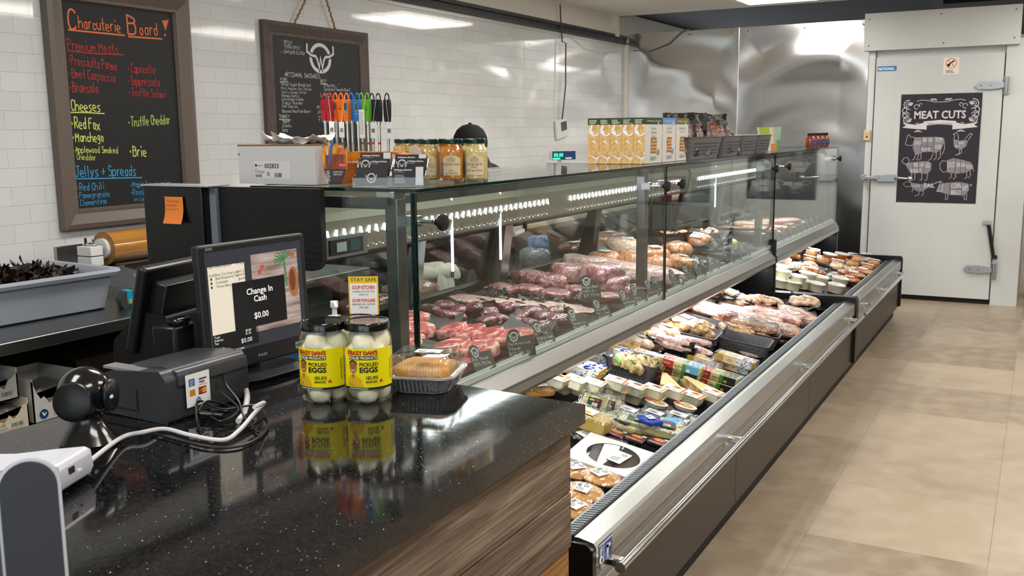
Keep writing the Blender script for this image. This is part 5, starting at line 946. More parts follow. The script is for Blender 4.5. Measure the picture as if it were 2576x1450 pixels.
# grey basket with a pierced wall, used on the case top and in the bin
def basket(name,label,w_,d_,h,loc,rz,group=None):
    t=thing('plastic_basket',label,'basket',loc,rz,group); N=5; r=.025
    b=MB(); ringbox(b,[(w_*.86,d_*.82,.0),(w_*.98,d_*.98,h-.006),(w_*1.02,d_*1.03,h-.004),(w_*1.02,d_*1.03,h),(w_*.97,d_*.96,h-.001),(w_*.84,d_*.80,.004)],GREYP,r,N)
    ringbox(b,[(w_*.84,d_*.80,.004),(0.05,0.05,.0042)],GREYP,.02,N,False); HOLE=pm('hole_dark','161617',.9)
    for (L,off,sx_) in ((w_,d_,0),(d_,w_,1)):
        for sgn in (-1,1):
            nx=int(L*.74/.0155); kb=.82 if not sx_ else .86
            for j in range(4):
                z=h*.22+j*h*.155
                e=off/2*(kb+(.98-kb)*(z/(h-.006)))+.0014
                for i in range(nx):
                    u=(i-(nx-1)/2)*.0155+(.0077 if j%2 else 0)
                    if j==3 and abs(u)<.022*0: continue
                    T=[(-.0042,.0035),(.0042,.0035),(0,-.0035)] if (i+j)%2 else [(-.0042,-.003),(.0042,-.003),(0,.0035)]
                    P_=[(u+a,sgn*e,z+c) for a,c in T] if not sx_ else [(sgn*e,u+a,z+c) for a,c in T]
                    b.add(P_,[(0,1,2)],HOLE)
                    P_=[(x*.955,y*.955,z_) for x,y,z_ in P_]; b.add(P_,[(2,1,0)],HOLE)
    for sgn in (-1,1):
        for k_ in ((d_,0),):
            F=FR((sgn*(w_/2*.985+.001),0,h*.72),(0,sgn,0)); b.poly(F,pill2(.028,.009),HOLE,.0016)
    b.obj('tub',t); return t
def pill2(a,r,n=8): return [(a-r+r*math.cos(-PI/2+PI*i/n),r*math.sin(-PI/2+PI*i/n)) for i in range(n+1)]+[(-a+r+r*math.cos(PI/2+PI*i/n),r*math.sin(PI/2+PI*i/n)) for i in range(n+1)]
for y,l,lb in ((4.80,.56,'grey woven-look basket full of black jerky bags, next to the cracker boxes'),(5.27,.34,'grey basket with jerky bags, second along the case top'),(5.63,.34,'grey basket third along the case top, mostly empty'),(5.97,.32,'grey basket at the far end of the row, in front of the green pouch')):
    basket('b',lb,l,.2,.11,(-1.60,y,GT),R(90),'grey baskets on the case top')
JER=pm('jerky','4E1F16',.25,coat=.6,noise=(60,'7A3526',.4,.65),bump=(50,.8,.01))
def jerky(x,y,rz,tilt,label,i):
    t=thing('jerky_bag',label,'bag',(x,y,GT+.02),rz,'black jerky bags in the grey baskets',rx=tilt)
    b=MB(); b.M=Matrix.Rotation(R(90),4,'X')@Matrix.Translation((0,.1,0)); b.sheet(.17,.22,BFILM,.006,i,12,corner=.012,th=.004); b.obj('bag',t)
    b=MB(); b.M=Matrix.Translation((0,-.022,.03)); b.blob((.115,.022,.13),JER,.6,.08,i,14,10); b.obj('jerky',t)
    b=MB(); F=FR((-.02,-.036,.03),(1,0,0),(0,.15,1)); b.rect(F,0,0,.04,.07,WHITE); b.lines(F,.005,.058,.03,4,.006,.0016,INK); b.logo(F,.02,.016,.006,INK,WHITE,.0006); b.obj('label',t)
for i,(x,y,rz,tl,lb) in enumerate(((-1.56,4.60,60,-20,'black jerky bag nearest the cracker boxes'),(-1.60,4.68,40,-12,'tall black jerky bag peaking behind the first one'),(-1.55,4.78,65,-24,'jerky bag with a tilted white label, middle of the first basket'),(-1.61,4.86,30,-8,'dark jerky bag folded over at the top of the basket'),(-1.57,4.98,70,-22,'jerky bag at the far end of the first basket'),(-1.545,5.16,68,-25,'jerky bag with the most upright white label'),(-1.60,5.26,50,-15,'black jerky bag in the second basket'),(-1.55,5.38,75,-30,'jerky bag slumped at the far side of the second basket'))): jerky(x,y,R(rz),R(tl),lb,i)
t=thing('snack_pouch','stand-up pouch printed lime, cream, green and orange behind the last grey basket','pouch',(-1.62,6.52,GT),R(78))
b=MB(); Lm,Cr,Gn,Og=pm('pouch_lime','A9C23A',.4),pm('pouch_cream','DAD6C6',.45),pm('pouch_green','54B060',.4),pm('pouch_orange','D9923E',.4)
def pq(u,v): return Vector(((u-.5)*(.30+.06*v),-.02*(1-v)*(1-abs(2*u-1)**2)-.003,.155*v))
def pb(u,v): q=pq(u,v); return Vector((q.x,-q.y,q.z))
for u0,u1,m_,v0,v1 in ((0,.08,Cr,0,1),(.08,.48,Lm,.45,1),(.08,.48,Cr,0,.45),(.48,.64,Cr,.3,1),(.48,.80,Og,0,.3),(.64,.80,pm('pouch_grey','BDBBAA',.45),.3,1),(.80,.88,Gn,0,.45),(.80,1,pm('pouch_mint','A5CFB4',.4),.45,1),(.88,1,Gn,0,.45)):
    b.grid(lambda a,c:pq(u0+(u1-u0)*a,v0+(v1-v0)*c),4,6,m_)
b.grid(lambda a,c:pb(1-a,c),8,8,Cr); b.obj('pouch',t)
for i,(dx,dy,lb) in enumerate(((.0,0,'nearest the green pouch'),(.0,.17,'second in the group'),(.0,.34,'third in the group'),(.0,.52,'furthest one at the corner'))):
    t=thing('honey_jar','small amber jar with a black cap, far case top, '+lb,'jar',(-1.54+dx,7.45+dy,GT),R(60),'amber jars at the far end of the case top')
    b=MB(); b.lathe([(0,0),(.030,0),(.036,.012),(.038,.035),(.034,.07),(.024,.085),(.022,.092)],pm('amber_honey','8E3A1A',.15,coat=.6),n=20); b.obj('jar',t)
    b=MB(); b.lathe([(.025,.09),(.025,.108),(0,.109)],BLACK,n=18); b.obj('cap',t)
    b=MB(); F=FR((0,0,0)); F2=Matrix.Identity(4)
    for k in range(8): b.rect(F2,-.03+.0075*k,.02,.0075,.035,pm('label_blue','2C4A8C',.5),0)
    b.text(F2,'HONEY',-.018,.035,.010,pm('label_orange','E0703A',.5)); b.v=[Vector(((.0385+v.z)*math.sin(v.x/.0385),-(.0385+v.z)*math.cos(v.x/.0385),v.y)) for v in b.v]; b.obj('label',t)
# ================================================================ prep table and bench behind the counter
TS=pm('worktop_steel','8E9092',.3,1,bump=(50,.06,.002,(.05,1,1)))
t=thing('prep_table','stainless steel prep table along the tiled wall with a shelf of bag boxes below','table',(-3.1,1.9,0))
def tp(b,n,**k): b.v=[v-t.location for v in b.v]; return b.obj(n,t,**k)
b=MB(); b.b2(WX+.01,-2.62,-.6,3.45,.862,.90,TS); b.b2(WX+.01,WX+.03,-.6,3.45,.90,.93,TS); tp(b,'worktop',bevel=.004)
b=MB(); b.b2(WX+.02,-2.66,-.6,3.4,.585,.618,TS); tp(b,'undershelf')
b=MB(); b.b2(WX+.02,-2.70,-.6,3.4,.2,.23,TS); tp(b,'lower_shelf')
for y in (-.5,.9,2.62,3.35):
    for x in (-2.72,-3.55):
        b=MB(); b.b2(x-.02,x+.02,y-.02,y+.02,0,.862,STEELD); tp(b,'leg')
b=MB(); b.b2(WX+.02,WX+.03,2.3,3.4,.62,.86,pm('panel_grey','3A3C3E',.5)); tp(b,'back_panel')  # plain dark grey panel against the wall above the undershelf
# bus tub with black offcuts
t=thing('bus_tub','grey plastic bus tub full of dark curled pieces on the steel prep table','tub',(-3.03,2.02,.9005),R(-4))
TG=pm('tub_grey','A2A9B4',.45)
b=MB(); ringbox(b,[(.37,.44,.0),(.385,.455,.006),(.42,.50,.115),(.455,.535,.118),(.465,.545,.13),(.46,.54,.138),(.42,.50,.138),(.405,.485,.125),(.37,.44,.012)],TG,.05,8); ringbox(b,[(.37,.44,.012),(.1,.1,.0125)],TG,.05,8,False); b.obj('tub',t)
for s in (-1,1):
    b=MB(); b.b2(-.07,.07,s*.262-.006,s*.262+.006,.09,.125,TG); b.obj('grip',t,bevel=.003)
t2=thing('dried_pieces','dark brown curled jerky offcuts heaped in the grey tub','food',(-3.03,2.02,.905))
DJ=pm('dark_jerky','1F1613',.35,noise=(30,'3A2A24',.4,.7),bump=(60,.8,.006)); rg=random.Random(2); b=MB()
b.blob((.38,.46,.115),DJ,.6,.05,4,24,10)
for i in range(170):
    a=rg.uniform(0,6.3); rr_=math.sqrt(rg.random()); x=.165*rr_*math.cos(a); y=.21*rr_*math.sin(a); z=.095+.05*(1-rr_)+rg.uniform(-.01,.02)
    b.M=Matrix.Translation((x,y,z))@Matrix.Rotation(rg.uniform(0,6.3),4,'Z')@Matrix.Rotation(rg.uniform(-.8,.8),4,'X')@Matrix.Rotation(rg.uniform(-.5,.5),4,'Y')
    L=rg.uniform(.04,.1); W_=rg.uniform(.015,.035); c1,c2=rg.uniform(-.02,.03),rg.uniform(-.3,.3)
    b.grid(lambda u,v:((u-.5)*L,(v-.5)*W_*(1-abs(2*u-1)**2*.7)+c2*.05*u,c1*4*(u-.5)**2+.008*math.sin(6*u+4*v)),6,3,DJ)
b.M=Matrix.Identity(4); q=b.obj('pieces',t2); q['kind']='stuff'; t2['kind']='stuff'
# film wrapping machine
t=thing('wrapping_machine','steel film wrapping machine with a big amber roll of film, behind the tub','machine',(-3.2,2.5,.9005),R(0))
MS=pm('machine_steel','A2A4A6',.3,1); AMB=pm('amber_film','B07A35',.12,coat=.8,noise=(5,'8E5E25',.4,.6,(1,.3,6))); AMB2=pm('film_layers','A9793C',.3,noise=(300,'7E5525',.4,.6,(1,.01,1)))
b=MB(); b.prism([(-.24,0),(.2,0),(.2,.065),(.06,.085),(-.24,.085)],.06,.95,MS,'y'); b.obj('body',t,bevel=.004)
b=MB(); b.b2(-.2,.06,-.04,.06,.085,.092,MS); b.b2(-.22,-.2,-.04,.95,.085,.16,MS); b.obj('roll_cradle',t)
b=MB(); b.cyl((0,.02,.158),(0,.95,.158),.066,AMB,n=40,caps=False); 
for s in (.02,.95): b.lathe([(.03,0),(.066,0)],AMB2,n=40) if False else b.add([Vector((r_*math.cos(2*PI*i/40),s,.158+r_*math.sin(2*PI*i/40))) for r_ in (.03,.066) for i in range(40)],[(i,(i+1)%40,40+(i+1)%40,40+i) for i in range(40)],AMB2)
b.obj('film_roll',t)
b=MB(); b.cyl((0,.005,.158),(0,.022,.158),.041,WHITEM,n=32); b.cyl((0,-.04,.158),(0,.01,.158),.008,CHROME); b.obj('roll_core',t)
b=MB(); b.b2(-.04,.04,-.07,-.015,.10,.135,WHITEM); b.b2(-.04,.04,-.07,-.015,.139,.175,WHITEM); b.obj('bearing_block',t,bevel=.002)
for x in (-.022,.02):
    b=MB(); b.cyl((x,-.042,.175),(x,-.042,.205),.005,INK if x<0 else CHROME,n=10); b.b2(x-.016,x+.016,-.046,-.038,.176,.184,CHROME); b.obj('wing_nut',t,bevel=.002)
for x in (.13,.16,.185):
    b=MB(); b.cyl((x,.05,.058),(x,.062,.058),.009,CHROME,n=12); b.obj('bolt',t)
# pricing gun
t=thing('label_gun','grey and teal handheld label gun lying beside the tub','label gun',(-2.76,2.33,.9005),R(76))
GGR=pm('gun_grey','3F4346',.45); TL=pm('gun_teal','1FA3C4',.4)
b=MB(); b.prism([(-.09,0),(.08,0),(.1,.03),(.08,.055),(-.08,.06),(-.1,.03)],-.02,.02,GGR,'y'); b.obj('body',t,bevel=.005)
b=MB(); b.b2(-.075,-.055,-.0215,.0215,.012,.062,TL); b.b2(.0,.08,-.021,.021,.045,.058,TL); b.b2(-.07,-.06,-.024,-.02,.015,.03,pm('gun_yellow','C9B23A',.4)); b.obj('trim',t,bevel=.001)
# boxes of bags on the undershelf
BXW=pm('bag_box_white','C9C8C2',.6); BXC=pm('bag_box_cream','CFC7AC',.6); TORN=pm('torn_card','8A6C4C',.85); BAG=pm('bag_film','6C6A66',.3,coat=.6,bump=(30,.9,.02)); NV=pm('navy_print','16406E',.5)
def bagbox(x,y,z,w_,d_,h,m,label,lbs,i):
    t=thing('bag_box',label,'box',(x,y,z),0,'torn boxes of bags under the prep table')
    b=MB(); b.b2(-d_,0,0,w_,0,.004,m); b.b2(-d_,-d_+.004,0,w_,0,h,m); b.b2(-d_,0,0,.004,0,h,m); b.b2(-d_,0,w_-.004,w_,0,h,m)
    n=12; top=[h*.42+.5*h*(abs(2*k/n-1)**3)+.01*math.sin(k*2.3+i) for k in range(n+1)]
    b.prism([(0,0),(w_,0)]+[(w_*(n-k)/n,min(h,top[n-k])) for k in range(n+1)],-.004,0,m,'x'); b.obj('carton',t)
    b=MB(); b.prism([(w_*.12,h*.5)]+[(w_*(k)/n,min(h,top[k])+.004*math.sin(5*k)) for k in range(1,n)]+[(w_*.88,h*.5)],-.0065,-.0045,TORN,'x'); b.obj('torn_edge',t)
    b=MB(); b.M=Matrix.Translation((-d_/2,w_/2,.004)); b.blob((d_*.9,w_*.9,h*.7),BAG,.4,.05,i); b.obj('bags',t)
    b=MB(); F=FR((.0006,0,0),(0,1,0)); b.rect(F,w_*.4,h*.09,w_*.5,h*.27,pm('label_edge','B5B4AE',.6),0); b.rect(F,w_*.41,h*.10,w_*.48,h*.25,m,.0003); b.text(F,'6 LBS',w_*.44,h*.24,h*.09,NV,z=.0006); b.text(F,'500 SACS',w_*.44,h*.13,h*.06,NV,z=.0006); b.bars(F,w_*.68,h*.15,w_*.2,h*.14,NV); b.disc(F,w_*.2,h*.18,h*.11,NV,.0006); b.stroke(F,[(w_*.17,h*.22),(w_*.2,h*.15),(w_*.24,h*.2)],h*.03,WHITE,.001); b.obj('print',t)
bagbox(-2.67,1.805,.6185,.165,.2,.14,BXW,'white torn box of bags with a six pound mark, right hand one on the undershelf',1,1)
bagbox(-2.665,1.60,.6185,.185,.2,.09,BXC,'cream torn box of bags lying lowest at the left on the undershelf',1,2)
bagbox(-2.69,1.60,.709,.175,.18,.095,BXW,'white torn box of bags resting on the cream one',1,3)
t=thing('cardboard_box','dark brown flat cardboard box deep on the undershelf','box',(-3.1,2.35,.6185)); b=MB(); b.b2(-.25,.25,-.25,.35,0,.12,pm('dark_cardboard','3A2B20',.8)); b.obj('body',t,bevel=.004)
t=thing('cardboard_box','small grey box at the right end of the undershelf','box',(-2.78,2.33,.6185)); b=MB(); b.b2(-.06,.06,-.06,.1,0,.11,pm('grey_card','8A8C8C',.6)); b.obj('body',t,bevel=.003)
# back bench
t=thing('back_bench','long white topped cutting bench along the tiled wall behind the cases','bench',(-3.2,6.2,0))
CB2=pm('cutting_board','D9D3BF',.5)
def tp(b,n,**k): b.v=[v-t.location for v in b.v]; return b.obj(n,t,**k)
b=MB(); b.b2(WX+.02,-2.95,3.7,5.0,.86,.90,TS); b.b2(WX+.02,-2.78,5.0,8.7,.86,.90,TS); b.b2(WX+.02,-2.76,5.05,8.3,.90,.925,CB2); tp(b,'worktop')
b=MB(); b.b2(WX+.01,WX+.05,3.7,8.75,.9,1.215,pm('backsplash','CFCEC8',.3)); b.b2(WX+.01,WX+.09,3.7,8.75,1.205,1.225,MATS['tile_cap']); tp(b,'backsplash')
for y in (3.9,5.4,6.9,8.5):
    b=MB(); b.b2(-3.0,-2.96,y,y+.04,0,.86,STEELD); b.b2(-3.55,-3.51,y,y+.04,0,.86,STEELD); tp(b,'leg_frame')
b=MB(); b.b2(WX+.02,-2.97,3.75,8.65,.25,.28,TS); tp(b,'undershelf')
# things on the back bench and rear shelf
t=thing('scale','shop scale on the back bench with a blue and green lit display','scale',(-3.3,6.95,.925),R(60))
b=MB(); b.rbox((0,0,.04),(.3,.28,.07),.03,WHITEM); b.b2(-.14,.14,-.13,.13,.08,.086,CHROME); b.obj('base',t); b=MB(); b.cyl((0,.12,.07),(0,.12,.36),.016,WHITEM); b.obj('pole',t)
b=MB(); b.M=Matrix.Translation((0,.1,.38)); b.prism([(-.1,-.04),(.12,-.045),(.14,.035),(-.1,.03)],-.02,.02,WHITEM,'y'); b.obj('display_head',t,bevel=.004)
b=MB(); F=FR((-.1,.0795,.34)); b.rect(F,.004,.0,.225,.068,NV); b.text(F,'88.88',.02,.025,.028,pm('vfd_green','2FE08A',.4,emit=3),z=.001); b.rect(F,.01,.004,.07,.012,MATS['vfd_green'],.001); b.rect(F,.13,.006,.06,.012,WHITE,.001); b.obj('display',t)
t=thing('towel','crumpled cream towel draped behind the glass case','towel',(-2.44,3.72,.80),R(30))
b=MB(); TW=pm('towel_cream','D6D0C6',.95); b.blob((.19,.14,.09),TW,.8,.16,3,30,16,fr=6); b.obj('cloth',t); b=MB(); b.M=Matrix.Translation((.04,-.06,-.16)); b.blob((.09,.06,.2),TW,.8,.12,5,20,14,fr=5); b.obj('hanging_end',t)
t=thing('cling_bowl','upside down clear bowl behind the case by the towel','bowl',(-2.44,4.35,.732)); b=MB(); b.lathe([(0,0),(.05,.0),(.09,.05),(.1,.12),(.104,.121)],ACRY,n=28); b.obj('bowl',t)
t=thing('rear_shelf','dark steel shelf on the staff side of the case holding wrapped goods','shelf',(-2.44,4.2,0))
b=MB(); b.b2(-.12,.11,-1.1,4.3,.70,.73,STEELD); b.obj('top',t)
for y in (-1.0,.8,2.6,4.2):
    b=MB(); b.b2(-.11,-.07,y,y+.04,0,.70,STEELD); b.obj('leg',t)
t=thing('bread_bag','blue and clear bag of bread behind the case','bag',(-2.44,4.72,.732),R(70)); b=MB(); b.blob((.2,.12,.13),pm('bread_bag_clear','8C8F96',.2,coat=.8,bump=(25,.9,.02)),.8,.06,7); b.obj('bag',t); b=MB(); b.M=Matrix.Translation((.02,-.0,.08)); b.blob((.12,.09,.11),pm('bread_bag_blue','2E78B8',.3,coat=.6,bump=(25,.8,.02)),.8,.1,8); b.obj('printed_top',t)
for i,(x,y,lb,c,c2) in enumerate(((-2.55,3.25,'dark wrapped meat piece behind the near end of the case','5A2A28','3A1A1A'),(-2.57,3.62,'wrapped roast behind the case, left of the towel','8A5E50','6B4238'),(-2.55,5.35,'wrapped dark red roast behind the case','6A2F30','4A2022'),(-2.57,5.65,'breaded orange roast in clear wrap behind the sliding door','A8643A','7E4526'),(-2.6,5.98,'pale roll of meat in clear wrap behind the sliding door','B58C84','8E655E'),(-2.52,6.45,'flat amber fillet pack behind the sliding door','9A7A42','7E6032'))):
    t=thing('wrapped_roast',lb,'meat',(x+.11,y-.1,.732),R(70),'wrapped roasts on the staff side shelf'); b=MB(); b.blob((.26,.17,.10),pm('roast_%d'%i,c,.3,noise=(20,c2,.4,.65),coat=.7,bump=(30,.8,.01)),.75,.07,i); b.obj('meat',t)
    b=MB(); b.b2(-.04,.04,-.02,.03,.1,.102,WHITE); b.obj('label',t)
# butcher bending over the back bench: only cap and hair show above the jars
t=thing('person','person in a black cap bending down behind the glass case, brown hair below it','person',(-2.72,4.50,0),R(30))
def skinned(name,V,E_,Rr,m,root,parent):
    me=D.meshes.new(name); me.from_pydata(V,E_,[]); me.materials.append(m); o=D.objects.new(name,me); COL.objects.link(o); o.parent=parent
    s=o.modifiers.new('s','SKIN'); s.use_smooth_shade=True
    for v,r_ in zip(me.skin_vertices[0].data,Rr): v.radius=(r_,r_*.86)
    me.skin_vertices[0].data[root].use_root=True
    u=o.modifiers.new('u','SUBSURF'); u.levels=2; u.render_levels=2; return o
V=[(0,0,.86),(0,.02,1.02),(0,.06,1.16),(0,.10,1.26),(0,.13,1.33),(.15,.09,1.24),(.22,.18,1.08),(.16,.36,1.0),(.12,.42,.98),(-.15,.09,1.24),(-.22,.18,1.08),(-.16,.36,1.0),(-.12,.42,.98),(.09,0,.8),(.11,-.02,.46),(.11,.0,.08),(.11,.12,.04),(-.09,0,.8),(-.11,-.02,.46),(-.11,.0,.08),(-.11,.12,.04)]
E2=[(0,1),(1,2),(2,3),(3,4),(3,5),(5,6),(6,7),(7,8),(3,9),(9,10),(10,11),(11,12),(0,13),(13,14),(14,15),(15,16),(0,17),(17,18),(18,19),(19,20)]
RR=[.14,.13,.14,.10,.055,.06,.048,.036,.03,.06,.048,.036,.03,.09,.062,.045,.04,.09,.062,.045,.04]
skinned('body',V,E2,RR,pm('black_workwear','141416',.8),0,t)
b=MB(); SKN=pm('skin','B98468',.5,sss=.1); b.blob((.15,.19,.22),SKN,.95,.01,1,24,16,c=(0,.15,1.245)); b.M=Matrix.Translation((0,.245,1.34)); b.blob((.026,.03,.035),SKN,.9,c=(0,0,0)); b.M=Matrix.Identity(4)
for s in (-1,1): b.blob((.02,.035,.055),SKN,.9,c=(s*.076,.15,1.32))
b.obj('head',t)
b=MB(); HB=pm('brown_hair','32181A',.6,bump=(90,1,.01,(1,1,.2))); b.blob((.165,.16,.16),HB,.9,.05,2,24,14,c=(0,.11,1.25)); b.tube([(.03,.06,1.38),(.06,.03,1.34),(.085,.0,1.28),(.09,-.01,1.22),(.10,-.02,1.17),(.09,-.01,1.13)],[.02,.03,.034,.03,.034,.01],HB,12); b.obj('hair',t)
b=MB(); CAPM=pm('cap_black','0E0E10',.85,bump=(160,.3,.002)); b.lathe([(.094,-.005),(.096,.02),(.092,.055),(.074,.09),(.045,.112),(.012,.12),(.0,.121)],CAPM,(0,.14,1.385),28,1.08); b.lathe([(.009,.119),(.009,.126),(0,.128)],CAPM,(0,.14,1.385),12)
b.prism([(-.075,.22),(-.06,.29),(0,.31),(.06,.29),(.075,.22)],1.378,1.384,CAPM,'z'); b.obj('cap',t,label='black baseball cap'); t.scale=(1,1,1.02)
# ================================================================ meat and packs
def meatmat(name,red,fat,lo=.5,hi=.62,sc=24,coat=0,dark=None):
    """muscle with veins and islands of fat"""
    if name in MATS: return MATS[name]
    m=D.materials.new(name); m.use_nodes=True; nt=m.node_tree; b=nt.nodes['Principled BSDF']; N=nt.nodes.new; L=nt.links.new
    tc=N('ShaderNodeTexCoord'); oi=N('ShaderNodeObjectInfo'); ad=N('ShaderNodeVectorMath'); ad.operation='ADD'; L(tc.outputs['Object'],ad.inputs[0]); L(oi.outputs['Location'],ad.inputs[1])
    n=N('ShaderNodeTexNoise'); n.inputs['Scale'].default_value=sc; n.inputs['Detail'].default_value=7; n.inputs['Distortion'].default_value=1.4; L(ad.outputs[0],n.inputs[0])
    r=N('ShaderNodeValToRGB'); r.color_ramp.elements[0].position=lo; r.color_ramp.elements[0].color=C(red); r.color_ramp.elements[1].position=hi; r.color_ramp.elements[1].color=C(fat)
    if dark: e=r.color_ramp.elements.new(max(.05,lo-.16)); e.color=C(dark)
    L(n.outputs[0],r.inputs[0]); L(r.outputs[0],b.inputs['Base Color']); b.inputs['Roughness'].default_value=.38; b.inputs['Subsurface Weight'].default_value=.06; b.inputs['Subsurface Radius'].default_value=(.01,.003,.002)
    b.inputs['Coat Weight'].default_value=coat; b.inputs['Coat Roughness'].default_value=.08
    n2=N('ShaderNodeTexNoise'); n2.inputs['Scale'].default_value=55 if coat else 35; n2.inputs['Detail'].default_value=2; L(ad.outputs[0],n2.inputs[0]); bp=N('ShaderNodeBump'); bp.inputs['Strength'].default_value=.8 if coat else .5; bp.inputs['Distance'].default_value=.008 if coat else .003
    L(n2.outputs[0],bp.inputs['Height']); L(bp.outputs[0],b.inputs['Normal']); L(bp.outputs[0],b.inputs['Coat Normal']); MATS[name]=m; return m
BEEF=meatmat('fresh_beef','A82A30','E8B4A6',.55,.63,14,.35,'8E1E26'); BEEFP=meatmat('pink_beef','B84E4C','E8BAAC',.52,.62,16,.35,'A03C3E'); FAT=meatmat('beef_fat','B4464A','DFAFA0',.46,.58,16,.3)
TEND=meatmat('tenderloin','641A30','96404F',.52,.74,26,1,'40101E'); WAG=meatmat('wagyu','C89A94','E3C2B8',.42,.6,60,.8,'A9716F'); VST=meatmat('vacuum_steak','8E4650','C99A94',.5,.64,26,1,'6C2E3A'); ROAST=meatmat('vacuum_roast','9C5C66','C9A09C',.48,.62,16,1,'7C404C')
PORK=meatmat('pork_rack','C98F8C','E5C6BE',.42,.62,14,.9,'B87576'); CHK=meatmat('marinated_chicken','C7733F','E3B08A',.42,.62,22,1,'A04E22'); CHKP=meatmat('pale_chicken','DDBBA4','EFD9C6',.42,.62,22,1,'C79C82'); OLV=meatmat('olive_sausage','A8912A','D8CC6A',.4,.6,50,1,'5E4E14'); RIBS=meatmat('cured_ribs','C97F62','E8B9A0',.42,.6,20,.9,'A85A44')
BACON=meatmat('bacon','9C5448','E8C6B2',.44,.56,9,.9,'7A3A34'); BACON2=meatmat('smoked_bacon','6E4230','B98A66',.44,.6,9,.9,'46281C'); SALMON=meatmat('peameal','CDA07E','E9D2B8',.44,.6,22,.9,'A87850')
LABL=pm('pack_label','F0F0EE',.45)
def lab(b,F,w_,h_,logo=True):
    b.rect(F,-w_/2,-h_/2,w_,h_,LABL,0); b.rect(F,-w_/2,-h_/2,w_,h_,LABL,-.0008)
    b.lines(F,-w_*.4,h_*.28,w_*.5,4,h_*.13,h_*.04,INK)
    if logo: b.logo(F,w_*.28,-h_*.15,min(w_,h_)*.16,INK,LABL,.0006)
def steak(seed,mat,w_,d_,h_,fat=True):
    b=MB(); rg=random.Random(seed); ph=[rg.uniform(0,6.3) for _ in range(4)]; n=26
    def ring(k,z): return [(w_/2*k*(1+.10*math.sin(2*a+ph[0])+.07*math.sin(3*a+ph[1]))*math.cos(a),d_/2*k*(1+.09*math.sin(2*a+ph[2])+.06*math.sin(3*a+ph[3]))*math.sin(a),z) for a in [2*PI*i/n for i in range(n)]]
    secs=[(.86,0),(.97,h_*.12),(1.0,h_*.5),(.98,h_*.85),(.93,h_*.97),(.6,h_*1.0),(.25,h_*1.01)]
    vs=[p for k,z in secs for p in ring(k,z)]; fs=[(q*n+i,q*n+(i+1)%n,(q+1)*n+(i+1)%n,(q+1)*n+i) for q in range(4) for i in range(n)]
    tp=[(q*n+i,q*n+(i+1)%n,(q+1)*n+(i+1)%n,(q+1)*n+i) for q in range(4,6) for i in range(n)]+[tuple(range(6*n,7*n))]
    side=FAT if fat else mat; b.add(vs,[tuple(reversed(range(n)))]+fs,side if fat else mat,True); o=len(b.v)-len(vs); b.f+=[tuple(i+o for i in f) for f in tp]; b.mi+=[b.mat(mat)]*len(tp); b.sm+=[True]*len(tp)
    return b
def bedrot(seedyaw,k=.08): return (0,math.atan(k),seedyaw)  # lie on the sloping bed
def lay(proto,p,yaw,slope,label,group=None,tilt=(0,0),sc=None):
    """lay a copy on a bed that rises towards -x by `slope`"""
    o=place(proto,p,0,label,group,sc=sc); p=Vector(p)
    if slope<.1:
        h_=max((abs(v[0])*abs(math.cos(yaw))+abs(v[1])*abs(math.sin(yaw)) for c in proto.children for v in c.bound_box),default=0)*(sc if isinstance(sc,(int,float)) else sc[0] if sc else 1)
        lim=-1.50-h_*(.7 if label.startswith('fresh') else .92)
        if p.x>lim: p.z+=(p.x-lim)*.08; p.x=lim
        o.location=p
    e=(Matrix.Rotation(math.atan(slope),3,'Y')@Matrix.Rotation(yaw,3,'Z')@Matrix.Rotation(tilt[0],3,'X')@Matrix.Rotation(tilt[1],3,'Y')).to_euler()
    o.rotation_euler=e; return o
ORD=['first','second','third','fourth','fifth','sixth','seventh','eighth','ninth','tenth','eleventh','twelfth','thirteenth','fourteenth','fifteenth','sixteenth','seventeenth','eighteenth','nineteenth','twentieth']
def bk(x,y,h):
    p=deckp(x,y,h); p.y=min(p.y,5.86); return p
# --- fresh steaks in black trays
def tray(px,py,l,d_,label,yaw=90,h=.0,z=.03):
    p=deckp(px,py,h); p.x=min(p.x,-1.505-l*.5*abs(math.cos(R(yaw)))-d_*.5*abs(math.sin(R(yaw)))); t=thing('meat_tray',label,'tray',p,0); b=MB(); ringbox(b,[(l*.93,d_*.93,0),(l,d_,z*.9),(l*1.02,d_*1.02,z),(l*.98,d_*.98,z),(l*.91,d_*.91,.004)],pm('tray_black','101112',.25,coat=.3),.02); ringbox(b,[(l*.91,d_*.91,.004),(.02,.02,.0042)],MATS['tray_black'],.008,6,False); b.obj('tray',t)
    t.rotation_euler=(Matrix.Rotation(math.atan(.08),3,'Y')@Matrix.Rotation(R(yaw),3,'Z')).to_euler(); return t
def fresh(name,seed,mat,w_,d_,h_): t=thing('steak','','steak'); steak(seed,mat,w_,d_,h_).obj('cut',t); return t
FS=[fresh('s',i,BEEF if i<3 else BEEFP,.115,.155,.034) for i in range(6)]
tray(1165,870,.44,.17,'black tray of thick red striploin steaks, second row from the near end',4)
tray(1210,905,.40,.16,'black tray of paler rib steaks, row nearest the price rail corner',4)
tray(1050,860,.30,.22,'black tray under the big steaks beside the glass corner',4)
row=[(1138,843,0),(1182,850,1),(1228,857,2),(1276,863,3),(1326,869,4),(1372,873,3)]
for i,(x,y,k) in enumerate(row): lay(FS[k],deckp(x,y,.028),R(15+i*3),.08,'fresh marbled striploin steak, %s from the left in the upper red row'%ORD[i],tilt=(R(0),R(-16)))
row=[(1140,886,1),(1184,894,3),(1230,900,4),(1276,903,5)]
for i,(x,y,k) in enumerate(row): lay(FS[k],deckp(x,y,.03),R(20+i*4),.08,'fresh pink rib steak, %s from the left in the row behind the first price tag'%ORD[i],tilt=(0,R(-14)))
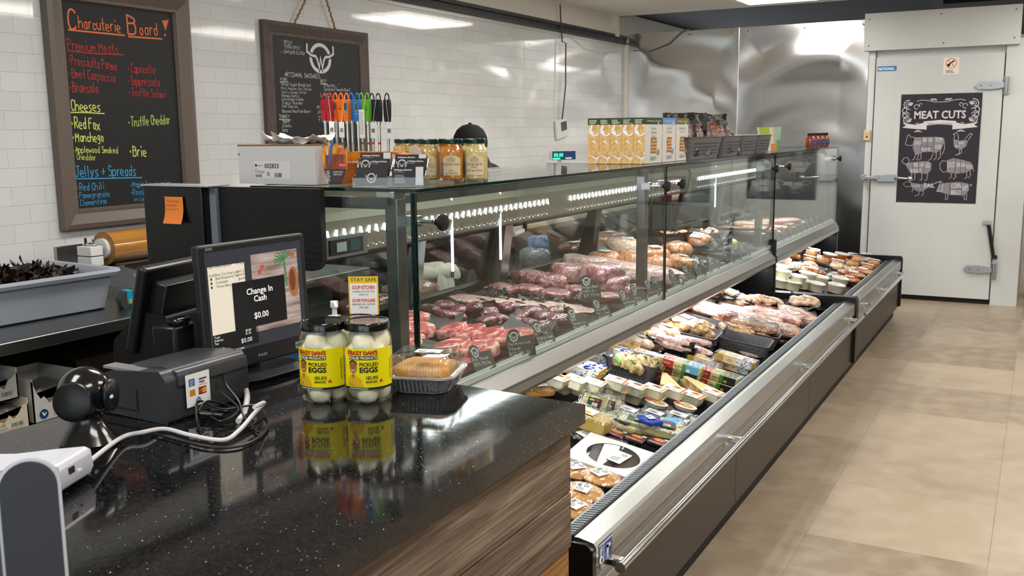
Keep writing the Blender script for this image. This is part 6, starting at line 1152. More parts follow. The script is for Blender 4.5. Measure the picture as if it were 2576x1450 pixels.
for i,(x,y,k,z,lb) in enumerate(((1040,845,4,.03,'large thick steak with a fat edge just right of the glass corner'),(1022,862,0,.025,'red steak half hidden behind the steel post'),(1030,812,3,.035,'pale edged steak furthest back beside the post'),(1165,940,5,.01,'single pink steak lying in front of the trays beside the foil lid'),(1015,880,1,.02,'red steak edge behind the foil tray lid'))):
    lay(FS[k],deckp(x,y,z),R(30+40*i),.08,lb,sc=1.15 if i==0 else 1)
BUT=pm('butcher_paper','2B2D30',.6)
for i,(x,y,w_,h_,yw,lb) in enumerate(((1085,812,.2,.22,20,'black sheet of butcher paper folded up between the steaks and the tenderloin packs'),(1090,882,.22,.2,10,'black sheet of butcher paper between the big steak and the rib steaks'),(1440,850,.18,.2,10,'black paper sheet behind the striploin price tag'))):
    t=thing('butcher_paper','','paper'); b=MB(); b.sheet(w_,h_,BUT,.001,i,8,corner=.035); b.obj('sheet',t); lay(t,deckp(x,y,.045),R(yw),.08,lb)
# --- vacuum packed pieces on crinkled black film
def vpack(mat,w_,d_,h_,seed,film=BFILM,lbl=False,fw=1.5,e=.8,nz=.06,cat='meat',nm='vacuum_pack'):
    t=thing(nm,'',cat); b=MB(); b.blob((w_,d_,h_),mat,e,nz,seed,24,12,c=(0,0,.004)); b.obj('meat',t)
    if film: b=MB(); b.sheet(w_*fw,d_*fw,film,.004,seed+9,14,corner=.03); b.obj('film',t)
    if lbl:
        b=MB(); lab(b,Matrix.Translation((w_*.04,-d_*.05,h_*1.04+.004))@Matrix.Rotation(R(6),4,'X'),.062,.045); b.obj('label',t)
    return t
TP=[vpack(TEND,.085,.065,.042,i,fw=1.35) for i in range(3)]
TL=[(1085,795),(1118,786),(1152,797),(1195,790),(1150,815),(1120,810),(1228,802),(1280,790),(1312,812),(1250,818),(1290,826),(1338,800),(1365,815),(1398,800),(1330,832),(1420,822),(1372,838),(1225,826)]
for i,(x,y) in enumerate(TL): lay(TP[i%3],deckp(x,y,.015+.012*(i%2)),R(37*i),.08,'dark red vacuum packed tenderloin piece, %s in the tenderloin group counting from the back left'%ORD[i],'tenderloin packs',tilt=(R(8*((i%3)-1)),0))
WP_=[vpack(WAG,.19,.115,.014,20+i,fw=1.25,e=.35,nz=.05) for i in range(2)]
for i,(x,y,lb) in enumerate(((1192,760,'pale flat wagyu steak on black film, nearest the steel pillar'),(1290,768,'pale flat wagyu steak, second from the left'),(1380,776,'pale flat wagyu steak in the middle of the row'),(1470,790,'pale flat wagyu steak behind the wagyu price tag'))): lay(WP_[i%2],deckp(x,y,.034),R(8-3*i),.08,lb,'flat wagyu steaks')
for i,(x,y) in enumerate(((1240,765),(1340,765),(1420,795),(1250,745))):
    t=thing('black_film','','film'); b=MB(); b.sheet(.11,.085,BFILM,.006,40+i,12,corner=.03); b.obj('sheet',t); lay(t,deckp(x,y,.03),R(40*i),.08,'crumpled black vacuum film standing up between the flat steaks, %s from the left'%ORD[(0,2,3,1)[i]])
VS=[vpack(VST,.13,.105,.035,30+i,fw=1.3,e=.55) for i in range(3)]
for i,(x,y,lb) in enumerate(((1265,738,'small vacuum packed steak with pale rim at the left of the middle rows'),(1325,740,'vacuum packed steak with a fat stripe left of the upright tag'),(1398,752,'vacuum packed steak lying below the bigger roasts'),(1500,760,'vacuum packed steak carrying the upright inner price tag'),(1570,768,'pale marbled vacuum packed steak beside the fifth price tag'),(1455,742,'vacuum packed steak half under the upright tag'),(1610,742,'vacuum packed steak near the sixth price tag'))): lay(VS[i%3],deckp(x,y,.02),R(15*i-20),.08,lb,'vacuum packed steaks')
RO=[vpack(ROAST,.19,.16,.085,50+i,fw=1.1,film=None,e=.5,nz=.04) for i in range(2)]
RS=[vpack(VST,.14,.13,.06,55+i,fw=1.3,e=.5,nz=.05) for i in range(2)]
for i,(x,y,k,z,lb) in enumerate(((1330,716,RS[0],.02,'round vacuum packed steak with black film at the rear left of the roasts'),(1385,724,RS[1],.02,'thick vacuum packed steak with crinkled film left of the marbled roast'),(1440,712,RO[0],.03,'large marbled roast in clear film'),(1515,712,RO[1],.055,'tallest dark pink roast block on top of the pile'),(1535,738,RO[0],.01,'wide pink roast under the tall block'))): lay(k,deckp(x,y,z),R(25*i),.08,lb,'vacuum packed roasts')
# upright inner tag comes with the tags below
PK=[vpack(PORK,.54,.14,.05,60+i,film=None,e=.35,nz=.05) for i in range(2)]
for i,(x,y,k,z,lb) in enumerate(((1580,688,0,.03,'long pale pork rack in clear film lying across the case, rear one'),(1640,702,1,.025,'long pale pork rack in clear film, middle one'),(1690,718,0,.01,'long pale pork rack in clear film behind the price tags'),(1470,676,1,.03,'rounded pink pork piece at the back end of the pork racks'))): lay(PK[k],deckp(x,y,z),R(3*i),.08,lb,'pork racks in clear film',sc=(.4,1.1,1.2) if i==3 else 1)
tray(1690,672,.6,.36,'long black tray of orange chicken packs',2)
CK_=[vpack(CHK,.17,.15,.075,70+i,film=FILM,lbl=True,fw=1.35,nz=.08) for i in range(2)]+[vpack(CHKP,.22,.17,.09,75,film=FILM,lbl=True,fw=1.35,nz=.06)]
for i,(x,y,k,z,lb) in enumerate(((1520,668,0,.01,'orange marinated chicken pack at the back left of the tray'),(1590,672,1,.012,'orange chicken pack with a white label in front of the pale bag'),(1572,642,2,.04,'large pale chicken bag piled on the orange packs'),(1640,658,0,.05,'orange chicken pack heaped in the middle of the tray'),(1700,645,1,.05,'orange chicken pack standing tallest behind the glass seam'),(1650,684,1,.012,'orange chicken pack right of the steel post at the tray edge'),(1722,682,0,.012,'orange chicken pack at the right end of the tray'))): lay(CK_[k],deckp(x,y,z),R(-30+27*i),.08,lb,'marinated chicken packs')
FP=vpack(pm('foil_wrap','9FA1A4',.2,1,bump=(60,1,.012)),.30,.16,.04,80,film=FILM,fw=1.2,nz=.1,nm='foil_pack',cat='pack')
for i,(x,y,lb) in enumerate(((1740,664,'shiny silver wrapped pack behind the chicken tray'),(1778,668,'shiny silver wrapped pack with a brown corner near the price tags'))): lay(FP,deckp(x,y,.01),R(20*i),.08,lb)
tray(1760,634,.7,.36,'black tray of green olive sausage packs with white labels',1)
OP=[vpack(OLV,.13,.11,.04,90+i,film=FILM,lbl=True,fw=1.3) for i in range(2)]
for i,(x,y) in enumerate(((1655,620),(1690,625),(1722,628),(1752,630),(1785,634),(1815,636),(1848,634),(1875,630),(1700,612),(1735,616),(1770,618))): lay(OP[i%2],bk(x,y,.05+.02*(i>7)),R(20*i),.08,'olive green sausage pack with a white label, %s in its tray'%ORD[i],'olive sausage packs',tilt=(R(-14),0),sc=1.25)
SPK=[vpack(CHK,.12,.08,.045,95+i,fw=1.8,lbl=True) for i in range(2)]
for i,(x,y) in enumerate(((1672,608),(1712,606),(1768,602),(1792,600),(1760,612),(1832,612))): lay(SPK[i%2],bk(x,y,.12),R(50+30*i),.08,'small spiced pack in peaked black film, %s from the left along the tray back'%ORD[i],'spiced packs in black film',tilt=(R(-35),0),sc=1.1)
# far case
tray(1880,590,.62,.4,'clear rimmed tray of orange ribs in the far case',2,.02); RP=vpack(RIBS,.30,.12,.04,99,film=FILM,lbl=False,fw=1.1,nz=.05)
def deck2(px,py,h): return deckp(px,py,h)
for i,(x,y,z) in enumerate(((1860,588,.02),(1900,583,.03),(1940,580,.03),(1985,576,.04),(2020,580,.02),(1890,572,.05),(1950,566,.06),(2005,566,.06),(2040,574,.02))): lay(RP,deck2(x,y,z),R(10*i),.08,'pack of orange cured ribs, %s from the left in the far case'%ORD[i],'cured rib packs in the far case')
# --- chalk price tags along the rail
TGM=pm('tag_slate','2A2C2E',.55); TGR=[]
def ptag(px,py,lines_,label,lean=0,y_=None,s=1.08,loc=None,yaw=48):
    p=loc or at(px,py,'x',-1.470); p=p if loc else Vector((-1.478,p[1],p[2])); z=max(.752,min(.765,p[2]-.03)) if not loc else loc[2]
    t=thing('price_tag',label,'price tag',(p[0],p[1],z),R(yaw if loc else (80 if lean>0 else 50)),None,rx=R(-12 if loc or lean<0 else -30))
    w_,h_=(.072 if loc else .092)*s,.064*s; b=MB(); b.M=Matrix.Rotation(R(lean*.25),4,'Y')
    pts=[(-w_/2,0),(w_/2,0),(w_/2,h_),(.0,h_)]+[( -w_*.22+.021*s*math.cos(R(a)),h_+.004+.021*s*math.sin(R(a))) for a in range(10,181,20)]+[(-w_/2,h_*.98)]
    b.prism(pts,0,.0016,TGM,'y'); b.obj('slate',t)
    b=MB(); b.M=Matrix.Rotation(R(lean*.25),4,'Y'); F=FR((0,-.0004,0)); b.logo(F,-w_*.22,h_+.001,.0135*s,pm('tag_chalk','C9CCCC',.7),TGM,.0003)
    for i,s_ in enumerate(lines_):
        L=sum(NARROW.get(c,6.6) for c in s_)*.0095*s/7; k=min(1,w_*.9/L) if L else 1; b.hand(F,s_,-w_/2+.004,h_*.62-.0155*s*i,.0098*s,MATS['tag_chalk'],wd=.0011,wk=k*.95)
    b.obj('lettering',t)
TG=[(1232,938,['Rib Steak','$30.99/lb'],'chalk tag reading rib steak, nearest the foil tray',14),(1320,905,['Delmonico','Steak','$32.99/lb'],'chalk tag reading Delmonico steak, leaning left',-10),(1385,880,['New York','Striploin Steak','$32.99/lb'],'chalk tag reading New York striploin steak',14),(1470,842,['Beef','Tenderloin','$46.99/lb'],'chalk tag reading beef tenderloin',16),(1530,815,['Japanese A5','Wagyu Beef','$16.99/lb'],'chalk tag reading Japanese wagyu beef',18),
 (1595,787,['MBS 6+','Australian Wagyu','90.99/lb'],'chalk tag for Australian wagyu behind the first glass seam',4),(1622,775,['MBS','Wagyu','$62.99'],'chalk tag just right of the steel post, fainter lettering',12),(1655,757,['Pork','Tenderloin'],'chalk tag left one of the close pair at the glass seam',10),(1672,750,['Pork','Tenderloin','$8.99/lb'],'chalk tag right one of the close pair at the glass seam',14),(1715,730,['Cajun','Pork Chop','$8.99'],'chalk tag in front of the pork racks end',20),(1747,715,['Smoked','Pork Chop','$9.99'],'chalk tag beside the end of the chicken tray',20),(1772,704,['Chicken','Cordon','$9.99'],'chalk tag second after the chicken tray',16),(1788,697,['Thighs'],'chalk tag third after the chicken tray',16),(1806,688,['Kabobs'],'chalk tag below the silver wrapped packs',16),(1845,669,['Olive','Sausage'],'dim chalk tag left of the last pair in the near case',16),(1862,661,['Sausage'],'dim chalk tag, last but one in the near case',16),(1885,650,['Sausage'],'dim chalk tag at the far end of the near case',16)]
for px,py,ls,lb,ln in TG: ptag(px,py,ls,lb,ln)
for i,(px,py) in enumerate(((1972,608),(1988,601),(2003,594),(2018,588),(2032,582),(2044,577),(2056,572),(2070,566))): ptag(px,py,['Ribs','$9.99'],'small grey price tag in the far case, %s from the left'%ORD[i],16)
q=deckp(1490,752,.05); ptag(0,0,['Wagyu Beef','MBS 6+','$19.99/lb'],'upright chalk tag standing on a vacuum packed steak among the meat',-8,loc=(q.x,q.y,q.z-.0),s=1.15)
# ================================================================ goods in the open bins (bed rises towards the back by .2)
SL=.2
def blay(proto,px,py,h,yaw,label,group=None,tilt=(0,0),sc=None):
    if 70<=yaw<=115 and group!='meat pies in the bin': yaw-=90
    return lay(proto,binp(px,py,h),R(yaw),SL,label,group,tilt,sc)
CH1=pm('cheese_pale','E6DC9E',.4,sss=.05); CH2=pm('cheese_gold','E8C860',.4,sss=.05); CH3=pm('tofu_cream','DDD6B8',.45,noise=(90,'8A7448',.62,.72)); CH4=pm('tofu_plain','E8E2C8',.45); OB=pm('orange_block','E39A2A',.45); PRR=pm('pack_red','C02A22',.4); PGN=pm('pack_green','4C8C34',.4); PBL=pm('pack_blue','58A8DC',.4); DBL=pm('deep_blue','1E3C9C',.4); PDK=pm('pack_dark','23242A',.4); LIM=pm('pack_lime','A8B43A',.4)
def base(nm,cat='cheese'): return thing(nm,'',cat)
def cheese_print(kind):
    """printed block of cheese, 0.20 long"""
    t=base('cheese_block'); w_,d_,h_=.19,.085,.04; b=MB(); b.rbox((0,0,h_/2),(w_,d_,h_),.008,OB if kind=='orange' else (CH2 if kind=='curd' else CH1)); b.obj('block',t)
    b=MB()
    for F,hh in ((Matrix.Translation((0,0,h_+.0006)),d_),(FR((0,-d_/2-.0006,h_/2)),h_)):
        y0=-hh/2+.002; hh-=.004
        if kind in('curd','orange'):
            b.rect(F,-w_*.3,y0,w_*.34,hh,pm('pack_cream','F3DDB8',.4),0); b.rect(F,w_*.04,y0,w_*.16,hh,WHITE if kind=='curd' else MATS['pack_cream'],0); b.rect(F,-w_*.31,y0,w_*.012,hh,OB,.0003)
            b.disc(F,-w_*.12,0,hh*.3,PRR,.0004,18,hh*.17); b.disc(F,-w_*.12,0,hh*.2,WHITE,.0006,14,hh*.08); b.rect(F,w_*.06,-hh*.05,w_*.05,hh*.12,DBL,.0004)
            rg=random.Random(4); b.rect(F,w_*.2,y0,w_*.27,hh,WHITE,.0002)
            for i in range(26): b.disc(F,w_*.2+rg.random()*w_*.27,y0+rg.random()*hh,hh*rg.uniform(.05,.11),DBL,.0005,8,hh*rg.uniform(.04,.08))
        if kind in('mozza','green'):
            b.rect(F,-w_/2+.004,y0,w_*.3,hh,PRR,0); b.text(F,"L'ANCETRE",-w_*.46,-hh*.05,hh*.2,WHITE,w=w_*.2,z=.0004); b.rect(F,w_*.12,y0,w_*.36,hh,PBL if kind=='mozza' else PDK,0); b.rect(F,w_*.05,y0,w_*.1,hh,PGN,.0002); b.rect(F,w_*.18,y0+hh*.1,w_*.08,hh*.35,LIM if kind!='mozza' else WHITE,.0003)
            b.text(F,'MOZZARELLA' if kind=='mozza' else 'CHEDDAR',-w_*.15,-hh*.1,hh*.2,INK,w=w_*.2,z=.0004,bold=.0004); b.lines(F,-w_*.14,-hh*.22,w_*.17,3,hh*.09,hh*.03,INK)
    b.obj('wrapper_print',t); b=MB(); b.rbox((0,0,h_/2),(w_+.03,d_+.004,h_+.003),.01,FILM); b.obj('film',t); return t
CURD,ORNG,MOZ,GRN_=cheese_print('curd'),cheese_print('orange'),cheese_print('mozza'),cheese_print('green')
def tofu(mat,c1,c2):
    t=base('tofu_pack','pack'); b=MB(); b.rbox((0,0,.0225),(.095,.075,.045),.012,mat,taper=.94); b.obj('block',t)
    b=MB(); F=Matrix.Translation((0,0,.0462)); b.rect(F,-.052,-.042,.104,.084,WHITE,0); b.rect(F,-.052,-.042,.104,.084,WHITE,-.0012); b.disc(F,-.033,-.02,.011,PRR,.0004,16); b.rect(F,-.04,-.0215,.014,.003,WHITE,.0006); b.rect(F,.036,-.04,.012,.08,c1,.0004); b.lines(F,-.015,-.012,.04,4,.006,.0014,INK); b.disc(F,.004,.018,.024,c2,.0004,20,.013); b.disc(F,.004,.02,.012,pm('food_brown','6E3A1E',.5),.0006,14,.007); b.stroke(F,[(-.018,.006),(.022,.002)],.003,OB,.0008); b.obj('label',t); return t
TF1,TF2=tofu(CH3,pm('stripe_lime','B7B840',.5),PRR),tofu(CH4,pm('stripe_orange','E0763A',.5),OB); TF3=tofu(CH3,MATS['stripe_orange'],CH2)
def wedge(): 
    t=base('cheese_wedge'); b=MB(); b.prism([(-.07,-.05),(.075,-.035),(.075,.035),(-.07,.05)],.0,.042,CH2,'z'); b.obj('cheese',t,bevel=.004); b=MB(); b.rbox((0,0,.024),(.175,.115,.05),.02,FILM); b.obj('film',t); b=MB(); F=Matrix.Translation((0,0,.0505)); b.rect(F,-.045,-.03,.07,.055,pm('ivory_label','E7DFC9',.5),0); b.rect(F,-.04,-.025,.05,.02,CH2,.0004); b.obj('label',t); return t
WDG=wedge()
def blackcheese():
    t=base('cheese_pack','pack'); b=MB(); b.prism([(-.075,-.055),(.08,-.045),(.08,.045),(-.075,.055)],0,.028,CH1,'z'); b.obj('cheese',t,bevel=.004); b=MB(); b.sheet(.20,.14,FILMW,.0025,5,10,c=(0,0,.024),corner=.015,th=.002); b.obj('film',t); b=MB(); F=Matrix.Translation((0,0,.0345)); b.rect(F,-.04,-.032,.085,.064,PDK,0); b.rect(F,-.01,-.02,.035,.022,pm('grey_text_box','C8C8C6',.5),.0004); b.lines(F,-.008,-.002,.03,5,.004,.001,INK,z=.0008); b.disc(F,.02,.02,.012,PRR,.0004,10,.006); b.disc(F,-.015,.018,.018,LIM,.0004,14,.006); b.rect(F,-.035,-.028,.03,.012,PGN,.0004); b.obj('label',t); return t
BCH=blackcheese()
def whitepack():
    t=base('cheese_pack','pack'); b=MB(); b.rbox((0,0,.012),(.15,.1,.024),.012,pm('pack_silver','9A9A96',.3)); b.obj('cheese',t); b=MB(); b.sheet(.19,.135,FILMW,.003,8,10,c=(0,0,.02),corner=.02,th=.002); b.obj('film',t); b=MB(); F=Matrix.Translation((0,0,.032)); b.rect(F,-.06,-.035,.105,.07,LABL,0); b.lines(F,-.05,.022,.08,8,.006,.0018,INK); b.disc(F,-.015,-.01,.02,pm('grey_print','8C9A98',.5),.0004,16,.012); b.rect(F,.05,-.035,.012,.07,PDK,.0002); b.obj('label',t); return t
WPK=whitepack()
def ovalpack():
    t=base('oval_pack','pack'); b=MB(); b.lathe([(0,0),(.055,0),(.06,.012),(.062,.02)],pm('pale_shell','D9D6CE',.4),n=28,sy=.62); b.obj('shell',t); b=MB(); b.lathe([(.066,.02),(.066,.0225),(0,.0235)],pm('card_pale','E8E4DC',.5),n=28,sy=.66); F=Matrix.Translation((0,0,.0245)); b.disc(F,.012,.0,.036,pm('golden_print','D9A860',.5,noise=(60,'A8702C',.4,.6)),0,22,.024); b.disc(F,-.042,-.004,.019,pm('hot_orange','F0521E',.5),.0006,20,.015); b.obj('lid',t); return t
OVL=ovalpack()
def spice():
    t=base('snack_tray','pack'); b=MB(); b.rbox((0,0,.013),(.105,.105,.026),.012,pm('tray_black','101112',.25)); b.obj('tray',t); b=MB(); F=Matrix.Translation((0,0,.0265)); b.rect(F,-.05,-.05,.1,.1,PDK,0); b.disc(F,0,.012,.032,pm('spice_print','C9501E',.4,noise=(60,'E8A040',.4,.6)),.0005,20,.02); b.text(F,'70 g',-.02,-.0,.016,OB,z=.001,bold=.001); b.rect(F,-.045,-.042,.09,.02,PRR,.0005); b.lines(F,-.04,-.034,.07,2,.006,.0016,WHITE,z=.0009); b.rect(F,.02,.03,.022,.014,WHITE,.0008); b.obj('label',t); return t
SPC=spice()
def clearpack(c,nm='cheese_pack'):
    t=base(nm,'pack'); b=MB(); b.blob((.14,.1,.035),c,.5,.03,3); b.obj('contents',t); b=MB(); b.sheet(.2,.15,FILMW,.005,12,12,c=(0,0,.022),corner=.03,th=.002); b.obj('film',t); b=MB(); lab(b,Matrix.Translation((0,0,.041)),.075,.055); b.obj('label',t); return t
# near end: pies, cake box, trays of snacks
PIE=pm('pie_crust','D9A662',.45,noise=(40,'B97A38',.4,.66),coat=.5,bump=(50,.5,.006))
def pie():
    t=base('meat_pie','pie'); n=48; b=MB(); P_=[]
    pr=[(0,.046),(.03,.045),(.048,.041),(.057,.036),(.064,.037),(.068,.033),(.066,.026)]
    vs=[]; 
    for j,(r_,z) in enumerate(pr):
        for i in range(n):
            a=2*PI*i/n; k=1+(.022*math.cos(24*a) if j>=4 else 0); vs.append((r_*k*math.cos(a),r_*k*math.sin(a),z+(.002*math.cos(24*a) if j in(4,5) else .001*math.sin(5*a+j))))
    b.add(vs,[(q*n+i,q*n+(i+1)%n,(q+1)*n+(i+1)%n,(q+1)*n+i)[::-1] for q in range(len(pr)-1) for i in range(n)],PIE,True); b.obj('crust',t)
    b=MB(); b.lathe([(0,0),(.046,0),(.048,.003),(.066,.027),(.070,.028),(.070,.030)],FOIL,n=40); b.obj('foil_dish',t)
    b=MB(); b.lathe([(0,.0485),(.03,.0475),(.05,.0435),(.066,.039),(.0715,.033),(.0715,.028)],FILM,n=32); b.obj('film',t)
    b=MB(); lab(b,Matrix.Translation((-.005,.005,.0505)),.062,.05); b.bars(Matrix.Translation((-.005,.005,.051)),.0,.008,.025,.012,INK); b.obj('label',t); return t
PI_=pie()
for x,y,z,yw,lb in ((1508,1222,.03,70,'round meat pie with crimped crust beside the white cake box'),(1464,1262,.035,95,'round meat pie with its label facing up, in front of the others'),(1447,1206,.02,60,'meat pie partly hidden by the counter edge, next to the cake box'),(1446,1305,.03,80,'meat pie nearest the camera, cut off by the counter edge')): blay(PI_,x,y,z,yw,lb,'meat pies in the bin',sc=.92)
t=thing('cake_box','white bakery box with an oval window showing a chocolate cake','box',(0,0,0)); lay(t,binp(1535,1185,.012),R(94),SL,t['label'])
b=MB(); w_,h_=.255,.055; hw=w_/2; b.b2(-hw,hw,-hw,-hw+.002,0,h_,CWH); b.b2(-hw,hw,hw-.002,hw,0,h_,CWH); b.b2(-hw,-hw+.002,-hw,hw,0,h_,CWH); b.b2(hw-.002,hw,-hw,hw,0,h_,CWH); b.b2(-hw,hw,-hw,hw,0,.002,CWH)
n=40; inn=[(.095*math.cos(2*PI*i/n),.088*math.sin(2*PI*i/n),h_) for i in range(n)]
def sq(a): c,s=math.cos(a),math.sin(a); k=hw/max(abs(c),abs(s)); return (c*k,s*k,h_)
b.add(inn+[sq(2*PI*i/n) for i in range(n)],[(i,(i+1)%n,n+(i+1)%n,n+i)[::-1] for i in range(n)],CWH); b.obj('box',t)
b=MB(); b.prism([(p[0],p[1]) for p in inn],h_-.002,h_-.001,ACRY); b.obj('window',t); b=MB(); b.lathe([(0,.045),(.08,.044),(.1,.035),(.1,.004)],pm('chocolate_cake','3E2618',.5,noise=(60,'5A3A26',.4,.6),bump=(60,.8,.006)),n=36); b.obj('cake',t)
b=MB(); lab(b,Matrix.Translation((-.0,-.02,h_+.001))@Matrix.Rotation(R(-8),4,'Z'),.095,.05); b.obj('label',t)
for x,y,z,yw,lb in ((1548,1100,.03,85,'black snack tray with orange print, left of three'),(1598,1112,.03,88,'black snack tray with orange print, middle of three'),(1655,1122,.03,92,'black snack tray with pink print, right of three beside the grille')): blay(SPC,x,y,z,yw,lb,'black snack trays',sc=.68)
t=vpack(pm('beet_dark','3E1420',.3,coat=1,bump=(40,.8,.01)),.12,.08,.03,120,film=FILM); blay(t,1545,1125,.01,60,'dark beet red vacuum pack tucked below the snack trays')
t=base('label_bag','pack'); b=MB(); b.sheet(.13,.1,FILMW,.006,33,12,corner=.02,th=.003); b.obj('film',t); b=MB(); lab(b,Matrix.Translation((0,0,.02)),.07,.05); b.obj('label',t); blay(t,1475,1108,.03,70,'clear pack with a white bar code label at the counter edge')
blay(WDG,1475,1085,.02,88,'thick pale yellow cheese wedge at the counter edge, lower of the stack'); blay(WDG,1478,1070,.06,86,'thick pale yellow cheese wedge on top, next to the counter edge',sc=1.05)
blay(BCH,1560,1075,.03,75,'cheese wedge with a black floral label, right of the yellow wedge'); blay(BCH,1600,1072,.045,100,'cheese wedge with blue printed film in the middle',sc=(.85,.75,.85)); blay(BCH,1665,1088,.035,110,'pale cheese wedge in loose film beside the grille')
t=base('blue_pack','pack'); b=MB(); b.blob((.09,.07,.03),DBL,.6,.12,3,20,10,fr=6); b.obj('pack',t); b=MB(); lab(b,Matrix.Translation((.0,0,.032)),.03,.03,False); b.obj('label',t); blay(t,1632,1070,.055,60,'crumpled bright blue cheese packet')
t=base('blue_pack','pack'); b=MB(); b.blob((.08,.05,.03),PBL,.6,.12,5,20,10,fr=6); b.obj('pack',t); blay(t,1690,1076,.04,60,'small light blue packet against the grille')
for x,y,z,yw,lb in ((1582,1042,.03,85,'flat cheese pack with a white label, left of the row of three'),(1648,1050,.03,88,'flat cheese pack with a white label, middle of the row of three'),(1708,1055,.03,92,'flat cheese pack with a crinkled white label against the grille')): blay(WPK,x,y,z,yw,lb,'flat white labelled cheese packs',sc=.62)
t1_=blackcheese(); 
for x,y,z,tl,yw,lb in ((1495,1018,.06,55,10,'clear pack with a black label leaning up near the counter corner, left one'),(1528,1022,.06,62,20,'clear pack with a black label standing almost upright, right one')): blay(t1_,x,y,z,yw,lb,'leaning black labelled packs',tilt=(R(tl),0),sc=.6)
for x,y,z,yw,lb in ((1650,1022,.03,88,'oval pack with a bright orange sticker, left one'),(1722,1030,.03,90,'oval pack with a bright orange sticker, beside the grille')): blay(OVL,x,y,z,yw,lb,'oval packs with orange stickers',sc=.72)
for x,y,z,k,yw,lb in ((1590,1012,.0,TF1,88,'herbed tofu pack, lower layer, left of the front row'),(1640,1020,.0,TF1,88,'herbed tofu pack, lower layer, second in the front row'),(1594,992,.05,TF1,86,'herbed tofu pack with a lime stripe, left of the front row'),(1643,998,.05,TF1,88,'herbed tofu pack with a lime stripe, second in the front row'),(1694,1000,.05,TF2,88,'plain tofu pack with an orange stripe, third in the front row'),(1740,1015,.02,TF2,84,'tofu pack with a chicken picture lying lower, near the grille'),(1790,1008,.035,TF2,82,'tofu pack with an orange print right against the grille'),
 (1412,985,.02,TF3,85,'cream tofu pack, lower layer at the back left corner'),(1458,992,.02,TF3,85,'cream tofu pack, lower layer, second from the back left'),(1400,972,.065,TF3,86,'cream tofu pack with a burger picture, back left corner'),(1445,976,.065,TF3,88,'cream tofu pack with a burger picture, second from the left'),(1490,984,.06,TF3,92,'cream tofu pack with a burger picture, third from the left'),(1547,978,.075,TF3,95,'cream tofu pack raised on the end of the burger row'),(1550,1000,.02,TF3,92,'cream tofu pack below the raised end one')): blay(k,x,y,z,yw,lb,'tofu packs',sc=.84)
blay(clearpack(pm('food_amber','B98538',.5)),1345,990,.03,60,'clear pack with a dark label showing just above the counter edge')
# brick cheeses
for x,y,z,k,yw,lb in ((1450,935,.05,CURD,92,'large cheese curd block at the left, white with blue spots'),(1440,948,.0,CURD,92,'cheese curd block under the large left one'),(1500,905,.03,CURD,90,'orange topped curd block behind the large left one'),(1545,893,.045,CURD,90,'curd block with blue spots, furthest back'),(1620,905,.03,CURD,92,'orange edged curd block left of the white packed basket'),(1530,925,.01,ORNG,92,'orange cheese block between the curd blocks'),
 (1715,928,.075,MOZ,92,'red mozzarella block with a light blue end, topmost of its stack'),(1712,945,.035,GRN_,92,'red cheddar block with a black and green end, middle of its stack'),(1705,965,.0,GRN_,92,'red cheddar block with a green end, lowest of its stack'),(1808,955,.05,GRN_,90,'red cheddar block near the grille, upper'),(1800,975,.012,GRN_,90,'red cheddar block near the grille, lower'),
 (1850,915,.075,CURD,90,'curd block with blue spots on top of the right hand stack'),(1842,928,.04,ORNG,90,'solid orange cheese block in the right hand stack'),(1840,942,.01,CURD,90,'curd block with an orange edge, lowest of the right hand stack'),(1775,920,.03,CURD,90,'curd block end with blue spots between the two stacks'),(1845,958,.0,MOZ,88,'cheese block with a blue end squeezed against the grille')): blay(k,x,y,z,yw,lb,'printed cheese blocks',sc=(1.15,1.5,1) if lb.startswith('large') else .88)
# brown wedges
t=base('cheese_wedge'); b=MB(); b.prism([(-.08,-.045),(.08,-.01),(.08,.01),(-.08,.045)],0,.035,pm('nutty_wedge','9A7448',.5,noise=(30,'C9A878',.4,.6)),'z'); b.obj('cheese',t,bevel=.004); b=MB(); b.prism([(-.078,-.043),(.078,-.01),(.078,.01),(-.078,.043)],.0352,.037,pm('straw_top','D9CC94',.5),'z'); b.obj('top_face',t)
for x,y,z,yw,lb in ((1675,975,.03,120,'brown rind cheese wedge beside the second tofu row'),(1750,985,.03,150,'straw coloured cheese wedge pointing at the grille'),(1735,992,.0,140,'brown rind cheese wedge under the straw one')): blay(t,x,y,z,yw,lb,'rind cheese wedges')
# baskets in the bin
def bbasket(px,py,l,d_,h,yaw,label,z=.0):
    basket('b',label,l,d_,h,(0,0,0),0); o=[q for q in COL.objects if q.get('label')==label][-1]; o['_used']=1; o.location=binp(px,py,z); o.rotation_euler=(Matrix.Rotation(math.atan(SL)*.8,3,'Y')@Matrix.Rotation(R(yaw),3,'Z')).to_euler(); o['group']='grey baskets in the open bin'
bbasket(1590,945,.23,.17,.085,4,'grey basket holding knotted golden sausage packs, nearest one'); bbasket(1730,872,.28,.2,.09,5,'grey basket of pink packs, in the middle of the bin'); bbasket(1868,892,.25,.19,.085,5,'empty grey basket close to the grille'); bbasket(1745,848,.30,.2,.09,5,'grey basket just behind the one with pink packs'); bbasket(1885,862,.3,.2,.08,5,'empty grey basket behind the other empty one')
KNOT=pm('knot_gold','CDBB8A',.35,coat=.5,noise=(50,'AE9660',.4,.6),bump=(60,.8,.008)); kt=base('knotted_pack','pack'); b=MB(); b.blob((.075,.07,.055),KNOT,.9,.14,4,22,12,fr=7); b.tube([(0,0,.05),(.01,0,.062),(.02,.005,.06)],[.012,.008,.004],KNOT); b.obj('knot',kt); b=MB(); b.grid(lambda u,v:(-.02+.03*u,-.04+.02*v,.055-.05*(v-.5)**2-.02*u),4,4,PGN); b.obj('label',kt)
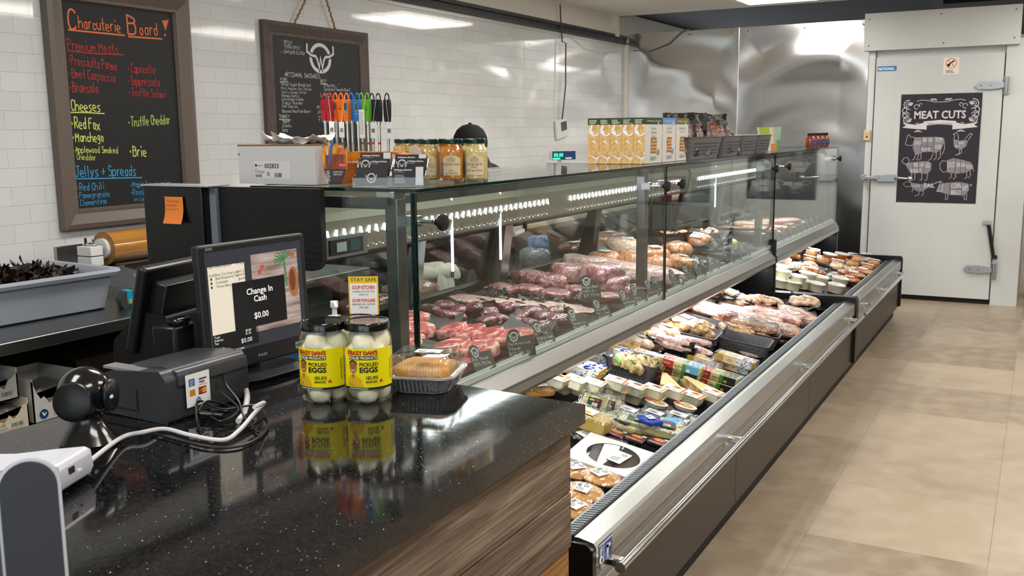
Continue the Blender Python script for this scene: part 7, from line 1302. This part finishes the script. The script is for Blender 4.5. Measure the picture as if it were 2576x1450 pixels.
for i,(x,y,z) in enumerate(((1560,922,.05),(1585,930,.05),(1608,928,.05),(1628,936,.045),(1600,940,.04),(1648,934,.04))): blay(kt,x,y,z,50*i,'knotted golden pack with a green tag, %s from the left in the nearest basket'%ORD[i],'knotted golden packs')
pkp=vpack(meatmat('pink_stick','C99C94','E8CFC4',.42,.6,30,.9,'A06A66'),.17,.055,.03,130,fw=1.3,lbl=False,e=.6)
for i,(x,y,z,yw,lb) in enumerate(((1685,866,.08,8,'long pink vacuum pack, upper left in the middle basket'),(1690,880,.06,5,'long pink vacuum pack, lower left in the middle basket'),(1748,888,.05,-15,'pink vacuum pack with a white label at the right of the middle basket'),(1742,868,.06,20,'pink vacuum pack sticking over the rim of the middle basket'))): blay(pkp,x,y,z,yw,lb,'pink packs in the middle basket')
blay(pkp,1885,898,.02,10,'single pink pack left in the empty grey basket',sc=.6)
# poultry and sausages behind the baskets
BG=[vpack(SALMON,.14,.1,.06,140,film=FILM,lbl=True,fw=1.5,nz=.09),vpack(meatmat('golden_pack','B98746','E2C79A',.45,.6,26,1,'84561E'),.14,.11,.06,143,film=FILM,lbl=True,fw=1.5,nz=.09)]
for i,(x,y,z) in enumerate(((1600,878,.03),(1632,860,.05),(1665,850,.05),(1700,838,.05),(1725,828,.06),(1750,838,.05),(1640,885,.0),(1775,850,.03),(1830,846,.03),(1862,852,.03),(1892,850,.03),(1910,858,.02),(1590,862,.02),(1572,884,.01),(1625,838,.04))): blay(BG[i%2],x,y,z,40*i,'bag of pale golden meat, %s in the heap behind the grey baskets'%ORD[i],'clear meat bags behind the baskets',tilt=(R(-12),0))
bc=[vpack(BACON,.36,.2,.03,150,film=FILM,lbl=False,fw=1.12,e=.4),vpack(BACON2,.34,.2,.045,151,film=FILM,lbl=False,fw=1.1,e=.4),vpack(BACON,.3,.2,.03,152,film=FILM,lbl=True,fw=1.15,e=.45)]
for i,(x,y,z,k,lb) in enumerate(((1720,790,.05,2,'pale bacon pack at the back left of the bacon rows'),(1760,780,.09,0,'long streaky bacon pack topmost at the back'),(1745,806,.04,2,'bacon pack with a shiny label in front of the topmost one'),(1820,800,.05,0,'streaky bacon pack in the middle of the heap'),(1800,818,.03,1,'brown smoked bacon pack in the middle'),(1880,800,.05,0,'pink bacon pack to the right of the middle'),(1940,800,.05,2,'bacon pack with a label near the grille'),(1870,825,.06,1,'brown smoked bacon pack, front of the heap'),(1925,835,.05,1,'reddish smoked bacon pack stacked near the grille'),(1915,850,.01,1,'dark smoked bacon pack lowest near the grille'),(1960,785,.03,2,'pink bacon pack furthest right'),(1680,800,.03,2,'pale bacon pack by the rail at the left'),(1700,815,.02,1,'dark bacon pack under the pale ones at the left'),(1990,800,.03,2,'loose bacon pack at the grille'))): blay(bc[k],x,y,z,3*i-10,lb,'bacon packs')
bd=[vpack(SALMON,.13,.1,.05,160+i,fw=1.7,nz=.1,lbl=(i==1)) for i in range(2)]
for i,(x,y,z) in enumerate(((1785,750,.05),(1805,745,.07),(1770,762,.02),(1835,752,.05),(1865,762,.04),(1850,770,.03),(1895,765,.04),(1920,768,.04),(1940,772,.03),(1830,768,.03),(2005,770,.03),(2030,768,.04),(2050,775,.02),(1815,738,.09))): blay(bd[i%2],x,y,z,50*i,'pale meat piece in crumpled black film, %s along the back of the near bin'%ORD[i],'black film packs at the back of the near bin',tilt=(R(-10),0))
t=thing('wire_rack','black open grid rack lying by the grille','rack',(0,0,0)); b=MB()
for i in range(14): b.b2(-.1,.1,-.11+.016*i,-.106+.016*i,0,.006,BLACK)
for i in range(6): b.b2(-.1+.038*i,-.096+.038*i,-.11,.11,.006,.010,BLACK)
b.obj('grid',t); lay(t,binp(1955,852,.02),R(5),SL,t['label'])
# far bin: tubs, pies, spreads
def tub(c,lidc):
    t=base('tub','tub'); b=MB(); b.lathe([(0,0),(.048,0),(.055,.05),(.057,.052)],c,n=28); b.obj('tub',t); b=MB(); b.lathe([(.059,.05),(.060,.056),(.056,.058),(.05,.056),(0,.056)],lidc,n=28); b.disc(Matrix.Translation((0,0,.057)),0,0,.025,INK,.0002,20,.012,.9); b.obj('lid',t); return t
TUB=tub(pm('tub_cream','E5E0B8',.4),pm('tub_lid','D9D9CC',.3)); TUB2=tub(pm('tub_pale','E2D2BE',.4),MATS['tub_lid'])
for i,(x,y,z,k) in enumerate(((1965,700,.05,TUB),(1980,712,.0,TUB),(1960,722,.0,TUB),(2005,714,.03,TUB),(2015,724,.0,TUB),(1990,728,.0,TUB),(2060,715,.02,TUB2),(2050,732,.0,TUB2),(2110,718,.02,TUB2),(2100,735,.0,TUB2),(1960,688,.06,TUB),(2030,706,.03,TUB2))): blay(k,x,y,z,30*i,'round cream tub with a pale lid, %s in the near part of the far bin'%ORD[i],'cream tubs in the far bin')
SCN=pm('scone_gold','D99A3E',.5,noise=(40,'B9702A',.4,.6)); 
def clam(n_):
    t=base('pastry_tray','pastry'); b=MB(); b.rbox((0,0,.008),(.24,.13,.016),.02,MATS['tray_black']); b.obj('tray',t)
    for s in (-1,1): b=MB(); b.blob((.095,.095,.05),SCN,.7,.05,s+3,c=(s*.058,0,.014)); b.obj('pastry',t)
    b=MB(); ringbox(b,[(.24,.13,.016),(.225,.115,.066),(0.01,.01,.068)],FILM,.02,6,False); b.obj('cover',t); b=MB(); lab(b,Matrix.Translation((.05,0,.0695)),.09,.05); b.obj('label',t); return t
CLM=clam(2)
for x,y,z,yw,lb in ((2020,643,.07,3,'golden pastries in a clear box, topmost in the far bin'),(2015,662,.02,3,'golden pastries in a clear box under the top one'),(2085,672,.03,5,'brown pastries in a clear box in the middle of the far bin'),(2175,670,.04,8,'golden pastries in a clear box near the handrail side'),(2160,682,.01,8,'brown pastries in a clear box, lower one near the front')): blay(CLM,x,y,z,yw,lb,'pastry boxes in the far bin')
SPD=tub(pm('spread_orange','E07A1E',.4),pm('spread_lid','D9CFC4',.3)); SPD.name='spread_tub'
for i,(x,y) in enumerate(((2085,656),(2115,655),(2147,657),(2180,657),(2170,668))): blay(SPD,x,y,.02,0,'orange spread tub with a pale lid, %s from the left against the far end wall'%ORD[i],'orange spread tubs')
bp_=vpack(meatmat('brown_pack','8A3C1A','C98A50',.45,.6,24,1,'5A2410'),.2,.12,.05,170,film=FILMW,lbl=True,nz=.05)
for x,y,z,yw,lb in ((2040,692,.02,5,'orange brown pack with a tilted white label in the far bin'),(2140,700,.03,0,'long clear pack of sliced meat near the front of the far bin'),(2130,712,.0,10,'flat clear pack with a dark edge in the far bin'),(2165,692,.02,-10,'clear wrapped rolls near the handrail in the far bin')): blay(bp_,x,y,z,yw,lb,'brown packs in the far bin')
for i,(x,y,z) in enumerate(((1975,676,.04),(2000,680,.03),(2035,678,.02),(2105,680,.03),(2125,686,.02),(1965,664,.05))): blay(bd[i%2],x,y,z,40*i,'glossy black film pack, %s from the left in the far bin'%ORD[i],'black film packs in the far bin')
t=base('small_tub','tub'); b=MB(); b.lathe([(0,0),(.035,0),(.04,.06),(0,.061)],pm('pink_tub','D9B8A8',.4),n=20); b.obj('tub',t); b=MB(); b.lathe([(.012,.061),(.02,.065),(.018,.08),(0,.082)],PRR,n=16); b.obj('red_top',t); blay(t,1972,655,.04,0,'small pale tub with a red top at the back corner of the far bin')
# meat seen past the counter end, inside the near case
t=base('foil_tray','tray'); 
b=MB(); b.rbox((0,0,.01),(.34,.18,.02),.02,pm('white_foam','DDDDDD',.5)); b.obj('tray',t)
b=MB()
for i in range(9): b.M=Matrix.Translation((-.14+.035*i,0,.02))@Matrix.Rotation(R(-12),4,'Z'); b.blob((.03,.15,.022),meatmat('striped_meat','A04058','D9A0A8',.45,.6,20,.9),.6,.05,i)
b.obj('meat',t); lay(t,Vector((-1.83,2.25,.775)),R(10),.08,'white tray of pink striped meat visible left of the egg jars')
t=vpack(TEND,.22,.14,.07,180,fw=1.3); lay(t,Vector((-2.0,2.5,.79)),R(40),.08,'dark red vacuum pack seen through the end glass behind the sign')
t=base('blue_bag','bag'); b=MB(); b.blob((.3,.25,.12),pm('blue_bag','1E4C8C',.35,coat=.4,bump=(20,.8,.02)),.7,.08,3); b.obj('bag',t); lay(t,Vector((-2.0,2.28,.775)),R(20),.08,'blue plastic bag seen through the end glass beside the monitor')
for o in SC.objects:
    if '_used' in o: del o['_used']
